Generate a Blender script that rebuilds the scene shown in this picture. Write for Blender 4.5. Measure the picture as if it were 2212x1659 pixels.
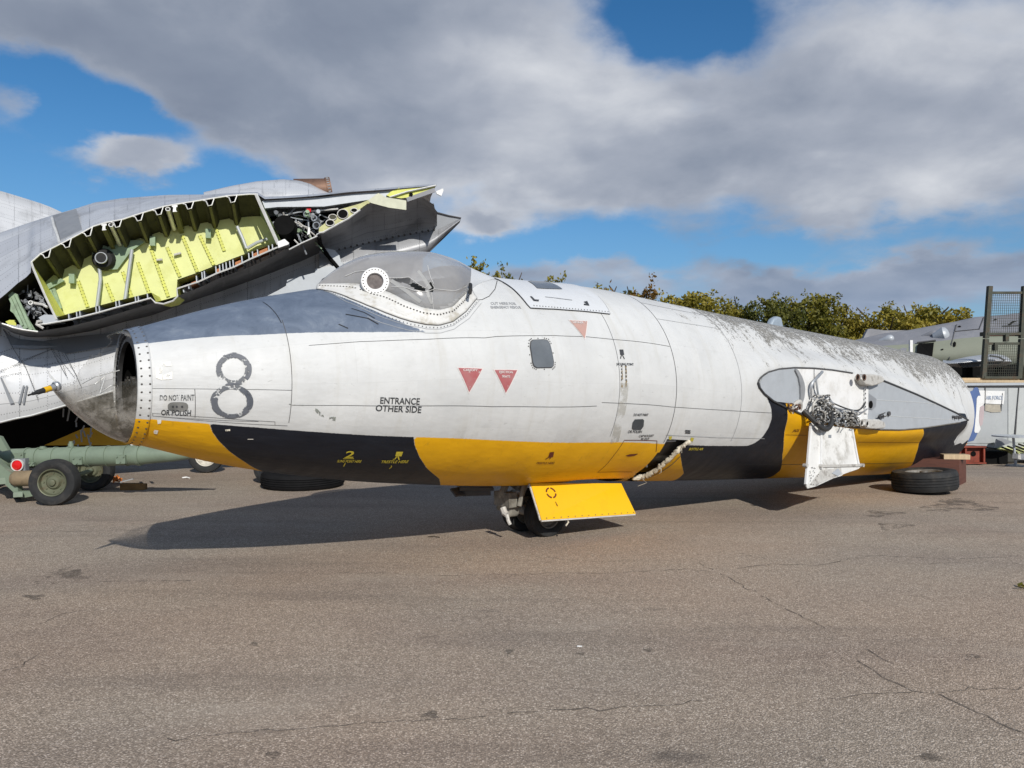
import bpy, bmesh, math, random
import numpy as np
from mathutils import Vector, Matrix

for o in list(bpy.data.objects):
    bpy.data.objects.remove(o)
scn = bpy.context.scene
COL = scn.collection
R_ = math.radians

# ---------------------------------------------------------------- camera
F, CX, CY, H = 1640.0, 1106.0, 829.5, 1.5      # focal length in pixels of a 2212 px wide picture, eye height
cam_d = bpy.data.cameras.new('camera')
cam = bpy.data.objects.new('camera', cam_d)
COL.objects.link(cam)
cam.location = (0, 0, H)
cam.rotation_euler = (R_(90), 0, 0)
cam_d.sensor_width = 36.0
cam_d.lens = 36.0 * F / 2212.0
cam_d.clip_start = 0.05
cam_d.clip_end = 3000
scn.camera = cam
scn.view_settings.view_transform = 'Standard'
scn.view_settings.look = 'None'
scn.view_settings.exposure = 0.0
scn.view_settings.gamma = 1.0
try:
    scn.view_settings.use_curve_mapping = False
except Exception:
    pass
scn.render.engine = 'CYCLES'
scn.cycles.max_bounces = 8
scn.cycles.transparent_max_bounces = 16
scn.cycles.caustics_reflective = False
scn.cycles.caustics_refractive = False

# ---------------------------------------------------------------- sun and sky
SUN_EL = R_(32.5)
SAZ = Vector((0.335, -0.94, 0)).normalized()
to_sun = Vector((SAZ.x * math.cos(SUN_EL), SAZ.y * math.cos(SUN_EL), math.sin(SUN_EL)))
sun_d = bpy.data.lights.new('sun', 'SUN')
sun_d.energy = 4.1
sun_d.angle = R_(0.53)
sun_d.color = (1.0, 0.95, 0.87)
sun = bpy.data.objects.new('sun', sun_d)
COL.objects.link(sun)
sun.rotation_euler = to_sun.to_track_quat('Z', 'Y').to_euler()
sun.location = to_sun * 60


class NT:
    """small helper for node trees"""
    def __init__(self, tree):
        self.t = tree
        self.N = tree.nodes
        self.L = tree.links

    def n(self, kind, **kw):
        nd = self.N.new(kind)
        for k, v in kw.items():
            setattr(nd, k, v)
        return nd

    def set(self, sock, v):
        if isinstance(v, bpy.types.NodeSocket):
            self.L.new(v, sock)
        else:
            if hasattr(sock.default_value, '__len__') and not hasattr(v, '__len__'):
                v = (v,) * len(sock.default_value)
            if hasattr(sock.default_value, '__len__') and len(v) == 3 and len(sock.default_value) == 4:
                v = tuple(v) + (1,)
            sock.default_value = v

    def math(self, op, a, b=0.0, c=None, clamp=False):
        nd = self.n('ShaderNodeMath', operation=op, use_clamp=clamp)
        self.set(nd.inputs[0], a)
        self.set(nd.inputs[1], b)
        if c is not None:
            self.set(nd.inputs[2], c)
        return nd.outputs[0]

    def mix(self, fac, a, b, mode='MIX'):
        nd = self.n('ShaderNodeMix', data_type='RGBA', blend_type=mode)
        self.set(nd.inputs[0], fac)
        self.set(nd.inputs[6], a)
        self.set(nd.inputs[7], b)
        return nd.outputs[2]

    def ramp(self, fac, stops, interp='LINEAR'):
        nd = self.n('ShaderNodeValToRGB')
        cr = nd.color_ramp
        cr.interpolation = interp
        while len(cr.elements) < len(stops):
            cr.elements.new(0.5)
        for e, (p, c) in zip(cr.elements, stops):
            e.position = p
            e.color = tuple(c) + (1,) if len(c) == 3 else c
        self.set(nd.inputs[0], fac)
        return nd.outputs[0]

    def smooth(self, v, a, b):
        nd = self.n('ShaderNodeMapRange', interpolation_type='SMOOTHSTEP')
        self.set(nd.inputs['Value'], v)
        self.set(nd.inputs['From Min'], a)
        self.set(nd.inputs['From Max'], b)
        return nd.outputs[0]

    def noise(self, vec, scale, detail=4, rough=.55, dist=0.0, out=0):
        nd = self.n('ShaderNodeTexNoise')
        if vec is not None:
            self.set(nd.inputs['Vector'], vec)
        self.set(nd.inputs['Scale'], scale)
        self.set(nd.inputs['Detail'], detail)
        self.set(nd.inputs['Roughness'], rough)
        self.set(nd.inputs['Distortion'], dist)
        return nd.outputs[out]

    def voro(self, vec, scale, feature='F1', out='Distance', rand=1.0):
        nd = self.n('ShaderNodeTexVoronoi', feature=feature)
        if vec is not None:
            self.set(nd.inputs['Vector'], vec)
        self.set(nd.inputs['Scale'], scale)
        self.set(nd.inputs['Randomness'], rand)
        return nd.outputs[out]

    def mapping(self, vec, scale=(1, 1, 1), loc=(0, 0, 0), rot=(0, 0, 0)):
        nd = self.n('ShaderNodeMapping')
        self.set(nd.inputs['Vector'], vec)
        nd.inputs['Scale'].default_value = scale
        nd.inputs['Location'].default_value = loc
        nd.inputs['Rotation'].default_value = rot
        return nd.outputs[0]

    def attr(self, name, out='Fac'):
        nd = self.n('ShaderNodeAttribute', attribute_name=name)
        return nd.outputs[out]


world = bpy.data.worlds.new('World')
scn.world = world
world.use_nodes = True


def build_sky():
    t = world.node_tree
    t.nodes.clear()
    q = NT(t)
    out = q.n('ShaderNodeOutputWorld')
    sky = q.n('ShaderNodeTexSky', sky_type='NISHITA')
    sky.sun_disc = False
    sky.sun_elevation = SUN_EL
    sky.sun_rotation = math.atan2(SAZ.x, SAZ.y)
    sky.altitude = 50
    sky.air_density = 1.0
    sky.dust_density = 0.3
    sky.ozone_density = 3.0
    hs = q.n('ShaderNodeHueSaturation')
    hs.inputs['Saturation'].default_value = 1.3
    hs.inputs['Value'].default_value = 1.0
    q.L.new(sky.outputs[0], hs.inputs['Color'])
    bg = q.n('ShaderNodeBackground')
    hz = q.n('ShaderNodeSeparateXYZ'); q.L.new(q.n('ShaderNodeTexCoord').outputs['Generated'], hz.inputs[0])
    low = q.smooth(hz.outputs[2], .30, -.02)
    q.L.new(q.mix(q.math('MULTIPLY', low, .6), hs.outputs[0], (1.0, 2.7, 5.5)), bg.inputs['Color'])
    bg.inputs['Strength'].default_value = 0.10
    # clouds: a field over azimuth and elevation
    tc = q.n('ShaderNodeTexCoord')
    nrm = q.n('ShaderNodeVectorMath', operation='NORMALIZE')
    q.L.new(tc.outputs['Generated'], nrm.inputs[0])
    sp = q.n('ShaderNodeSeparateXYZ')
    q.L.new(nrm.outputs[0], sp.inputs[0])
    az = q.math('ARCTAN2', sp.outputs[0], sp.outputs[1])
    el = q.math('ARCSINE', sp.outputs[2])
    # cloud deck coordinates: direction projected on a flat layer
    zz = q.math('ADD', q.math('MAXIMUM', sp.outputs[2], 0.0), 0.34)
    cxn = q.math('DIVIDE', sp.outputs[0], zz)
    cyn = q.math('DIVIDE', sp.outputs[1], zz)
    cb = q.n('ShaderNodeCombineXYZ')
    q.L.new(cxn, cb.inputs[0]); q.L.new(cyn, cb.inputs[1])
    vec = cb.outputs[0]
    big = q.noise(vec, 1.75, 9, .55, .2)
    fine = q.noise(vec, 5.2, 8, .58, .3)
    field = q.math('ADD', q.math('MULTIPLY', q.math('SUBTRACT', big, .5), 2.7),
                   q.math('MULTIPLY', q.math('SUBTRACT', fine, .5), 1.15))
    field = q.math('ADD', field, .22)

    wn = q.n('ShaderNodeTexNoise'); q.set(wn.inputs['Vector'], vec); wn.inputs['Scale'].default_value = 3.0; wn.inputs['Detail'].default_value = 6; wn.inputs['Roughness'].default_value = .6
    wsep = q.n('ShaderNodeSeparateColor'); q.L.new(wn.outputs['Color'], wsep.inputs[0])
    az = q.math('ADD', az, q.math('MULTIPLY', q.math('SUBTRACT', wsep.outputs[0], .5), .16))
    elw = q.math('ADD', el, q.math('MULTIPLY', q.math('SUBTRACT', wsep.outputs[1], .5), .11))

    def blob(px, py, wx, wy, amp):
        a0 = math.atan2(px - CX, F)
        e0 = math.atan2(CY - py, math.hypot(F, px - CX))
        dx = q.math('DIVIDE', q.math('SUBTRACT', az, a0), wx / F)
        dy = q.math('DIVIDE', q.math('SUBTRACT', elw, e0), wy / F)
        r2 = q.math('ADD', q.math('MULTIPLY', dx, dx), q.math('MULTIPLY', dy, dy))
        return q.math('MULTIPLY', q.math('EXPONENT', q.math('MULTIPLY', r2, -1.0)), amp)
    blobs = [(620, 60, 560, 170, .75), (800, 290, 420, 130, .75), (1350, 330, 420, 100, .75), (1950, 260, 430, 210, .8),
             (290, 345, 115, 40, 1.2), (330, 245, 120, 34, -.9), (470, 330, 90, 40, -.7), (35, 225, 60, 36, .9), (120, 165, 110, 45, -.4), (60, 10, 260, 60, .9), (480, 395, 110, 40, -.7), (120, 270, 60, 40, -.6), (1480, 520, 90, 36, .95), (1030, 478, 60, 24, .95),
             (1950, 610, 400, 46, 1.0), (1250, 595, 300, 36, .75), (1000, 150, 300, 130, .4),
             (1430, 35, 135, 78, -1.35), (1540, 80, 90, 40, -.55), (100, 215, 150, 50, -.7), (300, 240, 90, 40, -.5), (230, 430, 200, 40, -.5), (100, 390, 330, 90, -.75), (60, 130, 120, 60, -.55), (1250, 535, 380, 62, -.85),
             (1850, 530, 420, 52, -.95), (500, 385, 120, 40, -.4), (2150, 600, 120, 40, -.3)]
    acc = field
    for b in blobs:
        acc = q.math('ADD', acc, blob(*b))
    mask = q.smooth(acc, -0.22, 0.72)
    thick = q.smooth(acc, 0.25, 1.3)
    # relief: the side of each billow that faces the sun is brighter
    def relief(scale, dx, dy):
        a = q.noise(vec, scale, 7, .5, .3)
        b_ = q.noise(q.mapping(vec, (1, 1, 1), (dx, dy, 0)), scale, 7, .5, .3)
        return q.math('SUBTRACT', a, b_)
    lightb = None
    for b in ((1130, 230, 230, 170, .20), (1850, 180, 380, 170, .17), (1900, 390, 350, 60, .14), (1000, 420, 300, 45, .12), (290, 335, 140, 50, .28), (350, 120, 350, 120, -.10), (1500, 400, 250, 60, -.08)):
        x = blob(*b); lightb = x if lightb is None else q.math('ADD', lightb, x)
    rel = q.math('ADD', q.math('MULTIPLY', relief(2.0, .07, -.13), .85), q.math('MULTIPLY', relief(5.0, .03, -.05), .42))
    soft = q.noise(q.mapping(vec, (1, 1, 1), (3.7, 1.9, 0)), 1.5, 4, .5, .2)
    tone = q.math('ADD', q.math('MULTIPLY', thick, -.20), q.math('ADD', .66, rel))
    tone = q.math('ADD', tone, q.math('ADD', lightb, q.math('MULTIPLY', q.math('SUBTRACT', soft, .5), .7)), clamp=True)
    ccol = q.ramp(tone, [(0.0, (.17, .205, .285)), (0.40, (.265, .305, .385)), (0.65, (.40, .435, .51)), (1.0, (.72, .74, .78))])
    hb = q.smooth(el, 0.02, 0.22)
    ccol = q.mix(hb, q.mix(.55, ccol, (.25, .36, .56)), ccol)
    cbg = q.n('ShaderNodeBackground')
    q.L.new(ccol, cbg.inputs['Color'])
    cbg.inputs['Strength'].default_value = .98
    mx = q.n('ShaderNodeMixShader')
    q.L.new(q.math('MULTIPLY', mask, .97), mx.inputs[0])
    q.L.new(bg.outputs[0], mx.inputs[1])
    q.L.new(cbg.outputs[0], mx.inputs[2])
    q.L.new(mx.outputs[0], out.inputs[0])


build_sky()

# ---------------------------------------------------------------- helpers


def P(px, py, Y):
    return Vector(((px - CX) / F * Y, Y, H - (py - CY) / F * Y))


def G(px, py):
    return P(px, py, H * F / (py - CY))


def tagset(o, label=None, cat=None, group=None, kind=None):
    if label: o['label'] = label
    if cat: o['category'] = cat
    if group: o['group'] = group
    if kind: o['kind'] = kind
    return o


def thing(name, label, cat, loc=(0, 0, 0), group=None):
    o = bpy.data.objects.new(name, None)
    o.empty_display_size = .2
    COL.objects.link(o)
    o.location = loc
    return tagset(o, label, cat, group)


def mobj(name, verts, faces, m, parent=None, smooth=False, mats=None, fm=None):
    me = bpy.data.meshes.new(name)
    me.from_pydata([tuple(v) for v in verts], [], [tuple(f) for f in faces])
    if mats:
        for k in mats: me.materials.append(k)
    else:
        me.materials.append(m)
    if fm is not None:
        me.polygons.foreach_set('material_index', list(fm))
    me.polygons.foreach_set('use_smooth', [smooth] * len(me.polygons))
    me.update()
    o = bpy.data.objects.new(name, me)
    COL.objects.link(o)
    if parent is not None:
        o.parent = parent
        off = Vector((0, 0, 0))
        p = parent
        while p is not None:
            off += p.location
            p = p.parent
        me.transform(Matrix.Translation(-off))
    return o


class MB:
    """collects shapes (world coordinates) into one mesh"""
    def __init__(self):
        self.v = []; self.f = []

    def add(self, vs, fs):
        b = len(self.v)
        self.v += [Vector(x) for x in vs]
        self.f += [tuple(b + i for i in f) for f in fs]

    def box(self, c, size, X=None, Z=None):
        X = Vector(X).normalized() if X is not None else Vector((1, 0, 0))
        Z = Vector(Z).normalized() if Z is not None else Vector((0, 0, 1))
        Y = Z.cross(X).normalized()
        Z = X.cross(Y).normalized()
        c = Vector(c)
        vs = []
        for k in (-1, 1):
            for j in (-1, 1):
                for i in (-1, 1):
                    vs.append(c + X * (i * size[0] / 2) + Y * (j * size[1] / 2) + Z * (k * size[2] / 2))
        self.add(vs, [(0, 2, 3, 1), (4, 5, 7, 6), (0, 1, 5, 4), (2, 6, 7, 3), (0, 4, 6, 2), (1, 3, 7, 5)])

    def bar(self, a, b, w, h=None, up=(0, 0, 1)):
        a = Vector(a); b = Vector(b)
        d = b - a
        u = Vector(up)
        if abs(d.normalized().dot(u)) > .98: u = Vector((0, 1, 0))
        self.box((a + b) / 2, (d.length, w, h or w), d, u - d.normalized() * d.normalized().dot(u))

    def tube(self, pts, r, n=8, cap=True):
        pts = [Vector(p) for p in pts]
        m = len(pts)
        rs = r if hasattr(r, '__len__') else [r] * m
        vs = []; fs = []
        prev = None
        for i, p in enumerate(pts):
            d = (pts[min(i + 1, m - 1)] - pts[max(i - 1, 0)])
            if d.length < 1e-9: d = Vector((0, 0, 1))
            d.normalize()
            if prev is None:
                u = d.orthogonal().normalized()
            else:
                u = (prev - d * prev.dot(d))
                u = u.normalized() if u.length > 1e-6 else d.orthogonal().normalized()
            prev = u
            w = d.cross(u)
            for k in range(n):
                a = 2 * math.pi * k / n
                vs.append(p + (u * math.cos(a) + w * math.sin(a)) * rs[i])
        for i in range(m - 1):
            for k in range(n):
                fs.append((i * n + k, i * n + (k + 1) % n, (i + 1) * n + (k + 1) % n, (i + 1) * n + k))
        if cap:
            fs.append(tuple(range(n - 1, -1, -1)))
            fs.append(tuple((m - 1) * n + k for k in range(n)))
        self.add(vs, fs)

    def lathe(self, prof, o, ax, n=32, close=False):
        """prof: (along, radius) pairs about axis ax through o"""
        ax = Vector(ax).normalized(); o = Vector(o)
        u = ax.orthogonal().normalized(); w = ax.cross(u)
        vs = []; fs = []
        for (t, r) in prof:
            for k in range(n):
                a = 2 * math.pi * k / n
                vs.append(o + ax * t + (u * math.cos(a) + w * math.sin(a)) * r)
        m = len(prof)
        for i in range(m - (0 if close else 1)):
            j = (i + 1) % m
            for k in range(n):
                fs.append((i * n + k, i * n + (k + 1) % n, j * n + (k + 1) % n, j * n + k))
        self.add(vs, fs)

    def plate(self, poly, th):
        """flat polygon given a thickness vector"""
        n = len(poly)
        th = Vector(th)
        vs = [Vector(p) for p in poly] + [Vector(p) + th for p in poly]
        fs = [tuple(range(n - 1, -1, -1)), tuple(range(n, 2 * n))]
        fs += [(i, (i + 1) % n, n + (i + 1) % n, n + i) for i in range(n)]
        self.add(vs, fs)

    def build(self, name, m, parent=None, smooth=False, flip=False):
        o = mobj(name, self.v, self.f, m, parent, smooth)
        bm = bmesh.new(); bm.from_mesh(o.data)
        bmesh.ops.recalc_face_normals(bm, faces=bm.faces)
        bm.to_mesh(o.data); bm.free()
        if smooth:
            o.data.set_sharp_from_angle(angle=R_(38))
        return o


def grid(name, rows, m, parent=None, smooth=True, thick=0.0):
    n = len(rows[0])
    vs = [p for r in rows for p in r]
    fs = [(i * n + j, i * n + j + 1, (i + 1) * n + j + 1, (i + 1) * n + j)
          for i in range(len(rows) - 1) for j in range(n - 1)]
    o = mobj(name, vs, fs, m, parent, smooth)
    if thick:
        md = o.modifiers.new('solid', 'SOLIDIFY'); md.thickness = thick; md.offset = 0
    return o


def polyinterp(pts, x):
    xs = [p[0] for p in pts]; ys = [p[1] for p in pts]
    return float(np.interp(x, xs, ys))


# ---------------------------------------------------------------- materials
def mat(name, col, rough=.55, metal=0.0, var=.15, scale=4.0, bump=0.0, bscale=80, dirt=None, dscale=3.0, damt=.5,
        spec=.5, stretch=(1, 1, 1)):
    m = bpy.data.materials.new(name)
    m.use_nodes = True
    q = NT(m.node_tree)
    b = q.N['Principled BSDF']
    tc = q.n('ShaderNodeTexCoord').outputs['Object']
    v = q.mapping(tc, stretch)
    n1 = q.noise(v, scale, 6, .6)
    lo = tuple(c * (1 - var) for c in col); hi = tuple(min(1, c * (1 + var)) for c in col)
    c = q.ramp(n1, [(.25, lo), (.75, hi)])
    if dirt:
        n2 = q.noise(v, dscale, 8, .68, .3)
        c = q.mix(q.math('MULTIPLY', q.smooth(n2, .48, .68), damt), c, dirt)
    q.L.new(c, b.inputs['Base Color'])
    n3 = q.noise(v, scale * 2.3, 5, .6)
    q.L.new(q.math('ADD', q.math('MULTIPLY', q.math('SUBTRACT', n3, .5), .25), rough), b.inputs['Roughness'])
    b.inputs['Metallic'].default_value = metal
    b.inputs['Specular IOR Level'].default_value = spec
    if bump:
        bp = q.n('ShaderNodeBump')
        bp.inputs['Strength'].default_value = bump
        bp.inputs['Distance'].default_value = .01
        q.L.new(q.noise(v, bscale, 4, .6), bp.inputs['Height'])
        q.L.new(bp.outputs[0], b.inputs['Normal'])
    return m


def worn(name, col, keep=.5, scale=30, rough=.6, col2=None, amt=1.0):
    """thin paint that has partly gone: gaps show what lies beneath"""
    m = bpy.data.materials.new(name)
    m.use_nodes = True
    q = NT(m.node_tree)
    b = q.N['Principled BSDF']
    tc = q.n('ShaderNodeTexCoord').outputs['Object']
    n1 = q.noise(tc, scale, 7, .7, .4)
    q.L.new(q.ramp(q.noise(tc, scale * .3, 4, .6), [(.3, col), (.7, col2 or col)]), b.inputs['Base Color'])
    b.inputs['Roughness'].default_value = rough
    q.L.new(q.math('MULTIPLY', q.smooth(n1, keep - .03 / amt, keep + .03 / amt), amt), b.inputs['Alpha'])
    return m


M = {}
M['asphalt'] = None
M['steel'] = mat('bare_metal', (.42, .44, .46), .42, .55, .2, 3, .04, 40, (.2, .2, .2), 2.5, .35)
M['silver'] = mat('silver_paint', (.50, .52, .54), .42, .35, .16, 1.3, .05, 9, (.26, .27, .29), 1.7, .5)
M['silver_dull'] = mat('dull_silver', (.25, .265, .285), .5, .25, .2, 1.2, .05, 8, (.14, .15, .16), 1.4, .6)
M['edge'] = mat('cut_metal_edge', (.72, .72, .69), .4, .3, .15, 20)
M['primer'] = mat('yellow_green_primer', (.60, .62, .13), .55, 0, .12, 3, .05, 30, (.40, .42, .10), 4, .4)
M['primer_dark'] = mat('shaded_primer', (.028, .026, .009), .65, 0, .5, 5, .1, 30, (.012, .012, .008), 3, .85)  # primer darkened to put the bay ceiling's shade into the colour
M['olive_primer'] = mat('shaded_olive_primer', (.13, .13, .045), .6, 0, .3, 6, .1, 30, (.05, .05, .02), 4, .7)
M['green_zinc'] = mat('pale_green_primer', (.26, .36, .24), .6, 0, .2, 5, .05, 30, (.12, .15, .10), 5, .5)
M['black'] = mat('black_paint', (.018, .019, .022), .5, 0, .3, 5, .03, 20, (.05, .05, .05), 4, .4)
M['void'] = mat('unlit_black', (.006, .006, .006), .9, 0, .3, 5, spec=.1)  # near-black stands in for shade in linings, bays and openings
M['rubber'] = mat('tyre_rubber', (.022, .023, .024), .75, 0, .3, 8, .15, 60, (.07, .065, .058), 5, .5, spec=.3)
M['white'] = mat('white_paint', (.74, .745, .74), .45, 0, .06, 4, .02, 30, (.40, .38, .33), 5, .35)
M['hullwhite'] = mat('hull_white', (.60, .62, .64), .42, 0, .05, 3, .02, 20, (.5, .5, .48), 3, .3)
M['yellow'] = mat('yellow_paint', (.72, .42, .010), .42, 0, .05, 3, .02, 20, (.5, .28, .01), 4, .3)
M['wgrey'] = mat('light_grey_metal', (.42, .45, .48), .45, .15, .1, 3, .03, 25, (.33, .35, .37), 3, .5)
M['line'] = mat('panel_gap', (.075, .075, .078), .8, 0, .3, 6)
M['faint'] = mat('faint_seam', (.33, .34, .35), .8, 0, .2, 6)
M['rivet'] = mat('rivet_head', (.09, .085, .08), .6, .3, .4, 40)
M['ink'] = mat('stencil_black', (.042, .045, .05), .6, 0, .3, 40)
M['yink'] = mat('stencil_yellow', (.55, .45, .04), .6, 0, .2, 40)
M['rink'] = mat('stencil_red_brown', (.12, .02, .01), .6, 0, .3, 40)
M['wink'] = mat('stencil_white', (.64, .60, .585), .6, 0, .1, 40)
M['glass_dark'] = mat('dark_window', (.05, .058, .066), .12, 0, .2, 6)
M['glass_grey'] = mat('grey_window', (.13, .145, .16), .2, 0, .2, 6)
M['trolley'] = mat('trolley_green', (.175, .225, .165), .5, 0, .1, 4, .05, 20, (.13, .16, .12), 5, .5)
M['red_lens'] = mat('red_lens', (.60, .008, .008), .15, 0, .1, 10)
M['orange'] = mat('orange_plastic', (.55, .16, .02), .6, 0, .25, 12)
M['brown'] = mat('brown_canvas', (.20, .15, .09), .8, 0, .3, 8, .3, 40)
M['wood_red'] = mat('red_brown_timber', (.10, .035, .022), .7, 0, .25, 3, .1, 30, (.05, .02, .015), 6, .6, stretch=(1, 1, 6))
M['wood'] = mat('pale_timber', (.52, .40, .25), .7, 0, .2, 5, .1, 40, stretch=(6, 1, 1))
M['rust'] = mat('rusty_red_paint', (.22, .04, .02), .7, 0, .4, 7, .2, 30, (.06, .02, .012), 5, .7)
M['rustpipe'] = mat('rusty_jet_pipe', (.17, .10, .07), .6, .5, .25, 5, .1, 30, (.08, .05, .04), 3, .5)
M['copper'] = mat('orange_sealant', (.42, .16, .06), .7, 0, .3, 15)
M['olive_paint'] = mat('olive_grey_paint', (.25, .265, .205), .6, 0, .1, 2, .03, 20, (.2, .22, .16), 2, .5)
M['grey_paint'] = mat('dark_grey_paint', (.22, .225, .245), .6, 0, .12, 2, .03, 20, (.30, .30, .31), 3, .5)
M['stillage'] = mat('stillage_paint', (.055, .06, .045), .7, .2, .3, 8, .05, 30, (.12, .06, .03), 6, .4)
M['hose'] = mat('black_hose', (.03, .03, .03), .5, 0, .3, 20)
M['blue'] = mat('roundel_blue', (.075, .13, .30), .5, 0, .1, 5)
M['pink'] = mat('faded_roundel_red', (.45, .37, .38), .6, 0, .1, 5)
M['tan'] = mat('bare_tan_patch', (.36, .33, .27), .7, 0, .2, 12)
M['panel_grey'] = mat('weathered_wing_skin', (.40, .42, .43), .5, .15, .12, 2.0, .04, 12, (.29, .31, .31), 2.2, .6)
M['bark'] = mat('bark', (.06, .045, .03), .9, 0, .3, 8)
M['rope'] = mat('ragged_seal', (.55, .50, .40), .9, 0, .4, 25, .5, 60, (.16, .12, .08), 18, .8)
M['duct'] = mat('duct_inside', (.14, .13, .115), .8, 0, .4, 8, .1, 20, (.05, .045, .04), 4, .7)
M['rim_white'] = mat('white_wheel_hub', (.55, .53, .47), .55, .1, .15, 10, .05, 40, (.2, .17, .12), 8, .6)
M['rim_green'] = mat('olive_wheel_hub', (.13, .14, .09), .55, .3, .2, 10, .05, 40, (.10, .05, .025), 9, .5)
M['dull_white'] = mat('dirty_white_metal', (.52, .51, .48), .55, .1, .25, 9, .1, 50, (.13, .11, .09), 9, .7)

# ---------------------------------------------------------------- ground


def asphalt():
    m = bpy.data.materials.new('worn_asphalt')
    m.use_nodes = True
    q = NT(m.node_tree)
    b = q.N['Principled BSDF']
    v = q.n('ShaderNodeTexCoord').outputs['Object']
    # stones of the surface
    cell = q.n('ShaderNodeTexVoronoi', feature='F1')
    q.set(cell.inputs['Vector'], v); cell.inputs['Scale'].default_value = 130
    stone = q.n('ShaderNodeSeparateColor'); q.L.new(cell.outputs['Color'], stone.inputs[0])
    g1 = q.ramp(stone.outputs[0], [(0, (.26, .216, .170)), (.45, (.365, .306, .243)), (.8, (.455, .385, .308)), (1, (.68, .595, .50))])
    gap = q.smooth(cell.outputs['Distance'], .35, .75)
    c = q.mix(q.math('MULTIPLY', gap, .62), g1, (.15, .124, .098))
    fine = q.noise(v, 260, 3, .7)
    c = q.mix(.35, c, q.ramp(fine, [(.3, (.30, .30, .30)), (.7, (.72, .72, .72))]), 'OVERLAY')
    # mid size mottling and broad wear
    mot = q.noise(v, 14, 6, .7)
    c = q.mix(.35, c, q.ramp(mot, [(.3, (.36, .36, .36)), (.7, (.64, .64, .64))]), 'OVERLAY')
    vs = q.mapping(v, (.45, 1.2, 1))
    broad = q.noise(vs, .55, 6, .6, .3)
    c = q.mix(q.smooth(broad, .42, .66), c, q.mix(1.0, c, (.84, .83, .85), 'MULTIPLY'))
    c = q.mix(q.smooth(q.noise(v, .35, 3, .5), .35, .65), q.mix(1.0, c, (1.06, .99, .95), 'MULTIPLY'), c)
    # oil and damp stains
    st = q.noise(q.mapping(v, (1, 1.7, 1), (7.3, 2.1, 0)), .9, 5, .55, .25)
    c = q.mix(q.math('MULTIPLY', q.smooth(st, .67, .75), .5), c, (.055, .048, .045))
    st2 = q.noise(q.mapping(v, (1, 1.5, 1), (13.3, 5.1, 0)), 5.2, 4, .55, .2)
    c = q.mix(0.0, c, (.06, .053, .05))
    # hairline cracks
    wv = q.n('ShaderNodeVectorMath', operation='ADD')
    q.L.new(v, wv.inputs[0])
    nz = q.n('ShaderNodeTexNoise'); q.set(nz.inputs['Vector'], v); nz.inputs['Scale'].default_value = 3.5; nz.inputs['Detail'].default_value = 6
    sc = q.n('ShaderNodeVectorMath', operation='SCALE'); q.L.new(nz.outputs['Color'], sc.inputs[0]); sc.inputs['Scale'].default_value = .28
    q.L.new(sc.outputs[0], wv.inputs[1])
    cr = q.voro(q.mapping(wv.outputs[0], (.17, .46, 1)), 1.0, 'DISTANCE_TO_EDGE')
    brk = q.smooth(q.noise(v, 1.1, 3, .5), .47, .57)
    crk = q.math('MULTIPLY', q.math('SUBTRACT', 1.0, q.smooth(cr, .0006, .0042)), brk)
    c = q.mix(q.math('MULTIPLY', crk, .0), c, (.05, .043, .038))
    cr2 = q.voro(q.mapping(wv.outputs[0], (.42, .75, 1), (5.2, 3.3, 0)), 1.0, 'DISTANCE_TO_EDGE')
    crk2 = q.math('MULTIPLY', q.math('SUBTRACT', 1.0, q.smooth(cr2, .0005, .0035)), q.smooth(q.noise(v, .8, 4, .6), .50, .60))
    c = q.mix(q.math('MULTIPLY', crk2, .22), c, (.08, .068, .058))
    trk = q.noise(q.mapping(v, (.25, 2.2, 1), (1.7, .4, 0), (0, 0, .35)), 1.0, 6, .6, .2)
    c = q.mix(q.math('MULTIPLY', q.smooth(trk, .52, .68), .22), c, (.12, .10, .085))
    pale = q.noise(q.mapping(v, (.6, 1.4, 1), (8.7, 2.4, 0)), .9, 7, .65, .3)
    c = q.mix(q.math('MULTIPLY', q.smooth(pale, .55, .72), .25), c, (.46, .40, .33))
    q.L.new(c, b.inputs['Base Color'])
    b.inputs['Roughness'].default_value = .88
    b.inputs['Specular IOR Level'].default_value = .25
    hgt = q.math('SUBTRACT', q.math('MULTIPLY', q.math('SUBTRACT', 1.0, cell.outputs['Distance']), .8), q.math('MULTIPLY', crk, .0))
    bp = q.n('ShaderNodeBump'); bp.inputs['Strength'].default_value = .75; bp.inputs['Distance'].default_value = .006
    q.L.new(hgt, bp.inputs['Height'])
    q.L.new(bp.outputs[0], b.inputs['Normal'])
    return m


M['asphalt'] = asphalt()
ground = mobj('ground', [(-900, -300, 0), (900, -300, 0), (900, 1500, 0), (-900, 1500, 0)], [(0, 1, 2, 3)], M['asphalt'])
tagset(ground, kind='structure')

# ---------------------------------------------------------------- the striped fuselage: shape
K = .935
TH = R_(38)
AX = Vector((math.cos(TH), math.sin(TH), 0))
NH = Vector((math.sin(TH), -math.cos(TH), 0))
A0 = Vector((-2.904 * K, 5.72 * K, 0))
HL = 12.85 * K
S_ = np.array([0, .7, 1.5, 2.5, 3.5, 4.5, 5.5, 8, 10.5, 12.5]) * (HL / 12.5)
RR = np.array([.421, .650, .835, 1.008, 1.066, 1.092, 1.093, 1.087, 1.080, 1.053]) * K
ZZ = H + K * (np.array([1.483, 1.494, 1.509, 1.545, 1.508, 1.495, 1.422, 1.252, 1.099, .977]) - H)


def herm(v, s):
    m = np.gradient(v, S_)
    s = np.clip(s, S_[0] - .05, S_[-1])
    i = np.clip(np.searchsorted(S_, s) - 1, 0, len(S_) - 2)
    h = S_[i + 1] - S_[i]; t = (s - S_[i]) / h
    return (2*t**3 - 3*t**2 + 1)*v[i] + (t**3 - 2*t**2 + t)*h*m[i] + (-2*t**3 + 3*t**2)*v[i + 1] + (t**3 - t**2)*h*m[i + 1]


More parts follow.
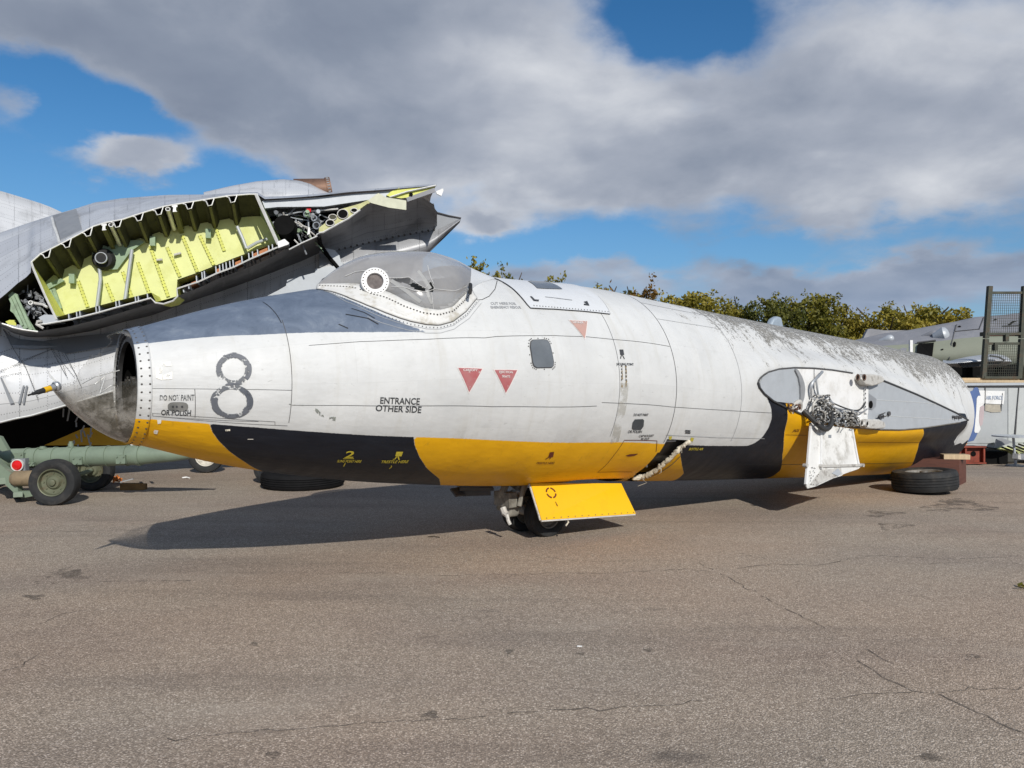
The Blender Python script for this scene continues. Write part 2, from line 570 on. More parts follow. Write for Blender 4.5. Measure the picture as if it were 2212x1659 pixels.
WD = 1.062       # distance of the wing root plane from the fuselage axis


def px_plane(px, py, d=WD):
    """pixel to (s, height) on the vertical plane at distance d from the axis"""
    dx = (px - CX) / F
    t = (d + NH.x * A0.x + NH.y * A0.y) / (NH.x * dx + NH.y)
    s = AX.x * (dx * t - A0.x) + AX.y * (t - A0.y)
    return s, H - (py - CY) / F * t


def wr(x, y):      # tracing of the wing root detail view
    return ((1780 + x / 3.687) * .9003, (840 + y / 3.687) * .9003)


ROOT_PX = [(145, 290), (155, 262), (172, 238), (200, 215), (235, 194), (330, 167), (470, 155), (640, 160), (800, 175), (980, 203),
           (1100, 226), (1200, 250), (1350, 310), (1550, 393), (1750, 485), (1900, 557), (2003, 620), (1930, 640), (1800, 660),
           (1600, 690), (1400, 705), (1200, 702), (1060, 690), (950, 680), (800, 650), (600, 595), (400, 510), (280, 450), (200, 385), (158, 330)]
ROOT = np.array([px_plane(*wr(*p)) for p in ROOT_PX])


def sd_poly(poly, x, y):
    """signed distance, positive inside"""
    x = np.asarray(x, float); y = np.asarray(y, float)
    d = np.full(x.shape, 1e9); ins = np.zeros(x.shape, bool)
    n = len(poly)
    for i in range(n):
        ax, ay = poly[i]; bx, by = poly[(i + 1) % n]
        ex, ey = bx - ax, by - ay
        wx, wy = x - ax, y - ay
        t = np.clip((wx*ex + wy*ey) / (ex*ex + ey*ey + 1e-12), 0, 1)
        d = np.minimum(d, np.hypot(wx - t*ex, wy - t*ey))
        c = ((ay > y) != (by > y)) & (x < (bx - ax) * (y - ay) / (by - ay + 1e-12) + ax)
        ins ^= c
    return np.where(ins, d, -d)


def hull(s, ph, off=0.0):
    """points of the skin; s along, ph angle (0 = towards the near side, 90 = up), off = lift above skin"""
    s = np.asarray(s, float); ph = np.asarray(ph, float)
    s, ph = np.broadcast_arrays(s, ph)
    R = herm(RR, s); Z = herm(ZZ, s)
    lat = (R + off) * np.cos(ph); hz = (R + off) * np.sin(ph)
    zone = (s > ROOT[:, 0].min() - .5) & (np.cos(ph) > 0)
    if zone.any():
        d = sd_poly(ROOT, np.where(zone, s, 0), Z + hz)
        w = np.clip(1 + d / .26, 0, 1); w = w*w*(3 - 2*w)
        lat = np.where(zone, lat + w * (WD + off - lat), lat)
    X = A0.x + s * AX.x + lat * NH.x
    Y = A0.y + s * AX.y + lat * NH.y
    return np.stack([X, Y, Z + hz], -1)


def proj(p):
    return np.stack([CX + F * p[..., 0] / p[..., 1], CY - F * (p[..., 2] - H) / p[..., 1]], -1)


_gs, _gp = np.meshgrid(np.linspace(0, HL, 320), np.radians(np.linspace(-100, 130, 190)), indexing='ij')
_gP = hull(_gs, _gp)
_gn = np.cross(np.gradient(_gP, axis=0), np.gradient(_gP, axis=1))
_view = _gP - np.array([0, 0, H])
_face = (_gn * _view).sum(-1)
if np.median(_face[:, 80]) > 0: _face = -_face
_gU = proj(_gP)
_vis = _face < 0


def sp(px, py):
    """photo position to skin coordinates (s, phi)"""
    d = (_gU[..., 0] - px)**2 + (_gU[..., 1] - py)**2
    d = np.where(_vis, d, 1e12)
    i = np.unravel_index(np.argmin(d), d.shape)
    s, p = _gs[i], _gp[i]
    best = (d[i], s, p)
    for _ in range(6):
        e = 1e-4
        u0 = proj(hull(s, p)); us = (proj(hull(s + e, p)) - u0) / e; up = (proj(hull(s, p + e)) - u0) / e
        J = np.array([us, up]).T
        r = np.array([px, py]) - u0
        if r @ r < best[0]: best = (r @ r, s, p)
        try:
            dlt = np.linalg.solve(J.T @ J + 1e-3 * np.diag(np.diag(J.T @ J)), J.T @ r)
        except Exception:
            break
        s = float(np.clip(s + np.clip(dlt[0], -.15, .15), 0, HL)); p = float(p + np.clip(dlt[1], -.08, .08))
    return best[1], best[2]


def tr(ox, oy, k):
    """tracing from an enlarged view with origin ox, oy and magnification k"""
    return lambda x, y: ((ox + x / k) * .9003, (oy + y / k) * .9003)


T2 = tr(560, 400, 3.568); T3 = tr(0, 750, 3.318); T4 = tr(560, 750, 3.318); T5 = tr(1100, 640, 3.318); T6 = tr(1080, 1000, 3.568)
TR = tr(1700, 640, 2.765); TW = tr(1780, 840, 3.687)

# ---------------------------------------------------------------- the striped fuselage: paint
def spd(p):
    s, ph = sp(*p)
    return (s, ph)


def pathsp(pts):
    return [spd(p) for p in pts]


LOWPX = [(296, 903), (380, 910), (450, 915), (558, 923.5), (667, 932), (892, 944), (1060, 950.6), (1248, 956), (1430, 959), (1530.5, 963),
         TR(230, 1189), TR(262, 1187), TR(300, 1173), TR(340, 1146), (1649, 941), (1661, 922), (1666, 908), (1667, 896), (1665, 879), (1656, 859)]
LOW = [(-.2, R_(-32.6))] + pathsp(LOWPX) + [(6.3, 0), (11.35, 0), (11.39, R_(-5.8)), (11.40, R_(-12.8)), (11.36, R_(-20)), (11.33, R_(-26)),
       (11.44, R_(-29.5)), (11.60, R_(-27)), (11.70, R_(-28.5)), (11.81, R_(-24.2)), (12.2, R_(-26)), (12.2, R_(-110)), (-.2, R_(-110))]


def bound(pts):
    q = sorted([(p, s) for s, p in pathsp(pts)])
    ps = np.array([a for a, b in q]); ss = np.array([b for a, b in q])
    g0 = (ss[1] - ss[0]) / (ps[1] - ps[0]); g1 = (ss[-1] - ss[-2]) / (ps[-1] - ps[-2])
    def f(p):
        r = np.interp(p, ps, ss)
        r = np.where(p < ps[0], ss[0] + np.clip(g0, -.6, .2) * (p - ps[0]), r)
        return np.where(p > ps[-1], ss[-1] + np.clip(g1, -.5, .5) * (p - ps[-1]), r)
    return f


B1 = bound([(453, 916.7), (458.6, 933), (472, 952), (496.6, 976), (529, 998)])
B2 = bound([(893.6, 944), (896, 963), (906, 987), (922, 1011.6), (949, 1034)])
B3 = bound([(1467, 960), (1469.4, 983.6), (1473, 1005), (1477, 1022)])
B4 = bound([(1701, 888), (1698, 918), (1693, 950.6), (1690, 983), (1686, 1015)])
B5 = bound([(1993, 924.6), (1989.6, 950.6), (1978, 983), (1967, 1008)])
_blu = pathsp([(310, 743), (434, 729.5), (558, 723.5), (694, 718), (927, 718)])
BLU_S = [-.1] + [a for a, b in _blu] + [2.3]; BLU_P = [R_(44.5)] + [b for a, b in _blu] + [R_(24)]
_fl = [(1.30, R_(100)), (1.349, R_(81))] + pathsp([(731, 640), (782, 660), (832, 682), (884, 704), (922, 716.5)]) + [(2.06, R_(22))]
FL_S = [a for a, b in _fl]; FL_P = [b for a, b in _fl]


def paint_fields(s, ph):
    pe = (ph + math.pi) % (2 * math.pi) - math.pi
    pe = np.where(pe > math.pi / 2, math.pi - pe, pe)
    pe = np.where(pe < -math.pi / 2, -math.pi - pe, pe)
    low = sd_poly(LOW, s, pe)
    stripes = np.maximum(B1(pe) - s, np.maximum(np.minimum(s - B2(pe), B3(pe) - s), np.minimum(s - B4(pe), B5(pe) - s)))
    yel = np.minimum(low, stripes)
    blk = np.minimum(low, -stripes)
    flp = np.interp(s, FL_S, FL_P, left=3.0, right=-1)
    blu = np.minimum(pe - np.interp(s, BLU_S, BLU_P), flp - pe)
    blu = np.where(s > 2.1, -1, blu)
    up = np.degrees(np.where(ph > math.pi / 2, math.pi / 2, pe))
    a = np.clip((s - 4.75) / 1.6, 0, 1) * np.clip((up - 12) / 55, 0, 1)
    drip = .42 * np.exp(-((s - 6.35) / .22)**2) * np.clip((up + 16) / 22, 0, 1) + .25 * np.exp(-((s - 5.9) / .15)**2) * np.clip((up - 10) / 25, 0, 1)
    tail = .30 * np.clip((s - 9.2) / 1.8, 0, 1) * np.clip((up - 5) / 25, 0, 1)
    lich = np.maximum(a * 1.1, drip) + tail
    lich = np.where(np.abs(ph) > 2.6, .4, lich)
    return yel, blk, blu, lich


def hull_paint():
    m = bpy.data.materials.new('faded_fuselage_paint')
    m.use_nodes = True
    q = NT(m.node_tree)
    b = q.N['Principled BSDF']
    uv = q.n('ShaderNodeUVMap').outputs[0]
    wob = q.math('MULTIPLY', q.math('SUBTRACT', q.noise(uv, 40, 4, .6), .5), .012)
    # white: chalky, with vertical run marks and yellowed dirt
    wn = q.noise(uv, 2.2, 6, .6)
    white = q.ramp(wn, [(.3, (.505, .515, .515)), (.7, (.585, .595, .592))])
    runs = q.noise(q.mapping(uv, (9, .8, 1)), 1.0, 6, .62)
    white = q.mix(q.math('MULTIPLY', q.smooth(runs, .50, .74), .42), white, (.45, .44, .40))
    scuff = q.noise(q.mapping(uv, (1, 2.4, 1)), 16, 6, .72, .6)
    white = q.mix(q.math('MULTIPLY', q.smooth(scuff, .625, .68), .45), white, (.30, .30, .29))
    sp1 = q.noise(uv, 85, 3, .6)
    white = q.mix(q.math('MULTIPLY', q.smooth(sp1, .71, .75), .6), white, (.22, .22, .21))
    bk_ = q.n('ShaderNodeTexBrick'); q.set(bk_.inputs['Vector'], uv)
    bk_.inputs['Color1'].default_value = (1.06, 1.06, 1.06, 1); bk_.inputs['Color2'].default_value = (1.0, 1.0, 1.0, 1); bk_.inputs['Mortar'].default_value = (.99, .99, .99, 1)
    bk_.inputs['Scale'].default_value = 1.0; bk_.inputs['Brick Width'].default_value = .93; bk_.inputs['Row Height'].default_value = .43; bk_.inputs['Mortar Size'].default_value = .003
    white = q.mix(1.0, white, bk_.outputs[0], 'MULTIPLY')
    grime = q.noise(q.mapping(uv, (1.2, 1, 1), (2.2, 7.1, 0)), 7, 9, .74, .4)
    white = q.mix(q.math('MULTIPLY', q.smooth(grime, .48, .72), .17), white, (.36, .355, .33))
    # lichen and soot speckle on the top
    li = q.attr('lich')
    pat = q.noise(q.mapping(uv, (1.1, .9, 1)), 2.6, 7, .62, .8)
    strk = q.noise(q.mapping(uv, (7, 1.1, 1), (4.1, 0, 0)), 1.3, 6, .65, .3)
    amount = q.math('ADD', q.math('MULTIPLY', li, 1.35),
                    q.math('ADD', q.math('MULTIPLY', q.math('SUBTRACT', pat, .51), 2.8), q.math('MULTIPLY', q.math('SUBTRACT', strk, .5), 1.0)))
    amount = q.math('MULTIPLY', q.math('MULTIPLY', amount, q.smooth(li, .02, .16)), .95, clamp=True)
    spk = q.noise(q.mapping(uv, (1.25, 1, 1)), 24, 8, .80, .5)
    spot = q.smooth(spk, q.math('SUBTRACT', .70, q.math('MULTIPLY', amount, .27)), q.math('SUBTRACT', .735, q.math('MULTIPLY', amount, .265)))
    spot = q.math('MULTIPLY', spot, q.smooth(amount, .02, .2))
    lcol = q.ramp(q.noise(uv, 14, 4, .6), [(.35, (.05, .048, .044)), (.65, (.15, .14, .12))])
    white = q.mix(q.math('MULTIPLY', spot, .86), white, lcol)
    white = q.mix(q.math('MULTIPLY', amount, .14), white, (.34, .33, .30))
    # coloured coats
    blu = q.smooth(q.math('ADD', q.attr('blu'), wob), -.004, .004)
    bn = q.noise(q.mapping(uv, (1.5, 1, 1)), 3.6, 8, .68, .5)
    bluc = q.ramp(bn, [(.30, (.085, .112, .16)), (.55, (.125, .158, .215)), (.75, (.20, .235, .285))])
    bluc = q.mix(q.math('MULTIPLY', q.smooth(scuff, .60, .70), .5), bluc, (.035, .045, .06))
    yel = q.smooth(q.math('ADD', q.attr('yel'), wob), -.004, .004)
    yn = q.noise(uv, 3.5, 7, .62)
    yelc = q.ramp(yn, [(.3, (.69, .355, .004)), (.7, (.80, .425, .006))])
    yelc = q.mix(q.math('MULTIPLY', q.smooth(q.noise(q.mapping(uv, (3, 1, 1)), 6, 7, .7), .58, .70), .35), yelc, (.30, .17, .02))
    blk = q.smooth(q.math('ADD', q.attr('blk'), wob), -.004, .004)
    kn = q.noise(q.mapping(uv, (.8, 2, 1)), 5, 8, .7)
    blkc = q.ramp(kn, [(.35, (.006, .008, .014)), (.6, (.010, .013, .021)), (.8, (.024, .027, .036))])
    chip = q.smooth(scuff, .70, .73)
    c = q.mix(blu, white, bluc)
    c = q.mix(yel, c, yelc)
    c = q.mix(blk, c, blkc)
    low = q.math('ADD', yel, blk, clamp=True)
    c = q.mix(q.math('MULTIPLY', q.math('MULTIPLY', chip, low), .5), c, (.25, .25, .24))
    q.L.new(c, b.inputs['Base Color'])
    r = q.math('ADD', .52, q.math('MULTIPLY', amount, .30))
    r = q.math('ADD', r, q.math('MULTIPLY', q.math('SUBTRACT', runs, .5), .3))
    q.L.new(q.math('SUBTRACT', r, q.math('MULTIPLY', low, .06)), b.inputs['Roughness'])
    b.inputs['Specular IOR Level'].default_value = .34
    bp = q.n('ShaderNodeBump'); bp.inputs['Strength'].default_value = .42; bp.inputs['Distance'].default_value = .02
    hh = q.math('ADD', q.math('ADD', q.noise(uv, 2.6, 3, .5), q.math('MULTIPLY', q.noise(q.mapping(uv, (1, 1.6, 1)), 7, 2, .5), .35)), q.math('MULTIPLY', spot, .12))
    q.L.new(hh, bp.inputs['Height'])
    q.L.new(bp.outputs[0], b.inputs['Normal'])
    return m


M['hull'] = hull_paint()
JET = thing('jet_fuselage', 'white jet fuselage with yellow and black belly stripes and big black 8 on nose', 'aircraft',
            tuple(A0 + AX * 4.2))
GAP = pathsp([T6(1850, 200), T6(1830, 240), T6(1780, 310), T6(1690, 400), T6(1600, 480), T6(1500, 545), (1366, 1040), T6(1640, 520), T6(1740, 470),
              T6(1850, 380), T6(1930, 300), T6(2040, 215), T6(2050, 200)])
GL_S = [1.36, 1.5, 1.65, 1.79, 1.87, 1.98, 2.11, 2.24, 2.40, 2.52, 2.7, 2.9, 3.1]
GL_P = [78, 74, 67, 55, 44.5, 38.3, 35.8, 37.3, 44.5, 51.5, 60, 68, 77]
GH_S = [1.34, 1.37, 1.41, 1.56, 1.77, 2.04, 2.34, 2.58, 2.78, 2.93, 3.1]
GH_H = [.0, .05, .08, .16, .21, .212, .194, .142, .068, .036, .0]
PHC = 80.0
_gd = np.linspace(1.30, 3.14, 185); _gh = np.interp(_gd, GH_S, GH_H)
for _ in range(3): _gh = np.convolve(np.r_[[0] * 5, _gh, [0] * 5], np.ones(11) / 11, 'valid')
_gw = np.interp(_gd, GL_S, GL_P)
for _ in range(2): _gw = np.convolve(np.r_[[_gw[0]] * 4, _gw, [_gw[-1]] * 4], np.ones(9) / 9, 'valid')


def canopy_pt(s, v, off=0.0):
    W = PHC - np.interp(s, _gd, _gw)
    h = np.interp(s, _gd, _gh) * 1.04
    ph = np.radians(PHC + v * W)
    bump = h * np.maximum(0, 1 - np.abs(v)**2.2)**.62
    return hull(s, ph, bump + off)


def hull_section(s0, s1, n, name='hull_section', nph=224, cut=None):
    ss = np.linspace(s0, s1, n)
    pp = np.linspace(-math.pi, math.pi, nph + 1)[:-1]
    s, p = np.meshgrid(ss, pp, indexing='ij')
    V = hull(s, p)
    fs = []
    for i in range(n - 1):
        for j in range(nph):
            j2 = (j + 1) % nph
            sm = (ss[i] + ss[i + 1]) / 2; pm = pp[j] + math.pi / nph
            if cut is not None and cut(sm, pm): continue
            fs.append((i * nph + j, i * nph + j2, (i + 1) * nph + j2, (i + 1) * nph + j))
    o = mobj(name, V.reshape(-1, 3), fs, M['hull'], JET, True)
    me = o.data
    for nm, arr in zip(('yel', 'blk', 'blu', 'lich'), paint_fields(s.ravel(), p.ravel())):
        a = me.attributes.new(nm, 'FLOAT', 'POINT')
        a.data.foreach_set('value', np.asarray(arr, np.float32))
    uvl = me.uv_layers.new(name='UVMap')
    li = np.empty(len(me.loops), np.int32); me.loops.foreach_get('vertex_index', li)
    UV = np.stack([s.ravel(), p.ravel()], -1)[li]
    # keep the seam at the back continuous
    UV = UV.reshape(-1, 4, 2)
    span = UV[:, :, 1].max(1) - UV[:, :, 1].min(1)
    fix = span > 3
    UV[fix, :, 1] = np.where(UV[fix, :, 1] < 0, UV[fix, :, 1] + 2 * math.pi, UV[fix, :, 1])
    uvl.data.foreach_set('uv', UV.reshape(-1).astype(np.float32))
    return o


SEAM1, SEAM2, SEAM3 = .935, 3.906, 4.690
_gaparr = np.array(GAP)


def cut_gap(s, p):
    return (4.2 < s < 5.4) and (-1.9 < p < -.4) and sd_poly(GAP, s, p) > 0


def cut_canopy(s, p):
    if not (1.42 < s < 2.75): return False
    W = PHC - np.interp(s, GL_S, GL_P)
    return abs(math.degrees(p) - PHC) < W * .93


def cut_wheelbay(s, p):
    return 3.95 < s < SEAM3 and abs(p + math.pi / 2) < .34


hull_section(0, SEAM1, 36)
hull_section(SEAM1, SEAM2, 110, cut=cut_canopy)
hull_section(SEAM2, SEAM3, 34, cut=cut_wheelbay)
hull_section(SEAM3, 7.3, 100, cut=cut_gap)
HEND = HL - .17
hull_section(7.3, HEND, 150)

# dark inside
def ring_grid(s0, s1, n, shrink, m, name, nph=96):
    rows = []
    for s in np.linspace(s0, s1, n):
        rows.append([Vector(hull(s, a, -shrink)) for a in np.linspace(-math.pi, math.pi, nph + 1)])
    return grid(name, rows, m, JET)


ring_grid(.01, .9, 8, .03, M['void'], 'nose_lining')
ring_grid(3.6, 5.6, 8, .10, M['duct'], 'bay_lining')
for s_, m_ in ((.62, 'void'), (3.95, 'duct'), (HEND - .02, 'panel_grey')):
    mb = MB()
    pts = [Vector(hull(s_, a, -.012)) for a in np.linspace(-math.pi, math.pi, 97)[:-1]]
    mb.plate(pts, AX * .01)
    mb.build('bulkhead', M[m_], JET)


# ---- things laid on the skin
def skin_poly(polys, name, m, off=.003, parent=None, cuts=2, sphi=None):
    if len(polys) > 1 and name != 'number_eight':
        return [skin_poly([p], name, m, off, parent, cuts, sphi) for p in polys]
    return skin_poly1(polys, name, m, off, parent, cuts, sphi)


def skin_poly1(polys, name, m, off=.003, parent=None, cuts=2, sphi=None):
    """flat print laid on the skin: list of polygons in photo positions (or skin coordinates)"""
    bm = bmesh.new()
    for poly in polys:
        q = sphi and list(poly) or pathsp(poly)
        bm.faces.new([bm.verts.new((s, p, 0)) for s, p in q])
    bmesh.ops.triangulate(bm, faces=bm.faces)
    for _ in range(6):
        longe = [e for e in bm.edges if e.calc_length() > .07]
        if not longe or cuts == 0: break
        bmesh.ops.subdivide_edges(bm, edges=longe, cuts=1)
        bmesh.ops.triangulate(bm, faces=bm.faces)
    for v in bm.verts:
        v.co = Vector(hull(v.co.x, v.co.y, off))
    bmesh.ops.recalc_face_normals(bm, faces=bm.faces)
    vs = [v.co.copy() for v in bm.verts]; bm.verts.index_update()
    fs = [[v.index for v in f.verts] for f in bm.faces]
    bm.free()
    return mobj(name, vs, fs, m, parent or JET)


def ribbon(q, w, off, step=.05):
    """strip along skin coordinates q"""
    q = [np.array(x, float) for x in q]
    pts = [q[0]]
    for a, b in zip(q[:-1], q[1:]):
        n = max(1, int(math.hypot(*(b - a)) / step))
        pts += [a + (b - a) * (i + 1) / n for i in range(n)]
    L = []; R = []
    for i, p in enumerate(pts):
        d = pts[min(i + 1, len(pts) - 1)] - pts[max(i - 1, 0)]
        d = d / (np.hypot(*d) + 1e-9)
        nn = np.array([-d[1], d[0]]) * w / 2
        L.append(Vector(hull(*(p + nn), off))); R.append(Vector(hull(*(p - nn), off)))
    return L, R


def skin_lines(paths, w, name, m, off=.0025, stuff=False):
    if len(paths) > 1:
        return [skin_lines([p], w, name, m, off) for p in paths]
    mb = MB()
    for q in paths:
        L, R = ribbon(q, w, off)
        n = len(L)
        mb.add(L + R, [(i, i + 1, n + i + 1, n + i) for i in range(n - 1)])
    o = mobj(name, mb.v, mb.f, m, JET)
    if stuff: o['kind'] = 'stuff'
    return o


def ring(s, p0, p1, n=40):
    return [(s, R_(p0 + (p1 - p0) * i / n)) for i in range(n + 1)]


_fontcache = {}


def text_mesh(txt, ycap=1.0, bold=False):
    cu = bpy.data.curves.new('t', 'FONT')
    cu.body = txt
    cu.resolution_u = 3
    if bold: cu.offset = .018
    o = bpy.data.objects.new('t', cu)
    COL.objects.link(o)
    bpy.context.view_layer.update()
    me = bpy.data.meshes.new_from_object(o.evaluated_get(bpy.context.evaluated_depsgraph_get()))
    bpy.data.objects.remove(o); bpy.data.curves.remove(cu)
    vs = np.array([v.co[:2] for v in me.vertices]); fs = [list(p.vertices) for p in me.polygons]
    bpy.data.meshes.remove(me)
    return vs, fs


def skin_text(txt, pl, pr, ph, m, name='lettering', off=.004, bold=True, stencil=False):
    """text from baseline start pl to baseline end pr (photo positions), cap height ph pixels"""
    vs, fs = text_mesh(txt, bold=bold)
    a = np.array(spd(pl)); b = np.array(spd(pr)); t = np.array(spd((pl[0], pl[1] - ph)))
    x0, x1 = vs[:, 0].min(), vs[:, 0].max()
    u = (vs[:, 0] - x0) / (x1 - x0); v = vs[:, 1] / .70
    d = b - a
    up = t - a
    up = np.array([0, math.hypot(*up)]) * .85 + up * .15
    pts = a + u[:, None] * d + v[:, None] * up
    P3 = hull(pts[:, 0], pts[:, 1], off)
    o = mobj(name, P3, fs, m, JET)
    if stencil: pass
    return o


# joints between the skin panels
L_ = [ring(SEAM1, -24, 44), ring(SEAM2, -29, 66), ring(SEAM3, -33, 74)]
skin_lines([L_[0]], .0042, 'panel_joint', M['line'])
skin_lines([L_[1]], .0042, 'panel_joint', M['line'])
skin_lines([L_[2]], .007, 'panel_joint', M['line'])
skin_lines([pathsp([T3(1190, 603), T3(1560, 607), T3(2050, 612), (630, 843)])], .0042, 'panel_joint', M['line'])
skin_lines([pathsp([(630, 875), T4(900, 738), T4(1500, 742), T4(2057, 748), T5(500, 1113), T5(1100, 1108)]),
            pathsp([T5(1140, 1080), T5(1400, 1092), T5(1700, 1116), T5(2050, 1138), TR(420, 970)])], .0042, 'panel_joint', M['line'])
skin_lines([pathsp([T4(600, 262), T4(1000, 232), T4(1560, 212), T4(2000, 202), T5(300, 556), T5(760, 548), T5(1000, 556), T5(1240, 580), T5(1680, 635)])], .0042, 'panel_joint', M['line'])
skin_lines([pathsp([T5(1580, 415), T5(1900, 465), T5(2050, 490)]), pathsp([TR(0, 1132), TR(200, 1136), TR(370, 1140)]),
            pathsp([T5(1650, 1340), T5(2050, 1358)])], .006, 'panel_joint', M['faint'])
skin_lines([pathsp([T3(1215, 800), T3(1216, 822), T3(2057, 865)]), pathsp([T3(1215, 800), T3(1700, 835), T4(330, 868), T4(330, 892)]), pathsp([T3(1215, 822), T4(430, 900)]),
            pathsp([T3(1550, 610), T3(1552, 835)])], .004, 'panel_joint', M['line'])
skin_lines([pathsp([T6(1490, 200), T6(1770, 205)]), pathsp([T6(1490, 200), T6(1400, 330), T6(1262, 475)]), pathsp([T6(1262, 475), T6(1560, 472)]),
            pathsp([T6(1770, 205), T6(1762, 300)])], .007, 'access_panel_edge', M['rink'])
skin_lines([pathsp([TR(510, 1115), TR(650, 1118)]), pathsp([TR(990, 1163), TR(1400, 1166)])], .005, 'panel_joint', M['rink'])
skin_lines([[(s, R_(52) + .02 * s) for s in np.linspace(SEAM3, 11.8, 40)], [(s, R_(78)) for s in np.linspace(SEAM3, 11.9, 40)]], .008, 'panel_joint', M['faint'])
for s in (5.75, 6.9, 8.1, 9.3, 10.5, 11.4):
    skin_lines([ring(s, 28 if 6 < s < 11.3 else -30, 100)], .007, 'panel_joint', M['faint'])
skin_lines([[(s, R_(-50)) for s in np.linspace(6.2, 11.4, 40)]], .008, 'panel_joint', M['ink'])

# riveted nose ring
rg = []
for s in np.linspace(-.012, .074, 6):
    rg.append([Vector(hull(max(s, 0), a, .006)) + AX * min(s, 0) for a in np.linspace(-math.pi, math.pi, 121)])
nr = grid('nose_ring', rg, M['hull'], JET, thick=.006)
me = nr.data
ss_, pp_ = np.meshgrid(np.linspace(0, .074, 6), np.linspace(-math.pi, math.pi, 121), indexing='ij')
for nm, arr in zip(('yel', 'blk', 'blu', 'lich'), paint_fields(ss_.ravel(), pp_.ravel())):
    at = me.attributes.new(nm, 'FLOAT', 'POINT'); at.data.foreach_set('value', np.asarray(arr, np.float32))
uvl = me.uv_layers.new(name='UVMap')
li = np.empty(len(me.loops), np.int32); me.loops.foreach_get('vertex_index', li)
uvl.data.foreach_set('uv', np.stack([ss_.ravel(), pp_.ravel()], -1)[li].ravel().astype(np.float32))


def rivets(spots, r, name='rivets', m='rivet', off=.004, fn=None):
    mb = MB()
    for (s, p) in spots:
        c = Vector(hull(s, p, off)); e = 1e-3
        u = (Vector(hull(s + e, p, off)) - c).normalized(); w = (Vector(hull(s, p + e, off)) - c).normalized()
        nn = u.cross(w).normalized()
        if nn.dot(Vector((0, 0, H)) - c) < 0: nn = -nn
        vs = [c + (u * math.cos(a) + w * math.sin(a)) * r for a in np.linspace(0, 2 * math.pi, 7)[:-1]] + [c + nn * r * .5]
        mb.add(vs, [(i, (i + 1) % 6, 6) for i in range(6)])
    o = mobj(name, mb.v, mb.f, M[m], JET)
    o['kind'] = 'stuff'
    return o


rivets([(s, R_(a)) for s in (.012, .060) for a in np.arange(-88, 100, 7.5)], .0075, off=.010)

# ---- the broken bomb aimer's nose
GLn = .50 * K
gm = bpy.data.materials.new('dirty_perspex'); gm.use_nodes = True
q = NT(gm.node_tree); b = q.N['Principled BSDF']
tc = q.n('ShaderNodeTexCoord').outputs['Object']
n1 = q.noise(tc, 9, 8, .7, .4); n2 = q.noise(tc, 40, 5, .7)
low_ = q.smooth(q.attr('dirt'), .0, 1.0)
c = q.mix(q.smooth(n1, .4, .6), (.13, .12, .095), (.44, .42, .38))
q.L.new(c, b.inputs['Base Color'])
al = q.math('ADD', q.math('MULTIPLY', q.math('POWER', low_, 1.4), .52), q.math('MULTIPLY', q.smooth(n1, .52, .75), .12))
al = q.math('ADD', al, q.math('MULTIPLY', q.smooth(n2, .62, .68), .16))
lw = q.n('ShaderNodeLayerWeight'); lw.inputs['Blend'].default_value = .35
al = q.math('ADD', al, q.math('MULTIPLY', q.math('POWER', lw.outputs['Facing'], 2.0), .30))
q.L.new(q.math('ADD', al, .09, clamp=True), b.inputs['Alpha'])
b.inputs['Roughness'].default_value = .12
b.inputs['Coat Weight'].default_value = .6
M['perspex'] = gm


def nose_pt(t, a, off=0):
    r = (float(RR[0]) + off) * max(0.0, 1 - t**1.5)**.85
    z = float(ZZ[0]) + .012 * t
    c = A0 + AX * (-GLn * t) + Vector((0, 0, z))
    return c + NH * (r * math.cos(a)) + Vector((0, 0, 1)) * (r * math.sin(a))


rnd = random.Random(4)
nt, na = 44, 150
jag = [rnd.uniform(-1, 1) for _ in range(na)]
jn = [rnd.uniform(-1, 1) for _ in range(nt)]
vs = [nose_pt(i / nt * .97, 2 * math.pi * j / na) for i in range(nt + 1) for j in range(na)]
dirt = []
fs = []
for i in range(nt + 1):
    for j in range(na):
        aa = math.degrees(2 * math.pi * j / na)
        dirt.append(max(0.0, min(1.0, .15 - math.sin(math.radians(aa)) * 1.05 - .25 * i / nt)))
for i in range(nt):
    t = (i + .5) / nt
    for j in range(na):
        aa = (math.degrees(2 * math.pi * (j + .5) / na) + 90) % 360      # 0 at the bottom, 90 near side, 180 top, 270 far side
        nz = jag[j] * .02 + jn[i] * 2.5
        if aa < 180:
            keep = aa < 84 + 12 * max(0, 1 - t / .22) + 10 * math.sin(t * 9) + nz
        else:
            keep = (360 - aa) < 92 + 45 * max(0, min(1, (.62 - t) / .2)) + 8 * math.sin(t * 14) + nz
        if t < .02 + .24 * max(0, 1 - abs(aa - 190) / 44) + jag[j] * .015: keep = True
        if keep: fs.append((i * na + j, i * na + (j + 1) % na, (i + 1) * na + (j + 1) % na, (i + 1) * na + j))
ng = mobj('nose_glazing', vs, fs, gm, JET, True)
at = ng.data.attributes.new('dirt', 'FLOAT', 'POINT'); at.data.foreach_set('value', np.array(dirt, np.float32))
md = ng.modifiers.new('solid', 'SOLIDIFY'); md.thickness = .006
# inner frame ring with holes, seen through the break
mb = MB()
c0 = A0 + Vector((0, 0, float(ZZ[0])))
mb.lathe([(.0, float(RR[0]) - .005), (.0, float(RR[0]) * .80), (.03, float(RR[0]) * .80), (.03, float(RR[0]) - .005)], c0, AX, 64, close=True)
mb.build('inner_frame', mat('dark_frame', (.035, .035, .036), .6, .2, .3, 10), JET)
mb = MB()
for k in range(26):
    a = R_(95 + k * 7)
    d = NH * math.cos(a) + Vector((0, 0, math.sin(a)))
    mb.lathe([(-.004, .0), (-.004, .016), (.004, .016)], c0 + d * float(RR[0]) * .895, AX, 10)
o = mb.build('frame_holes', M['void'], JET); o['kind'] = 'stuff'
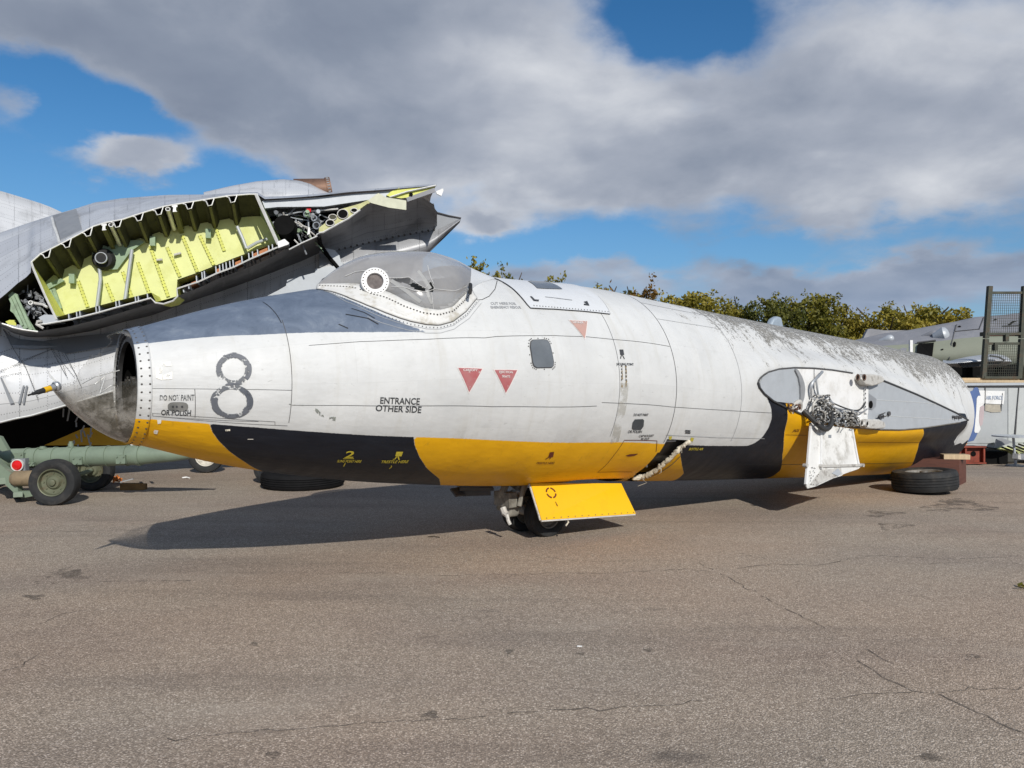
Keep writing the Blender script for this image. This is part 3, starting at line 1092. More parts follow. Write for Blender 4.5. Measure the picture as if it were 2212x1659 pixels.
# sighting struts and clips inside
mb = MB()
tipc = nose_pt(1.0, 0)
mb.tube([P(205, 830, 5.15), P(228, 812, 5.2), P(216, 850, 5.15), P(241, 832, 5.2)], .004)
mb.tube([P(175, 830, 5.0), P(205, 814, 5.2), P(258, 800, 5.35)], .0035)
mb.build('sight_bracket', M['edge'], JET)
# pitot probe at the tip
tip = P(117, 836, 4.93)
pd = (P(73, 850, 4.80) - tip).normalized()
mb = MB(); mb.lathe([(0, .012), (.0, .022), (.03, .021), (.03, .012)], tip, pd, 20)
mb.lathe([(-.03, .0), (-.03, .03), (-.01, .034), (.0, .026)], tip, pd, 20)
probe = mb.build('pitot_probe', M['steel'], JET, True)
mb = MB(); mb.lathe([(.03, .0), (.03, .019), (.075, .0195), (.075, .0)], tip, pd, 20); mb.build('yellow_collar', M['yellow'], probe, True)
mb = MB(); mb.lathe([(.075, .0), (.075, .017), (.12, .016), (.125, .011), (.155, .010), (.155, .006), (.185, .006), (.185, 0)], tip, pd, 16)
mb.build('probe_tube', M['rubber'], probe, True)
mb = MB(); mb.plate([P(102, 801, 4.95), P(106, 815, 4.93), P(125, 828, 4.93), P(132, 833, 4.95), P(113, 818, 4.96)], (.0, .006, 0))
mb.build('glazing_shard', gm, JET)

# ---- canopy
cm = bpy.data.materials.new('crazed_canopy'); cm.use_nodes = True
q = NT(cm.node_tree); b = q.N['Principled BSDF']
tc = q.n('ShaderNodeTexCoord').outputs['Object']
n1 = q.noise(tc, 5, 7, .6); n2 = q.noise(tc, 60, 5, .7)
q.L.new(q.ramp(n1, [(.3, (.42, .415, .415)), (.7, (.52, .515, .51))]), b.inputs['Base Color'])
b.inputs['Roughness'].default_value = .16
lw = q.n('ShaderNodeLayerWeight'); lw.inputs['Blend'].default_value = .4
q.L.new(q.math('ADD', .50, q.math('MULTIPLY', q.math('POWER', lw.outputs['Facing'], 2.0), .45), clamp=True), b.inputs['Alpha'])
b.inputs['Coat Weight'].default_value = 1.0
b.inputs['Coat Roughness'].default_value = .05
M['canopy'] = cm
HOLE = None
nu, nv = 96, 110
us = np.linspace(0, 1, nu); vv = np.linspace(-1, 1, nv)
U, V = np.meshgrid(us, vv, indexing='ij')
srear = 2.80 - .30 * np.minimum(1, np.abs(V))**1.6
Sg = 1.365 + U * (srear - 1.365)
Pg = canopy_pt(Sg, V)
pj = proj(Pg)
hole1 = [T2(1340, 960), T2(1500, 950), T2(1580, 1010), T2(1640, 1040), T2(1655, 1078), T2(1590, 1065), T2(1480, 1000), T2(1400, 985)]
hole2 = [T2(1668, 1000), T2(1700, 985), T2(1720, 1050), T2(1695, 1085), T2(1675, 1060)]
hz_ = np.maximum(sd_poly(hole1, pj[..., 0], pj[..., 1]), sd_poly(hole2, pj[..., 0], pj[..., 1]))
fs = []
nearside = V < .35
for i in range(nu - 1):
    for j in range(nv - 1):
        if nearside[i, j] and hz_[i:i + 2, j:j + 2].mean() > 0: continue
        fs.append((i * nv + j, i * nv + j + 1, (i + 1) * nv + j + 1, (i + 1) * nv + j))
can = mobj('canopy', Pg.reshape(-1, 3), fs, cm, JET, True)
# white fairing behind the canopy
Vf, Uf = np.meshgrid(np.linspace(-1, 1, 60), np.linspace(0, 1, 24))
sf0 = 2.80 - .30 * np.minimum(1, np.abs(Vf))**1.6
Sf = sf0 + Uf * (3.10 - sf0)
grid('canopy_fairing', [[Vector(x) for x in row] for row in canopy_pt(Sf, Vf, .002)], M['hullwhite'], JET)
skin_lines([pathsp([T5(308, 112), T5(290, 180), T5(245, 235), T5(190, 262), T5(150, 265), T5(110, 230)])], .007, 'panel_joint', M['line'])
# flange of the canopy: raised riveted band following its lower edge
inner = [T2(708, 1040), T2(770, 992), T2(950, 1002), T2(1075, 1050), T2(1200, 1090), T2(1310, 1110), T2(1450, 1180), T2(1600, 1238), T2(1740, 1257), T2(1860, 1228), T2(1960, 1133), T2(2020, 1065)]
outer = [T2(700, 1052), T2(800, 1063), T2(1000, 1130), T2(1150, 1190), T2(1300, 1250), T2(1420, 1295), T2(1520, 1325), T2(1650, 1352), T2(1760, 1358), T2(1880, 1325), T2(1990, 1240), T2(2085, 1125)]
qi = pathsp(inner); qo = pathsp(outer)
qi[0] = (1.36, R_(80)); qo[0] = (1.345, R_(79)); qi[1] = (1.45, R_(74)); qi[2] = (1.60, R_(68))


def resamp(q, n):
    q = np.array(q); d = np.r_[0, np.cumsum(np.hypot(*np.diff(q, axis=0).T))]
    t = np.linspace(0, d[-1], n)
    return np.stack([np.interp(t, d, q[:, 0]), np.interp(t, d, q[:, 1])], -1)


qi = resamp(qi, 60); qo = resamp(qo, 60)
rows = []
for k in np.linspace(0, 1, 6):
    w = qi * (1 - k) + qo * k
    rows.append([Vector(x) for x in hull(w[:, 0], w[:, 1], .006 + .035 * (1 - k)**2)])
fm_ = mat('stained_white_flange', (.62, .62, .60), .5, 0, .08, 5, .03, 30, (.28, .24, .15), 9, .55)
fl = grid('canopy_flange', rows, fm_, JET, thick=.008)
sp_r = []
for k in np.linspace(0.03, .98, 56):
    i = k * 59; i0 = int(i)
    for f_ in (.30,):
        w = qi[i0] * (1 - f_) + qo[i0] * f_
        sp_r.append(tuple(w))
rivets(sp_r, .008, off=.030)
sp_r = []
for k in np.linspace(0.02, .98, 74):
    i0 = int(k * 59)
    for f_ in (.75, 1.22):
        w = qi[i0] * (1 - f_) + qo[i0] * f_
        sp_r.append(tuple(w))
rivets(sp_r, .0045, off=.009, m='rivet')
w2 = qi * -.32 + qo * 1.32
skin_lines([[tuple(x) for x in w2[4:]]], .005, 'panel_joint', M['faint'])
w2 = qi * -.02 + qo * 1.02
skin_lines([[tuple(x) for x in w2[3:]]], .007, 'panel_joint', M['line'])
w2 = qi * -.62 + qo * 1.62
skin_lines([[tuple(x) for x in w2[22:]]], .005, 'panel_joint', M['faint'])
# round clear vision panel
dc = P(809, 611, 0)
best = None
for s in np.linspace(1.5, 2.1, 60):
    for v in np.linspace(-1, .2, 60):
        x = canopy_pt(s, v); u = proj(x)
        e = np.hypot(u[0] - 809, u[1] - 611)
        if best is None or e < best[0]: best = (e, s, v)
_, s0, v0 = best
cpt = Vector(canopy_pt(s0, v0)); e = .02

t1 = (Vector(canopy_pt(s0 + e, v0)) - cpt).normalized(); t2 = (Vector(canopy_pt(s0, v0 + e)) - cpt).normalized()
dn = t1.cross(t2).normalized()
if dn.dot(Vector((0, 0, H)) - cpt) < 0: dn = -dn
dn = (dn * .6 + NH * .75 + Vector((0, 0, .12)) - AX * .10).normalized()
cpt = cpt + dn * .045
mb = MB(); rD = .112
mb.lathe([(-.16, rD * 1.04), (.022, rD), (.030, rD * .95), (.030, rD * .60), (.02, rD * .56), (-.03, rD * .56)], cpt, dn, 48)
port = mb.build('porthole_rim', M['white'], JET, True)
mb = MB(); mb.lathe([(.008, 0), (.008, rD * .57)], cpt, dn, 40)
mb.build('porthole_glass', mat('brown_glass', (.105, .085, .078), .2, 0, .4, 20), port, True)
mb = MB()
u_ = dn.orthogonal().normalized(); w_ = dn.cross(u_)
for k in range(24):
    a = 2 * math.pi * k / 24
    mb.lathe([(.030, 0), (.034, .003), (.030, .0055)], cpt + (u_ * math.cos(a) + w_ * math.sin(a)) * rD * .84, dn, 6)
o = mb.build('rivets', M['rivet'], port); o['kind'] = 'stuff'


def on_canopy(px, py):
    d = (pj[..., 0] - px)**2 + (pj[..., 1] - py)**2
    d = np.where(V < .2, d, 1e12)
    i = np.unravel_index(np.argmin(d), d.shape)
    p = Vector(Pg[i]); return p + (Vector((0, 0, H)) - p).normalized() * .006


# cracks, a taped strip, weather strip clip
for path in ([(1350, 1030), (1450, 1030), (1560, 1060), (1650, 1075), (1720, 1050), (1800, 1060), (1900, 1055), (2000, 1025)],
             [(1330, 945), (1420, 955), (1510, 945), (1580, 1005), (1650, 1035), (1690, 980), (1730, 1050)],
             [(1660, 850), (1690, 940), (1710, 1000)], [(1690, 1080), (1700, 1150), (1715, 1210)],
             [(960, 935), (1050, 900), (1200, 880), (1320, 900)]):
    mb = MB(); mb.tube([on_canopy(*T2(*p)) for p in path], .0028, 5)
    mb.build('crack', mat('crack_white', (.55, .55, .54), .5), can)
for a, b_, w in (((1350, 975), (1600, 1150), .03), ((1580, 890), (1680, 1040), .03), ((1660, 1060), (1700, 1180), .022)):
    pa = on_canopy(*T2(*a)); pb = on_canopy(*T2(*b_))
    pm = on_canopy(*T2((a[0] + b_[0]) / 2, (a[1] + b_[1]) / 2))
    mb = MB()
    for x, y in ((pa, pm), (pm, pb)):
        sd = (y - x).cross(Vector((0, 0, H)) - x).normalized() * w / 2
        mb.add([x - sd, x + sd, y + sd, y - sd], [(0, 1, 2, 3)])
    mb.build('tape_strip', mat('dull_tape', (.36, .365, .36), .5), can)
mb = MB(); mb.tube([on_canopy(*T2(2012, 1010)) + Vector((.02, -.02, 0)), P(*T2(2030, 1055), 6.2), P(*T2(2022, 1090), 6.2)], .016, 8)
mb.build('canopy_latch', M['rubber'], JET)
# cockpit inside
mb = MB()
rows = [[Vector(hull(s, a, -.16)) for a in np.linspace(R_(-20), R_(200), 40)] for s in np.linspace(1.3, 2.95, 8)]
grid('cockpit_lining', rows, mat('cockpit_grey', (.20, .215, .22), .7, 0, .3, 6), JET)
mb = MB()
c1 = A0 + AX * 2.15 + Vector((0, 0, 1.55))
mb.box(c1 + Vector((0, 0, .25)), (.12, .4, .9), AX); mb.box(c1 + AX * -.25, (.5, .42, .15), AX)
mb.build('pilot_seat', M['black'], JET)

# ---- lettering and marks on the skin
def seg_poly(cx, cy, ro, ri, a0, a1, n, T, jit=0, rn=random.Random(7)):
    """ring segment polygons (ro, ri are pairs) traced in view T"""
    out = []
    for i in range(n):
        a = R_(a0 + (a1 - a0) * i / n); b_ = R_(a0 + (a1 - a0) * (i + 1) / n)
        pt = lambda r, x: T(cx + r[0] * math.cos(x), cy - r[1] * math.sin(x))
        out.append([pt(ro, a), pt(ro, b_), pt(ri, b_), pt(ri, a)])
    return out


M['eight'] = worn('scuffed_grey_number', (.06, .07, .09), .43, 15, .6, (.15, .16, .18))
M['eight2'] = worn('thin_grey_number', (.09, .10, .12), .50, 24, .6, (.16, .17, .18))
skin_poly(seg_poly(1858, 452, (142, 134), (92, 88), 0, 360, 40, T3), 'number_eight', M['eight2'], .004, cuts=0)
skin_poly(seg_poly(1843, 708, (172, 134), (114, 98), 0, 360, 44, T3), 'number_eight', M['eight2'], .0045, cuts=0)
for sg in (seg_poly(1858, 452, (140, 126), (100, 92), 20, 195, 24, T3), seg_poly(1858, 452, (145, 132), (108, 100), -40, 20, 9, T3), seg_poly(1843, 708, (172, 132), (122, 104), -75, 62, 20, T3),
           seg_poly(1843, 708, (165, 128), (112, 98), 165, 285, 20, T3), seg_poly(1850, 575, (60, 16), (5, 2), 20, 200, 8, T3)):
    skin_poly(sg, 'number_eight', M['eight'], .006, cuts=0)
skin_text('DO NOT PAINT', T3(1270, 697), T3(1545, 698), 11, worn('worn_stencil', (.10, .105, .11), .42, 40))
skin_text('OR POLISH', T3(1280, 812), T3(1517, 820), 11, M['ink'])
skin_text('ENTRANCE', T4(1166, 722), T4(1480, 732), 13.3, M['ink'])
skin_text('OTHER SIDE', T4(1129, 781), T4(1492, 797), 12.8, M['ink'])
skin_text('JACKING POINT', T5(1256, 784), T5(1394, 787), 5.0, M['ink'])
skin_text('CUT HERE FOR', T5(260, 303), T5(462, 305), 4.8, M['faint'])
skin_text('EMERGENCY RESCUE', T5(260, 334), T5(500, 334), 4.8, M['faint'])
skin_text('DO NOT PAINT', T5(1392, 1188), T5(1508, 1188), 5.2, M['ink'])
skin_text('OR POLISH', T5(1345, 1322), T5(1455, 1322), 5.2, M['ink'])
skin_text('CAP ROCKET', T5(1432, 1356), T5(1550, 1352), 4.2, M['ink'])
skin_text('IN OUT', T5(1450, 1378), T5(1514, 1378), 4.2, M['ink'])
skin_text('TRESTLE HERE', T6(730, 402), T6(886, 402), 3.8, M['rink'])
skin_text('TRESTLE HERE', T4(1170, 1195), T4(1386, 1194), 5.4, M['yink'])
skin_text('SLING POINT HERE', T4(822, 1188), T4(1012, 1192), 5.2, M['yink'])
skin_text('2', T4(880, 1152), T4(952, 1152), 14, M['yink'])
skin_lines([pathsp([T4(872, 1160), T4(958, 1160)])], .010, 'underline', M['yink'], .004)
skin_text('BOTTLE AIR', T6(2040, 284), T6(2160, 284), 4.2, M['yink'])
skin_text('JACK', TW(445, 720), TW(500, 722), 4, M['rink'])
for a, b_, c_ in (((880, 1210), (890, 1195), (876, 1222)), ((1255, 1215), (1258, 1225), (1240, 1240))):
    skin_lines([pathsp([T4(*a), T4(*b_), T4(*c_)])], .008, 'tick', M['yink'], .004)
# warning triangles
M['tri'] = worn('faded_red_triangle', (.40, .075, .085), .36, 26, .6, (.42, .17, .17), amt=.85)
M['tri2'] = worn('washed_out_red', (.46, .27, .23), .38, 22, .6, (.44, .30, .26))
for T_, pts, m_, words in ((T4, [(1788, 441), (1978, 448), (1874, 633)], 'tri', ['CANOPY']),
                           (T5, [(285, 822), (464, 824), (374, 1004)], 'tri', ['EJECTION', 'SEATS']),
                           (T5, [(882, 429), (1022, 436), (1003, 572)], 'tri2', ['DANGER'])):
    cxx = sum(p[0] for p in pts) / 3; cyy = sum(p[1] for p in pts) / 3
    skin_poly([[T_(cxx + (x - cxx) * 1.13, cyy + (y - cyy) * 1.13) for x, y in pts]], 'triangle_border', M['wink'], .003)
    skin_poly([[T_(*p) for p in pts]], 'warning_triangle', M[m_], .006)
    w0 = pts[1][0] - pts[0][0]
    for k, wd in enumerate(words):
        yy = pts[0][1] + 24 + 34 * k
        x0 = pts[0][0] + w0 * (.2 + .12 * k); x1 = pts[1][0] - w0 * (.2 + .12 * k)
        skin_text(wd, T_(x0, yy), T_(x1, yy + 3), 4.6, M['wink'], off=.009)
# trestle and jack symbols
for T_, quad, legs, m_ in ((T4, [(1297, 1105), (1350, 1105), (1336, 1142), (1287, 1140)], [[(1300, 1142), (1285, 1163), (1268, 1165)], [(1310, 1142), (1318, 1170)]], 'yink'),
                           (T6, [(852, 302), (889, 297), (880, 342), (838, 346)], [[(848, 340), (815, 362)], [(856, 340), (854, 358)]], 'rink'),
                           (T5, [(1280, 660), (1310, 660), (1318, 702), (1286, 702)], [[(1296, 702), (1288, 732)], [(1303, 702), (1320, 735)]], 'ink')):
    skin_poly([[T_(*p) for p in quad]], 'jack_symbol', M[m_], .004)
    for lg in legs:
        skin_lines([pathsp([T_(*p) for p in lg])], .011, 'jack_symbol', M[m_], .004)
for dy in (0, 16):
    skin_lines([pathsp([T5(1803, 1304 + dy), T5(1845, 1307 + dy)])], .016, 'equal_mark', M['ink'], .004)
skin_poly([[T6(1500, 330), T6(1540, 318), T6(1610, 315), T6(1580, 330), T6(1530, 338)]], 'trestle_symbol', M['rink'], .004)
# vents, window, hatch
ov = [(1415 + 82 * math.copysign(abs(math.cos(a))**.6, math.cos(a)), 748 + 37 * math.copysign(abs(math.sin(a))**.8, math.sin(a))) for a in np.linspace(0, 2 * math.pi, 29)[:-1]]
skin_poly([[T3(*p) for p in ov]], 'static_vent', worn('rubbed_bare_metal', (.10, .105, .10), .30, 40, .5, (.22, .22, .21)), .004)
for x in (1375, 1405, 1448):
    skin_poly([[T3(x + 9 * math.cos(a), 747 + 9 * math.sin(a)) for a in np.linspace(0, 2 * math.pi, 9)[:-1]]], 'vent_hole', M['ink'], .007)
skin_poly([[T5(*p) for p in [(1402, 1214), (1466, 1212), (1476, 1222), (1472, 1270), (1452, 1297), (1388, 1297), (1378, 1285), (1384, 1240)]]], 'static_vent', M['glass_dark'], .004)
wf = [(575, 600), (590, 587), (680, 583), (708, 592), (724, 620), (752, 755), (750, 785), (735, 801), (622, 803), (600, 790), (588, 760), (570, 640)]
wcx = sum(p[0] for p in wf) / len(wf); wcy = sum(p[1] for p in wf) / len(wf)
wfr = skin_poly([[T5(wcx + (x - wcx) * 1.07, wcy + (y - wcy) * 1.05) for x, y in wf]], 'side_window', M['line'], .004)
skin_poly([[T5(*p) for p in wf]], 'window_pane', M['glass_grey'], .009, parent=wfr)
rivets([spd(T5(wcx + (wf[i][0] * (1 - k) + wf[(i + 1) % 12][0] * k - wcx) * 1.17, wcy + (wf[i][1] * (1 - k) + wf[(i + 1) % 12][1] * k - wcy) * 1.13)) for i in range(12) for k in (0, .5)], .006)
hp = [(352, 128), (430, 180), (500, 250), (545, 305), (570, 332), (760, 340), (980, 356), (1203, 380), (1165, 310), (1105, 240), (1060, 205), (900, 175), (700, 140), (545, 122), (420, 118)]
hq = pathsp([T5(*p) for p in hp[:10]]); sA, sB = hq[0][0], hq[9][0]
hatch_sp = hq + [(sB - .02, R_(96)), ((sA + sB) / 2, R_(100)), (sA + .02, R_(96))]
skin_poly([hatch_sp], 'roof_hatch', M['hullwhite'], .012, sphi=True)
skin_lines([hq[:8]], .013, 'hatch_gap', M['line'], .011)
skin_lines([hq[7:10]], .010, 'hatch_gap', M['line'], .011)
hwn = [(548, 126), (640, 128), (700, 132), (825, 190), (720, 188), (622, 183)]
skin_poly([[T5(*p) for p in hwn]], 'hatch_window', M['glass_grey'], .018)
for pl in ([(563, 246), (578, 248), (602, 272), (635, 274), (632, 286), (592, 282)], [(990, 290), (1018, 284), (1036, 320), (992, 314), (992, 305), (1016, 305)]):
    skin_poly([[T5(*p) for p in pl]], 'corner_mark', M['ink'], .018)
rivets([spd(T5(595 + 590 * k, 318 + 48 * k)) for k in np.linspace(0, 1, 26)], .006, off=.016)
skin_lines([pathsp([T5(685, 250), T5(760, 258), T5(900, 276)])], .008, 'hatch_marking', M['faint'], .017)
# scuffs, drip streaks and fittings
M['streak'] = worn('rust_streak', (.20, .14, .06), .50, 30, .8, (.30, .25, .17))
M['scuff'] = worn('chipped_paint', (.16, .17, .16), .50, 26, .7, (.30, .32, .28))
M['patch'] = worn('cream_touch_up', (.80, .76, .64), .42, 22, .6, (.80, .80, .78))
for x in (1297, 1330):
    skin_lines([pathsp([T5(x, 790), T5(x + 3, 850), T5(x + 4, 960)])], .020, 'rust_streak', M['streak'], .004)
for y in (790, 815, 845, 872, 900):
    skin_lines([pathsp([T5(1293, y), T5(1301, y)])], .012, 'tie_down_slot', M['ink'], .006)
    skin_lines([pathsp([T5(1327, y), T5(1335, y)])], .012, 'tie_down_slot', M['ink'], .006)
skin_lines([pathsp([T5(1320, 925), T5(1310, 1080), T5(1270, 1260), T5(1240, 1400)])], .10, 'rust_streak', worn('pale_streak', (.40, .38, .32), .45, 8, .8, amt=.35), .0035)
skin_poly([[T4(x, y) for x, y in pl] for pl in ([(640, 745), (670, 770), (715, 815), (720, 830), (690, 820), (655, 790)], [(760, 820), (815, 830), (810, 860), (765, 850)], [(440, 725), (570, 735), (560, 742), (440, 732)])], 'scuff_mark', M['scuff'], .004)
skin_poly([[T3(x, y) for x, y in pl] for pl in ([(1285, 400), (1355, 390), (1365, 425), (1290, 432)], [(1240, 440), (1290, 440), (1290, 540), (1240, 520)], [(1295, 500), (1370, 470), (1370, 530), (1300, 535)], [(1250, 850), (1285, 850), (1280, 880), (1255, 885)], [(1220, 930), (1260, 935), (1250, 965), (1225, 960)])], 'touch_up', M['patch'], .004)
skin_poly([[T3(x, y) for x, y in pl] for pl in ([(1790, 930), (1830, 925), (1832, 940), (1795, 942)], [(1970, 1003), (2020, 1003), (2020, 1008), (1970, 1008)])], 'scuff_mark', M['patch'], .004)
skin_lines([pathsp([T2(960, 1265), T2(1150, 1300), T2(1240, 1350)]), ], .010, 'scratch', M['black'], .004)
skin_lines([pathsp([T2(1010, 1215), T2(1120, 1250), T2(1210, 1300)]), ], .007, 'scratch', M['black'], .004)
skin_lines([pathsp([T2(900, 1350), T2(980, 1385)]), ], .009, 'scratch', M['black'], .004)
skin_lines([pathsp([T2(250, 1160), T2(370, 1270), T2(410, 1340)]), ], .005, 'scratch', M['black'], .004)

# ---- open bay with its ragged seal
mb = MB()
gp = [T6(1560, 517), T6(1640, 508), T6(1740, 458), T6(1850, 368), T6(1930, 290), T6(2000, 232), T6(2045, 205)]
rn = random.Random(3)
q_ = resamp(pathsp(gp), 46)
mb.tube([Vector(hull(a, p, .012 + rn.uniform(-.006, .008))) for a, p in q_], [.022 + rn.uniform(-.004, .007) for _ in q_], 8)
mb.build('ragged_seal', M['rope'], JET, True)
mb = MB()
for k in range(4):
    a, p = q_[rn.randrange(4, 44)]
    c = Vector(hull(a, p, .03))
    mb.tube([c, c + Vector((rn.uniform(-.05, .05), rn.uniform(-.06, 0), rn.uniform(-.07, .03))), c + Vector((rn.uniform(-.06, .06), rn.uniform(-.06, 0), rn.uniform(-.12, .0)))], .003, 4)
o = mb.build('frayed_threads', M['rope'], JET); o['kind'] = 'stuff'
skin_lines([pathsp([T6(1580, 545), T6(1760, 490), T6(1900, 400), T6(1965, 335)])], .014, 'seal_edge', M['line'], .008)
mb = MB()
for a, b_ in ((T6(1700, 405), T6(1700, 470)), (T6(1835, 240), T6(1960, 235))):
    s1, p1 = spd(a); s2, p2 = spd(b_)
    mb.tube([Vector(hull(s1, p1, -.06)), Vector(hull(s2, p2, -.06))], .012, 6)
mb.build('bay_pipe', M['wgrey'], JET)
skin_poly([[T6(*p) for p in pl] for pl in ([(1868, 165), (1900, 165), (1890, 195), (1875, 195)], [(2060, 175), (2088, 180), (2070, 225), (2042, 235)])], 'yellow_smear', worn('yellow_smear', (.5, .42, .05), .42, 20), .004)


# ---- wing root: plate, spar fittings, pipes and the hanging leading edge panel
def PW(x, y, d=WD):
    px, py = TW(x, y)
    s, z = px_plane(px, py, d)
    return A0 + AX * s + NH * d + Vector((0, 0, z))


def root_plate(pts, name, m, d0=.004, th=.008, parent=None):
    mb = MB(); mb.plate([PW(x, y, WD + d0) for x, y in pts], NH * th)
    return mb.build(name, m, parent or JET)


fwd = [(156, 290), (180, 240), (235, 198), (330, 172), (468, 160), (495, 190), (520, 235), (540, 290), (548, 350), (540, 420), (525, 470), (400, 468), (300, 455), (285, 447), (205, 385), (163, 330)]
root_plate(fwd, 'root_panel', M['wgrey'])
root_plate([(468, 160), (492, 185), (520, 235), (540, 290), (548, 350), (540, 420), (525, 470), (505, 470), (508, 400), (505, 320), (490, 240), (462, 180)], 'root_rib', mat('rib_grey', (.27, .28, .29), .55, .1, .2, 8), .013, .02)
midp = [(468, 160), (640, 164), (800, 180), (985, 208), (1100, 235), (1105, 330), (1110, 400), (1110, 640), (1040, 640), (800, 640), (600, 590), (440, 520), (525, 470), (540, 420), (548, 350), (540, 290), (520, 235)]
root_plate(midp, 'spar_web', M['white'], .002, .006)
rear = [(1110, 235), (1200, 254), (1350, 314), (1550, 398), (1750, 490), (1900, 562), (1990, 620), (1925, 636), (1800, 655), (1600, 685), (1400, 700), (1200, 698), (1110, 690)]
root_plate(rear, 'root_panel', M['wgrey'])
root_plate([(1078, 335), (1106, 335), (1104, 560), (1080, 560)], 'perforated_strip', M['white'], .012, .02)
mb = MB()
for y in (350, 385, 425, 460, 500):
    mb.lathe([(0, 0), (.002, .011)], PW(1093, y, WD + .036), NH, 10)
o = mb.build('bolt_holes', M['void'], JET); o['kind'] = 'stuff'
root_plate([(1112, 378), (1185, 432), (1180, 500), (1150, 528), (1112, 520)], 'hole_plate', M['steel'], .013, .008)
mb = MB(); mb.lathe([(0, 0), (.003, .05)], PW(1140, 482, WD + .024), NH, 20); o = mb.build('lightening_hole', M['void'], JET)
o.data.transform(Matrix.Identity(4))
for a in ([(1190, 440), (1500, 458), (1730, 478)], [(1200, 575), (1500, 595), (1850, 615)], [(1112, 378), (1185, 432)], [(640, 164), (640, 600)]):
    mb = MB(); pts = [PW(x, y, WD + .0135) for x, y in a]
    mb.tube(pts, .003, 4); mb.build('root_seam', M['line'] if len(a) == 2 else M['edge'], JET)
# lips of the cut
mb = MB(); mb.tube([PW(x, y, WD + .012) for x, y in ROOT_PX[:10]], .009, 6); mb.build('root_lip', M['line'], JET)
mb = MB(); mb.tube([PW(x, y, WD + .014) for x, y in ROOT_PX[10:17]], .013, 6); mb.build('root_lip', M['ink'], JET)
mb = MB(); mb.tube([PW(x, y, WD + .012) for x, y in ROOT_PX[17:25]], .009, 6); mb.build('root_lip', M['streak'] if False else M['duct'], JET)
mb = MB(); mb.tube([PW(x, y, WD + .012) for x, y in ROOT_PX[24:] + ROOT_PX[:1]], .011, 6); mb.build('root_lip', M['ink'], JET)
# two spar lugs with bolt holes
for pts, holes in (([(1000, 222), (1030, 212), (1095, 213), (1165, 225), (1195, 250), (1190, 282), (1140, 305), (1090, 318), (1030, 305), (990, 262)], [(1024, 240), (1081, 241)]),
                   ([(1025, 628), (1060, 608), (1150, 610), (1195, 632), (1210, 660), (1198, 690), (1120, 696), (1040, 690), (1015, 660)], [(1060, 644), (1108, 651)])):
    mb = MB(); mb.plate([PW(x, y, WD + .008) for x, y in pts], NH * .10)
    lug = mb.build('spar_lug', M['dull_white'], JET)
    bv = lug.modifiers.new('bev', 'BEVEL'); bv.width = .018; bv.segments = 3
    mb = MB()
    for hx, hy in holes:
        c = PW(hx, hy, WD + .108)
        mb.lathe([(.0, .0), (.004, .026), (.010, .038), (.0, .042)], c, NH, 16)
    mb.build('bolt_bush', M['rustpipe'] if holes[0][1] < 300 else M['dull_white'], lug, True)
mb = MB()
for hx, hy in ((1024, 240), (1081, 241), (1060, 644), (1108, 651)):
    mb.lathe([(0, 0), (.002, .026)], PW(hx, hy, WD + .114), NH, 14)
o = mb.build('bolt_bores', M['void'], JET); o['kind'] = 'stuff'
# hoses and looms
def hose(pts, r, m, d=.06, name='hose'):
    mb = MB()
    q = [PW(p[0], p[1], WD + (p[2] if len(p) > 2 else d)) for p in pts]
    # round the corners
    for _ in range(2):
        n = [q[0]]
        for a, b_ in zip(q[:-1], q[1:]): n += [a * .75 + b_ * .25, a * .25 + b_ * .75]
        q = n + [q[-1]]
    mb.tube(q, r, 8)
    return mb.build(name, m, JET, True)


hose([(545, 535, .03), (600, 590, .08), (660, 650, .12), (715, 700, .14), (765, 700, .14), (795, 640, .12), (790, 560, .06)], .030, M['hose'])
hose([(612, 420, .03), (610, 340, .05), (625, 285, .06), (665, 245, .06), (712, 192, .05)], .017, M['steel'])
hose([(676, 400, .03), (664, 320, .06), (655, 250, .06)], .013, M['wgrey'])
hose([(640, 600, .05), (620, 500, .08), (660, 430, .09), (740, 420, .06)], .014, M['dull_white'])
hose([(560, 590, .02), (585, 520, .05), (620, 430, .05)], .008, M['hose'])
hose([(770, 455, .03), (820, 475, .05), (900, 510, .06), (1000, 540, .06), (1060, 520, .04), (1090, 470, .03)], .009, M['hose'])
hose([(760, 480, .03), (850, 520, .05), (960, 530, .06), (1050, 560, .06), (1110, 520, .04)], .008, M['steel'])
hose([(720, 700, .14), (715, 660, .10), (700, 620, .06)], .02, M['hose'])
rn = random.Random(11)
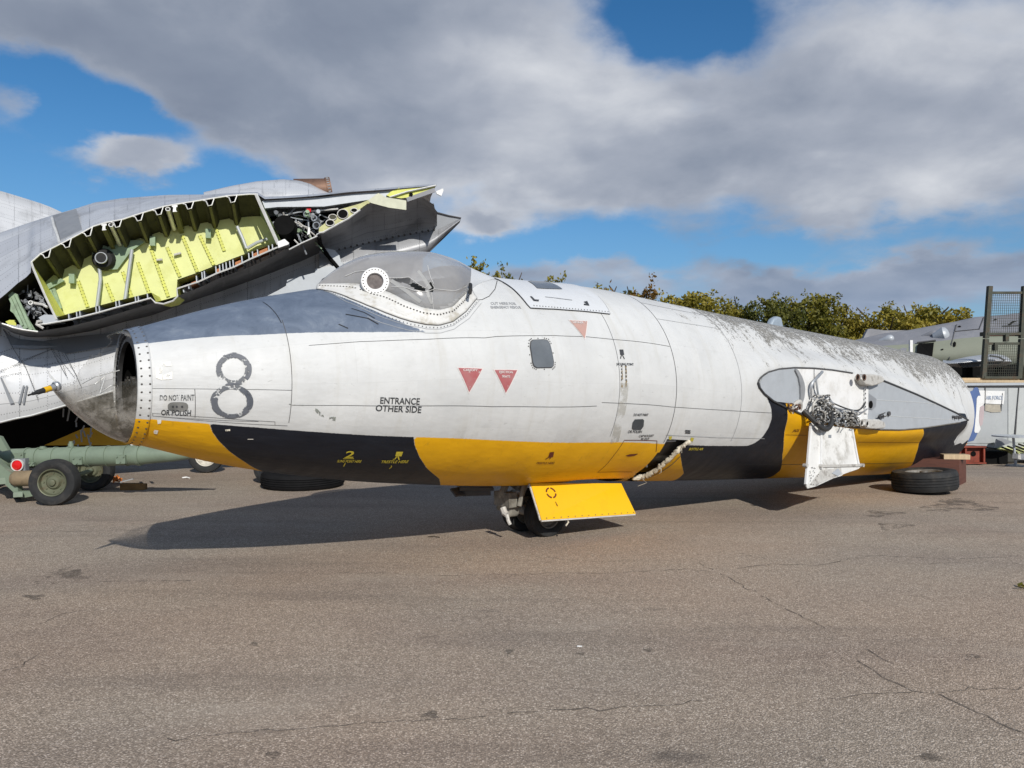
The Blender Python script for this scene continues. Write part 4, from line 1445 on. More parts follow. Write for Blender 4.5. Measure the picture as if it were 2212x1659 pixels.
for mm, n_, seed in (('dull_white', 85, 1), ('steel', 50, 2), ('hose', 26, 3), ('duct', 22, 4)):
    mb = MB(); rn = random.Random(seed)
    for k in range(n_):
        if rn.random() < .5:
            x, y = rn.uniform(640, 780), rn.uniform(390, 650)
            ln = rn.uniform(30, 90); an = rn.uniform(0, 6.28)
        else:
            x = rn.uniform(780, 1010); y = rn.uniform(525, 640) + (x - 780) * .12
            ln = rn.uniform(40, 110); an = rn.gauss(0, .7) if rn.random() < .5 else rn.gauss(1.0, .3)
        pts = []
        ln *= .8
        d = rn.uniform(.01, .11)
        for j in range(4):
            pts.append(PW(x, y, WD + d)); x += math.cos(an) * ln / 3; y += math.sin(an) * ln / 3
            an += rn.uniform(-.8, .8); d = max(.01, d + rn.uniform(-.05, .05)); y = max(400, min(y, 672)); x = max(632, min(x, 1050)); y = max(y, 505) if x > 790 else y
        mb.tube(pts, rn.uniform(.004, .011), 6)
    for k in range(9):
        x, y = (rn.uniform(650, 770), rn.uniform(420, 650)) if k % 2 else (rn.uniform(800, 950), rn.uniform(590, 650))
        mb.lathe([(0, 0), (0, .02), (.05, .02), (.055, .012), (.09, .012), (.09, 0)], PW(x, y, WD + .02), NH + Vector((rn.uniform(-.6, .6), 0, rn.uniform(-.6, .6))), 10)
    o = mb.build('pipe_cluster', M[mm], JET, True); o['kind'] = 'stuff'
mb = MB(); mb.lathe([(0, 0), (0, .10), (.03, .115), (.05, .09), (.05, .07), (.03, .05), (.02, 0)], PW(462, 510, WD - .03), NH + Vector((0, 0, -.4)), 20)
mb.build('hose_fitting', M['dull_white'], JET, True)
mb = MB(); rn = random.Random(5)
for k in range(16):
    x, y = rn.uniform(415, 515), rn.uniform(470, 540)
    mb.tube([PW(x + rn.uniform(-20, 20), y + rn.uniform(-12, 12), WD + rn.uniform(.02, .07)) for _ in range(3)], .008, 5)
o = mb.build('pipe_cluster', M['rustpipe'], JET); o['kind'] = 'stuff'
mb = MB(); rn = random.Random(8)
for k in range(12):
    x, y = rn.uniform(1215, 1260), rn.uniform(560, 610)
    mb.tube([PW(x, y, WD + .02), PW(x + rn.uniform(-20, 50), y + rn.uniform(-30, 20), WD + .06)], .007, 5)
mb.lathe([(0, 0), (0, .03), (.02, .03), (.02, 0)], PW(1296, 562, WD + .02), NH, 12)
o = mb.build('broken_bracket', M['line'], JET); o['kind'] = 'stuff'
mb = MB()
for k in range(4):
    mb.lathe([(0, 0), (0, .02), (.05, .015), (.05, 0)], PW(1860 + 18 * k, 590 + 8 * (k % 2), WD + .01), NH, 8)
o = mb.build('trailing_bolts', M['line'], JET); o['kind'] = 'stuff'


def FL(x, y, extra=0.0):
    return PW(x, y, WD + .03 + (y - 640) / 580 * .12 + extra)


flap_pts = [(600, 640), (790, 668), (975, 697), (1003, 850), (1035, 1012), (1052, 1022), (1022, 1050), (890, 1096), (870, 1112), (800, 1132), (650, 1202), (572, 1224), (553, 1190), (575, 1000), (588, 800)]
mb = MB(); mb.plate([FL(*p) for p in flap_pts], NH * .014)
M['flap'] = mat('grimy_white_panel', (.68, .68, .66), .5, 0, .10, 4, .08, 14, (.22, .20, .16), 5, .6)
flap = mb.build('hanging_panel', M['flap'], JET)
for a, b_, w, m_ in (((700, 690), (700, 1055), .03, 'white'), ((690, 1026), (1058, 1018), .028, 'dull_white'), ((612, 660), (566, 1190), .035, 'white'), ((975, 700), (1030, 1010), .022, 'white')):
    mb = MB(); mb.bar(FL(*a, .022), FL(*b_, .022), w, .022, NH); mb.build('panel_rail', M[m_], flap)
mb = MB()
for x, y in ((1058, 1018), (560, 1020), (690, 1026)):
    mb.lathe([(-.02, 0), (-.02, .022), (.03, .022), (.03, 0)], FL(x, y, .02), NH, 10)
mb.build('hinge_pin', M['dull_white'], flap, True)
mb = MB(); mb.plate([FL(*p, .016) for p in [(765, 750), (790, 750), (790, 775), (765, 775)]], NH * .003); mb.build('data_plate', M['steel'], flap)
mb = MB(); mb.plate([FL(*p, .016) for p in [(700, 1060), (860, 1045), (890, 1094), (800, 1130), (650, 1195), (600, 1190), (650, 1120)]], NH * .006)
mb.build('torn_skin', M['dull_white'], flap)
mb = MB(); mb.plate([FL(*p, .024) for p in [(795, 1090), (850, 1045), (880, 1090), (850, 1115)]], NH * .004); mb.build('torn_edge', M['wgrey'], flap)
mb = MB(); mb.tube([FL(553, 1195, .01), FL(575, 1000, .01), FL(590, 800, .01), FL(602, 645, .01)], .010, 5); mb.build('panel_edge', M['line'], flap)
mb = MB()
for k in range(22):
    x, y = random.Random(k).uniform(590, 680), random.Random(k + 50).uniform(1030, 1200)
    mb.lathe([(0, 0), (.003, .007)], FL(x, y, .022), NH, 6)
o = mb.build('rivets', M['rivet'], flap); o['kind'] = 'stuff'

# ---- blade fin on the spine
s1, _ = spd((1725, 712))
mb = MB(); base = Vector(hull(s1, R_(97), -.02))
prof = [(-.20, 0), (-.08, .16), (.02, .20), (.12, .195), (.19, .0)]
mb.plate([base + AX * x + Vector((0, 0, z)) - NH * .05 for x, z in prof], NH * .10)
fin = mb.build('spine_fin', mat('blue_grey_fin', (.30, .36, .42), .4, .1, .15, 6), JET)
bv = fin.modifiers.new('b', 'BEVEL'); bv.width = .035; bv.segments = 4
# grey lower tail fairing
# ---- nose wheel and its yellow door
d0, d1, d2, d3 = P(1146.4, 1044, 7.20), P(1342, 1044, 7.95), P(1373.5, 1109.7, 7.79), P(1170.5, 1123.6, 7.08)
dnr = (d1 - d0).cross(d3 - d0).normalized()
if dnr.dot(Vector((0, 0, H)) - d0) < 0: dnr = -dnr
mb = MB(); mb.plate([d0, d1, d2, d3], -dnr * .028)
M['dooryel'] = mat('door_yellow', (.76, .44, .006), .4, 0, .04, 2.5, .02, 20, (.6, .33, .01), 5, .3)
door = mb.build('wheel_door', M['dooryel'], JET)


def DR(u, v, o=.003):
    return (d0 * (1 - u) + d1 * u) * (1 - v) + (d3 * (1 - u) + d2 * u) * v + dnr * o


mb = MB()
for k in range(4):
    aa = [R_(a) for a in np.linspace(10 + 90 * k, 80 + 90 * k, 8)]
    n_ = len(aa)
    mb.add([DR(.175 + .052 * math.cos(a), .27 + .155 * math.sin(a)) for a in aa] + [DR(.175 + .039 * math.cos(a), .27 + .115 * math.sin(a)) for a in aa],
           [(i, i + 1, n_ + i + 1, n_ + i) for i in range(n_ - 1)])
mb.build('ring_mark', M['rink'], door)
mb = MB(); mb.add([DR(.186, .52), DR(.19, .52), DR(.200, .64), DR(.194, .65)], [(0, 1, 2, 3)]); mb.build('tick', M['rink'], door)
mb = MB()
for k in range(14):
    mb.lathe([(0, 0), (.003, .006)], DR(.05 + .93 * k / 13, .955), dnr, 6)
o = mb.build('rivets', M['rivet'], door); o['kind'] = 'stuff'
mb = MB(); mb.bar(DR(.0, .99, -.012), DR(1, .99, -.012), .034, .014, dnr); mb.bar(DR(.0, 0, -.014), DR(.0, .99, -.014), .03, .010, dnr)
mb.build('door_edge', M['dull_white'], door)


def wheel(name, c, ax, r, w, rr, tyre_m, rim_m, parent=None, groove=True, hub=True, n=48):
    """tyre with rim and hub; ax points outwards"""
    ax = Vector(ax).normalized()
    h = w / 2
    prof = [(-h * .72, rr), (-h * .95, rr + (r - rr) * .25), (-h, rr + (r - rr) * .5), (-h * .9, r * .945), (-h * .66, r * .985)]
    if groove:
        for g in (-.40, -.14, .14, .40):
            prof += [(h * (g - .045), r * .997), (h * (g - .03), r * .972), (h * (g + .03), r * .972), (h * (g + .045), r * .997)]
    prof += [(h * .66, r * .985), (h * .9, r * .945), (h, rr + (r - rr) * .5), (h * .95, rr + (r - rr) * .25), (h * .72, rr)]
    mb = MB(); mb.lathe(prof, c, ax, n); ty = mb.build('tyre', tyre_m, parent, True)
    mb = MB()
    mb.lathe([(h * .74, rr * 1.02), (h * .84, rr * 1.0), (h * .80, rr * .93), (h * .35, rr * .86), (h * .28, rr * .55), (h * .55, rr * .42), (h * .58, rr * .25), (h * .85, rr * .22), (h * .9, rr * .1), (h * .9, 0)], c, ax, n)
    mb.lathe([(-h * .74, rr * 1.02), (-h * .84, rr), (-h * .4, rr * .86), (-h * .4, 0)], c, ax, n)
    ri = mb.build('rim', rim_m, parent, True)
    mb = MB(); u = ax.orthogonal().normalized(); w_ = ax.cross(u)
    for k in range(8):
        a = 2 * math.pi * k / 8
        mb.lathe([(h * .30, rr * .055), (h * .42, rr * .055), (h * .42, 0)], Vector(c) + (u * math.cos(a) + w_ * math.sin(a)) * rr * .68, ax, 6)
    b_ = mb.build('wheel_nuts', rim_m, parent); b_['kind'] = 'stuff'
    return ty


wc = Vector((.33, 7.52, .215))
nw = bpy.data.objects.new('nose_wheel', None); COL.objects.link(nw); nw.parent = JET
M['nwrim'] = mat('grimy_rim', (.20, .19, .17), .6, .2, .3, 12, .05, 30, (.05, .045, .04), 8, .6)
wheel('nose_wheel', wc, NH, .225, .17, .135, M['rubber'], M['nwrim'], nw)
nw2 = bpy.data.objects.new('nose_wheel', None); COL.objects.link(nw2); nw2.parent = JET
wheel('nose_wheel', wc - NH * .36, NH, .225, .17, .135, M['rubber'], M['nwrim'], nw2)
mid = wc - NH * .18
mb = MB(); mb.tube([mid - AX * .1 + Vector((0, 0, .65)), mid - AX * .16 + Vector((0, 0, .30)), mid - AX * .26 + Vector((0, 0, .06))], [.07, .075, .06], 12)
mb.tube([mid - AX * .26 + Vector((0, 0, .06)), mid], .05, 10); mb.tube([mid - NH * .2, mid + NH * .2], .035, 10)
mb.build('nose_leg', M['dull_white'], JET, True)
mb = MB(); mb.box(mid - AX * .30 + Vector((0, 0, .10)), (.14, .16, .22), AX, Vector((.3, 0, 1))); mb.box(mid - AX * .22 + Vector((0, 0, .34)), (.10, .20, .18), AX, Vector((.5, 0, 1)))
yk = mb.build('leg_yoke', mat('grimy_casting', (.24, .23, .20), .6, .2, .35, 12, .1, 40, (.06, .05, .04), 7, .6), JET)
bv = yk.modifiers.new('b', 'BEVEL'); bv.width = .03; bv.segments = 3
mb = MB(); mb.tube([P(1086, 1097, 7.28), P(1090, 1108, 7.26), P(1096, 1112, 7.24)], .032, 8); mb.tube([P(1095, 1112, 7.24), P(1098, 1125, 7.22), P(1102, 1133, 7.22)], .018, 8)
mb.build('steering_jack', M['dull_white'], JET, True)
mb = MB(); mb.bar(P(990, 1052, 7.6), P(1062, 1052, 7.65), .35, .03); mb.bar(P(988, 1054, 7.5), P(1000, 1070, 7.45), .2, .02); mb.bar(P(1000, 1066, 7.5), P(1060, 1064, 7.5), .05, .05)
mb.build('bay_bracket', M['line'], JET)
mb = MB(); mb.box(mid - AX * .36 + Vector((0, 0, .16)), (.10, .24, .14), AX); mb.tube([mid - AX * .34 - NH * .12 + Vector((0, 0, .05)), mid - AX * .40 + Vector((0, 0, .22)), mid - AX * .22 + Vector((0, 0, .52))], .035, 8)
mb.tube([mid - AX * .30 + NH * .14 + Vector((0, 0, .10)), mid - AX * .18 + NH * .14 + Vector((0, 0, .5))], .025, 8)
mb.build('drag_strut', yk.data.materials[0], JET, True)
mb = MB(); mb.tube([P(1224, 1120, 7.3), P(1228, 1128, 7.28), P(1222, 1136, 7.26)], .008, 6); mb.build('loose_cord', M['rope'], JET)

# ======================================================================= the hulk on the left
LY = R_(14)
E1 = Vector((math.cos(LY), math.sin(LY), 0)); E3 = Vector((-math.sin(LY), math.cos(LY), 0))
LO = P(300, 600, 10.3)


def LP(px, py, d=0.0):
    """photo position to a point d behind the plane of the cut wing"""
    o = LO + E3 * d
    dr = Vector(((px - CX) / F, 1, -(py - CY) / F))
    t = (o - Vector((0, 0, H))).dot(E3) / dr.dot(E3)
    return Vector((0, 0, H)) + dr * t


def Q1(x, y): return (.25233 * x, 360.1 + .25233 * y)
def Q2(x, y): return (504.2 + .25233 * x, 360.1 + .25233 * y)
def Q3(x, y): return (.14653 * x, 630.2 + .14653 * y)
def Q4(x, y): return (540.2 + .1221 * x, 378.1 + .1221 * y)
def Q5(x, y): return (.27134 * x, 675.2 + .27134 * y)


HULK = thing('aircraft_hulk', 'silver aircraft hulk with its wing sawn off, showing a yellow green tank bay', 'aircraft', tuple(P(300, 600, 11)))


def skin_mat(name, base, dark, rough=.42, metal=.35, dirt=(.26, .27, .29)):
    """riveted sheet: panels of slightly different tone with rows of rivets"""
    m = bpy.data.materials.new(name); m.use_nodes = True
    q = NT(m.node_tree); b = q.N['Principled BSDF']
    uv = q.n('ShaderNodeUVMap').outputs[0]
    br = q.n('ShaderNodeTexBrick'); q.set(br.inputs['Vector'], uv)
    br.inputs['Color1'].default_value = tuple(base) + (1,); br.inputs['Color2'].default_value = tuple(dark) + (1,)
    br.inputs['Mortar'].default_value = tuple(c * .62 for c in dark) + (1,)
    br.inputs['Scale'].default_value = 1.0; br.inputs['Mortar Size'].default_value = .004; br.inputs['Bias'].default_value = -.1
    br.inputs['Brick Width'].default_value = 1.05; br.inputs['Row Height'].default_value = .42
    n1 = q.noise(uv, 1.6, 7, .62, .4)
    c = q.mix(q.math('MULTIPLY', q.smooth(n1, .45, .65), .55), br.outputs[0], dirt)
    st = q.noise(q.mapping(uv, (8, 1, 1)), 1.2, 5, .6)
    c = q.mix(q.math('MULTIPLY', q.smooth(st, .55, .72), .4), c, (.20, .20, .20))
    # rivets: dots on lines each .42 x .26
    sx = q.n('ShaderNodeSeparateXYZ'); q.L.new(uv, sx.inputs[0])
    def dots(a, b_, pa, pb, r):
        ua = q.math('SUBTRACT', q.math('FRACT', q.math('DIVIDE', a, pa)), .5)
        ub = q.math('SUBTRACT', q.math('FRACT', q.math('DIVIDE', b_, pb)), .5)
        d = q.math('ADD', q.math('POWER', q.math('MULTIPLY', ua, pa), 2.0), q.math('POWER', q.math('MULTIPLY', ub, pb), 2.0))
        return q.math('LESS_THAN', d, r * r)
    dd = q.math('MAXIMUM', dots(sx.outputs[0], sx.outputs[1], .035, .21, .006), dots(sx.outputs[1], sx.outputs[0], .035, .35, .006))
    c = q.mix(q.math('MULTIPLY', dd, .7), c, (.06, .06, .065))
    q.L.new(c, b.inputs['Base Color'])
    q.L.new(q.math('ADD', rough, q.math('MULTIPLY', q.math('SUBTRACT', n1, .5), .4)), b.inputs['Roughness'])
    b.inputs['Metallic'].default_value = metal
    bp = q.n('ShaderNodeBump'); bp.inputs['Strength'].default_value = .25; bp.inputs['Distance'].default_value = .02
    q.L.new(q.math('ADD', q.noise(uv, 3, 3, .5), q.math('MULTIPLY', dd, .3)), bp.inputs['Height']); q.L.new(bp.outputs[0], b.inputs['Normal'])
    return m


def uvgrid(name, rows, m, parent, thick=0.0):
    """grid with UVs in metres"""
    o = grid(name, rows, m, parent, True, thick)
    n = len(rows[0]); k = len(rows)
    mid = rows[k // 2]
    ux = np.r_[0, np.cumsum([(Vector(b) - Vector(a)).length for a, b in zip(mid[:-1], mid[1:])])]
    vy = np.r_[0, np.cumsum([(Vector(rows[i + 1][n // 2]) - Vector(rows[i][n // 2])).length for i in range(k - 1)])]
    UU, VV = np.meshgrid(ux, vy)
    me = o.data; l = me.uv_layers.new(name='UVMap')
    li = np.empty(len(me.loops), np.int32); me.loops.foreach_get('vertex_index', li)
    l.data.foreach_set('uv', np.stack([UU.ravel(), VV.ravel()], -1)[li].ravel().astype(np.float32))
    return o


M['skinA'] = skin_mat('riveted_silver', (.52, .54, .57), (.42, .44, .48), .42, .25)
M['skinB'] = skin_mat('riveted_bright', (.66, .67, .68), (.56, .575, .59), .40, .22, (.36, .37, .38))
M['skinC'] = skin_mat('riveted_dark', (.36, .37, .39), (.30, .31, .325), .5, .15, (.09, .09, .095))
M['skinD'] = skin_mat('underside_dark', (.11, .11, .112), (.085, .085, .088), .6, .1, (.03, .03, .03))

UP = [(-40, 690), (-20, 665), (0, 645), (15, 632.6), (38, 612), (55.5, 600), (66.5, 588.5), (67.5, 566), (88, 548), (111, 536.7), (141, 521.6), (176.6, 502.7), (202, 488.8),
      (227, 481), (265, 473.6), (303, 461), (353, 446), (398.7, 438), (444, 430.8), (492, 423), (537.5, 419.4), (557, 419.4), (572, 430), (630, 427), (681, 423.4), (756.5, 414.6), (832, 409.6), (877.6, 405.8), (943, 400.5)]
SIL = [(-60, 512), (0, 502.7), (57, 483), (117, 463.6), (163, 450.6), (203.5, 437.6), (260.5, 428.6), (358, 421), (444, 420), (504, 417), (557, 415.5), (572, 425), (620, 424), (680, 420), (760, 412), (832, 407), (943, 398)]
LOW_ = [(-40, 680), (0, 694), (5, 698), (25, 707), (50, 713), (83, 716), (101, 713), (151, 705), (212, 690), (252, 678), (325, 656), (382, 640), (429, 622), (467, 604), (504, 590), (558, 570), (600, 548), (623, 536), (686, 511), (746, 476), (792, 440)]
LOWEDGE = [(83, 701), (101, 699.5), (151, 690.6), (212, 675.5), (252, 664), (325.5, 644), (335.6, 654), (353, 656.6), (373.5, 650), (383.5, 640), (382, 623.8), (429, 608.6), (467, 591), (504.7, 577), (542, 559), (600, 534)]

# upper skin from the cut edge back over the fuselage
xs = [-40] + list(np.linspace(0, 66, 8)) + list(np.linspace(68, 556, 44)) + list(np.linspace(572, 943, 24))
rows = []
for k, w in enumerate(np.linspace(0, 1, 9)):
    row = []
    for x in xs:
        yu = polyinterp(UP, x); ysil = min(polyinterp(SIL, x), yu - 2)
        a = LP(x, yu, 0.0); c = LP(x, ysil, 1.5)
        b_ = LP(x, yu * .45 + ysil * .55, .62) + Vector((0, 0, .03))
        p = a * (1 - w)**2 + b_ * 2 * w * (1 - w) + c * w * w
        row.append(p)
    rows.append(row)
for dz, dd in ((-.05, 2.2), (-.5, 3.0), (-1.6, 3.6), (-3.0, 3.7)):
    rows.append([LP(x, polyinterp(SIL, x), 1.5) + E3 * (dd - 1.5) + Vector((0, 0, dz)) for x in xs])
uvgrid('upper_skin', rows, M['skinA'], HULK)
# a darker patch panel with its strap
pt = [(115, 468), (165, 454), (177, 499), (131, 521)]
mb = MB(); mb.plate([LP(x, y, d - .03) for (x, y), d in zip(pt, (1.1, 1.1, .12, .12))], Vector((0, 0, .02)))
mb.build('patch_panel', M['silver_dull'], HULK)
mb = MB(); mb.tube([LP(112, 470, 1.05), LP(117, 490, .6), LP(125, 512, .2), LP(128, 524, .05)], .016, 6); mb.build('skin_strap', M['edge'], HULK)

# lower skin: dark shaded underside, lit fuselage side, bottom edge
JOINT = [(-40, 690), (0, 704), (7, 706), (29, 719.6), (61.5, 728), (124.5, 727), (198, 715), (264, 696), (322, 683), (429, 645), (467, 632.6), (504, 620), (592.5, 587), (655.6, 562), (692, 545)]
BOT = [(-60, 924), (0, 912.6), (30, 905), (68, 897.7), (141, 876), (220, 852), (300, 828), (420, 790), (560, 745), (700, 700)]
xs = list(np.linspace(-50, 692, 110))
r0 = [LP(x, polyinterp(LOW_, x), 0.0) for x in xs]
r05 = [LP(x, polyinterp(LOW_, x) * .5 + polyinterp(JOINT, x) * .5, .45) for x in xs]
r1 = [LP(x, polyinterp(JOINT, x), .92) for x in xs]
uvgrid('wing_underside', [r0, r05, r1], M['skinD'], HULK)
rows = [r1]
for w in np.linspace(.05, 1, 20):
    rows.append([LP(x, polyinterp(JOINT, x) * (1 - w) + polyinterp(BOT, x) * w, .92 - .30 * math.sin(w * 2.2) + .02) for x in xs])
uvgrid('side_skin', rows, M['skinB'], HULK)
bot = rows[-1]
rows = [bot, [p + E3 * .25 + Vector((0, 0, -.01)) for p in bot], [p + E3 * 1.6 + Vector((0, 0, .25)) for p in bot]]
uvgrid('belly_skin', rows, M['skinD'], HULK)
mb = MB(); mb.tube([p + Vector((0, -.005, 0)) for p in bot], .012, 5); mb.build('skin_edge', M['edge'], HULK)
# the fuselage going on past the left edge of the picture
SILX = [(-520, 640), (-300, 560), (-60, 512), (10, 501)]
BOTX = [(-520, 950), (-60, 924), (10, 911)]
rows = []
for w in np.linspace(0, 1, 16):
    rows.append([LP(x, polyinterp(SILX, x) * (1 - w) + polyinterp(BOTX, x) * w, 1.55 - .72 * math.sin(w * 2.4)) for x in np.linspace(-520, -2, 24)])
rows = [[p + E3 * 1.4 + Vector((0, 0, -.35)) for p in rows[0]]] + rows + [[p + E3 * 1.4 + Vector((0, 0, .2)) for p in rows[-1]]]
uvgrid('forward_skin', rows, M['skinB'], HULK)
# belly and bay below; the black wall stands in for deep shade
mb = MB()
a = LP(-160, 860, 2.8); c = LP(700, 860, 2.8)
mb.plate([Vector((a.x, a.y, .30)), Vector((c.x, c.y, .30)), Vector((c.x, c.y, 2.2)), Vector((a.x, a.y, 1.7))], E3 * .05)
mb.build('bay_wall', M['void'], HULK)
mb = MB()
mb.plate([LP(95, 962, 2.75), LP(330, 962, 2.75), LP(330, 915, 2.75), LP(180, 925, 2.75)], E3 * .03)
mb.build('belly_stripe', M['yellow'], HULK)
mb = MB()
for x in (-30, 640):
    mb = MB(); mb.bar(Vector((LP(x, 900, 1.2).x, LP(x, 900, 1.2).y, 0)), LP(x, 800, 1.2), .25, .25); mb.build('support_post', M['void'], HULK)
rn = random.Random(2)
mb = MB()
for k in range(16):
    p = LP(rn.uniform(135, 200), rn.uniform(880, 960), 2.2)
    mb.tube([p, p + Vector((rn.uniform(-.1, .1), 0, rn.uniform(-.25, .1)))], .012, 5)
o = mb.build('bay_pipework', M['wgrey'], HULK); o['kind'] = 'stuff'
mb = MB()
for x in (286, 311):
    mb.bar(LP(x - 6, 946, .3), LP(x + 4, 972, .3), .05, .03)
mb.build('white_prop', M['white'], HULK)
# patches and seams on the side skin
def side(x, y, o=.03):
    o = max(o, .03)
    yj = polyinterp(JOINT, x); yb = polyinterp(BOT, x); w = (y - yj) / (yb - yj)
    return LP(x, y, .92 - .30 * math.sin(w * 2.2) + .02 - o)


def side_line(pts, r, nm, m):
    pts = [np.array(p) for p in pts]
    fin_ = [a + (b - a) * k / 12 for a, b in zip(pts[:-1], pts[1:]) for k in range(12)] + [pts[-1]]
    mb = MB(); mb.tube([side(*p) for p in fin_], r, 5); return mb.build(nm, m, HULK)


for a in ([Q3(330, 1030), Q3(700, 870), Q3(860, 800)], [Q3(0, 1160), Q3(330, 1030)], [Q3(860, 680), Q3(960, 900), Q3(1130, 1250), Q3(1200, 1400)], [Q3(50, 560), Q3(200, 850), Q3(380, 1120), Q3(560, 1600)],
          [Q3(740, 820), Q3(970, 1230)]):
    side_line(a, .0035, 'skin_seam', mat('seam_grey', (.15, .155, .16), .7))
M['duct_tape'] = M['silver_dull']
mb = MB()
for pl in ([Q3(0, 1260), Q3(30, 1270), Q3(210, 1640), Q3(150, 1650)], [Q3(340, 1380), Q3(365, 1380), Q3(300, 1650), Q3(265, 1650)], [Q3(385, 1380), Q3(412, 1385), Q3(360, 1650), Q3(330, 1650)]):
    mb = MB(); mb.plate([side(*p) for p in pl], -E3 * .006); mb.build('skin_strip', M['silver_dull'], HULK)
mb = MB(); mb.plate([side(*Q3(*p), .02) for p in [(60, 560), (160, 790), (240, 830), (480, 850), (700, 840), (860, 800), (870, 690), (640, 730), (300, 700), (130, 640)]], -E3 * .004)
mb.build('grey_patch', M['silver_dull'], HULK)
mb = MB(); mb.plate([side(*Q3(*p), .02) for p in [(740, 830), (980, 910), (1500, 830), (2050, 720), (2150, 560), (1200, 650), (870, 690)]], -E3 * .004)
mb.build('grey_patch', M['silver_dull'], HULK)
rn = random.Random(9)
mb = MB()
for a, b_, n_ in (((60, 560), (200, 840), 14), ((130, 600), (215, 780), 12), ((750, 690), (770, 850), 12), ((700, 870), (330, 1010), 22), ((770, 850), (1090, 1250), 26), ((900, 880), (1130, 1230), 20), ((860, 880), (990, 1270), 20),
                  ((480, 840), (740, 770), 14), ((0, 1180), (300, 1060), 18), ((0, 900), (170, 840), 9), ((20, 1250), (300, 1190), 16), ((620, 1100), (850, 1030), 10), ((350, 1050), (560, 1560), 28)):
    n_ = int(n_ * .75)
    for k in range(n_):
        w = k / (n_ - 1)
        c = side(*Q3(a[0] + (b_[0] - a[0]) * w, a[1] + (b_[1] - a[1]) * w), .018)
        mb.lathe([(0, .0065), (.004, .004), (.004, 0)], c, -E3, 6)
o = mb.build('bolt_heads', M['rivet'], HULK); o['kind'] = 'stuff'

# tank bay: box behind the cut
BAY_V = E3 * .52 + Vector((0, 0, -.20))
ceil_pts = [(67.5, 566), (88, 548), (111, 536.7), (141, 521.6), (176.6, 502.7), (202, 488.8), (227, 481), (265, 473.6), (303, 461), (353, 446), (398.7, 438), (444, 430.8), (492, 423), (537.5, 419.4), (557, 419.4)]
floor_pts = [(608, 521), (560, 537), (504.7, 560), (429, 590), (383, 606), (383, 640), (372, 650), (353, 655), (337, 652), (327, 632), (252, 650), (212, 661), (151, 677), (120, 686)]
OUT = ceil_pts + floor_pts


def inset(p, off):     # move a little to the inside of the bay
    cx_, cy_ = 340, 560
    return (p[0] + (cx_ - p[0]) * off, p[1] + (cy_ - p[1]) * off)


def bay_wall(pts, name, m, d0=.0, d1=1.0):
    rows = []
    for k in range(4):
        d = d0 + (d1 - d0) * k / 3
        rows.append([LP(*p, 0) + BAY_V * d for p in pts])
    return grid(name, rows, m, HULK, False)


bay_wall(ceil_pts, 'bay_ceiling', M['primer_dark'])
def spar(pt_top, pt_bot, nm, m):
    rows = [[LP(*pt_top) + BAY_V * k, LP(*pt_bot) + E3 * .52 * k] for k in (0, .33, .66, 1)]
    return grid(nm, rows, m, HULK, False)


spar(OUT[14], OUT[15], 'rear_spar', M['green_zinc'])
spar(OUT[0], OUT[-1], 'front_spar', M['primer'])
rows = [[LP(*p, 0) + E3 * (.52 * k / 3) for p in floor_pts] for k in range(4)]
grid('bay_floor', rows, M['primer'], HULK, False)
mb = MB(); mb.plate([LP(*p) + BAY_V for p in ceil_pts] + [LP(*p) + E3 * .53 for p in floor_pts], E3 * .02)
M['bayback'] = mat('bay_back_primer', (.66, .69, .30), .5, 0, .07, 2.5, .05, 30, (.45, .46, .10), 3.2, .35)
mb.build('bay_back', M['bayback'], HULK)


def BK(x, y, o=.01):    # on the back wall, traced in view 1
    px, py = Q1(x, y)
    return LP(px, py, .52 - o)


for a, b_ in (((670, 980), (750, 1200)), ((910, 1000), (980, 1170)), ((1050, 900), (1130, 1120)), ((1180, 820), (1280, 1090)), ((1285, 680), (1440, 1110)), ((1430, 690), (1540, 940)), ((1560, 590), (1690, 900)), ((1710, 590), (1830, 840)), ((1850, 530), (1920, 720))):
    mb = MB(); mb.bar(BK(*a), BK(*b_), .045, .012, E3)
    mb.build('bay_rib', M['primer'], HULK)
    mb = MB()
    pa, pb = BK(*a, .022), BK(*b_, .022); n_ = max(5, int((pb - pa).length / .045))
    sd = (pb - pa).cross(E3).normalized() * .016
    for k in range(n_):
        for sg in (-1, 1):
            mb.lathe([(0, .006), (.003, 0)], pa + (pb - pa) * k / n_ + sd * sg, -E3, 5)
    o = mb.build('rivets', M['primer_dark'], HULK); o['kind'] = 'stuff'
for a in ([(850, 860), (860, 960), (830, 1200)], [(1130, 710), (1110, 850), (1070, 1140)], [(2030, 510), (2080, 620), (2110, 700)], [(2115, 700), (2200, 650), (2290, 620)]):
    mb = MB(); mb.tube([BK(*p, .09) for p in a], .024, 8); mb.build('vent_pipe', M['wgrey'], HULK, True)
mb = MB(); c = BK(900, 800, .02)
mb.lathe([(0, .0), (0, .15), (.08, .15), (.13, .12), (.13, .075), (.18, .075), (.20, .06), (.20, 0)], c, -E3, 24); pump = mb.build('fuel_pump', M['rubber'], HULK, True)
mb = MB(); mb.lathe([(.195, .060), (.21, .068), (.21, .078), (.195, .082)], c, -E3, 24, True); mb.build('pump_ring', M['steel'], pump, True)
mb = MB(); mb.plate([BK(*p, .03) for p in [(800, 640), (930, 690), (1000, 640), (1200, 630), (1240, 650), (1130, 720), (1010, 880), (940, 885), (860, 880), (790, 800)]], -E3 * .03)
mb.build('pump_plate', M['green_zinc'], HULK)
mb = MB(); mb.plate([BK(*p, .03) for p in [(410, 1010), (530, 960), (560, 980), (430, 1050)]], -E3 * .05); mb.build('bay_bracket', M['green_zinc'], HULK)
for a in (((430, 1055), (500, 1225)), ((460, 1045), (520, 1215))):
    mb = MB(); mb.bar(BK(*a[0], .05), BK(*a[1], .05), .04, .03, E3); mb.build('bay_bracket', M['green_zinc'], HULK)
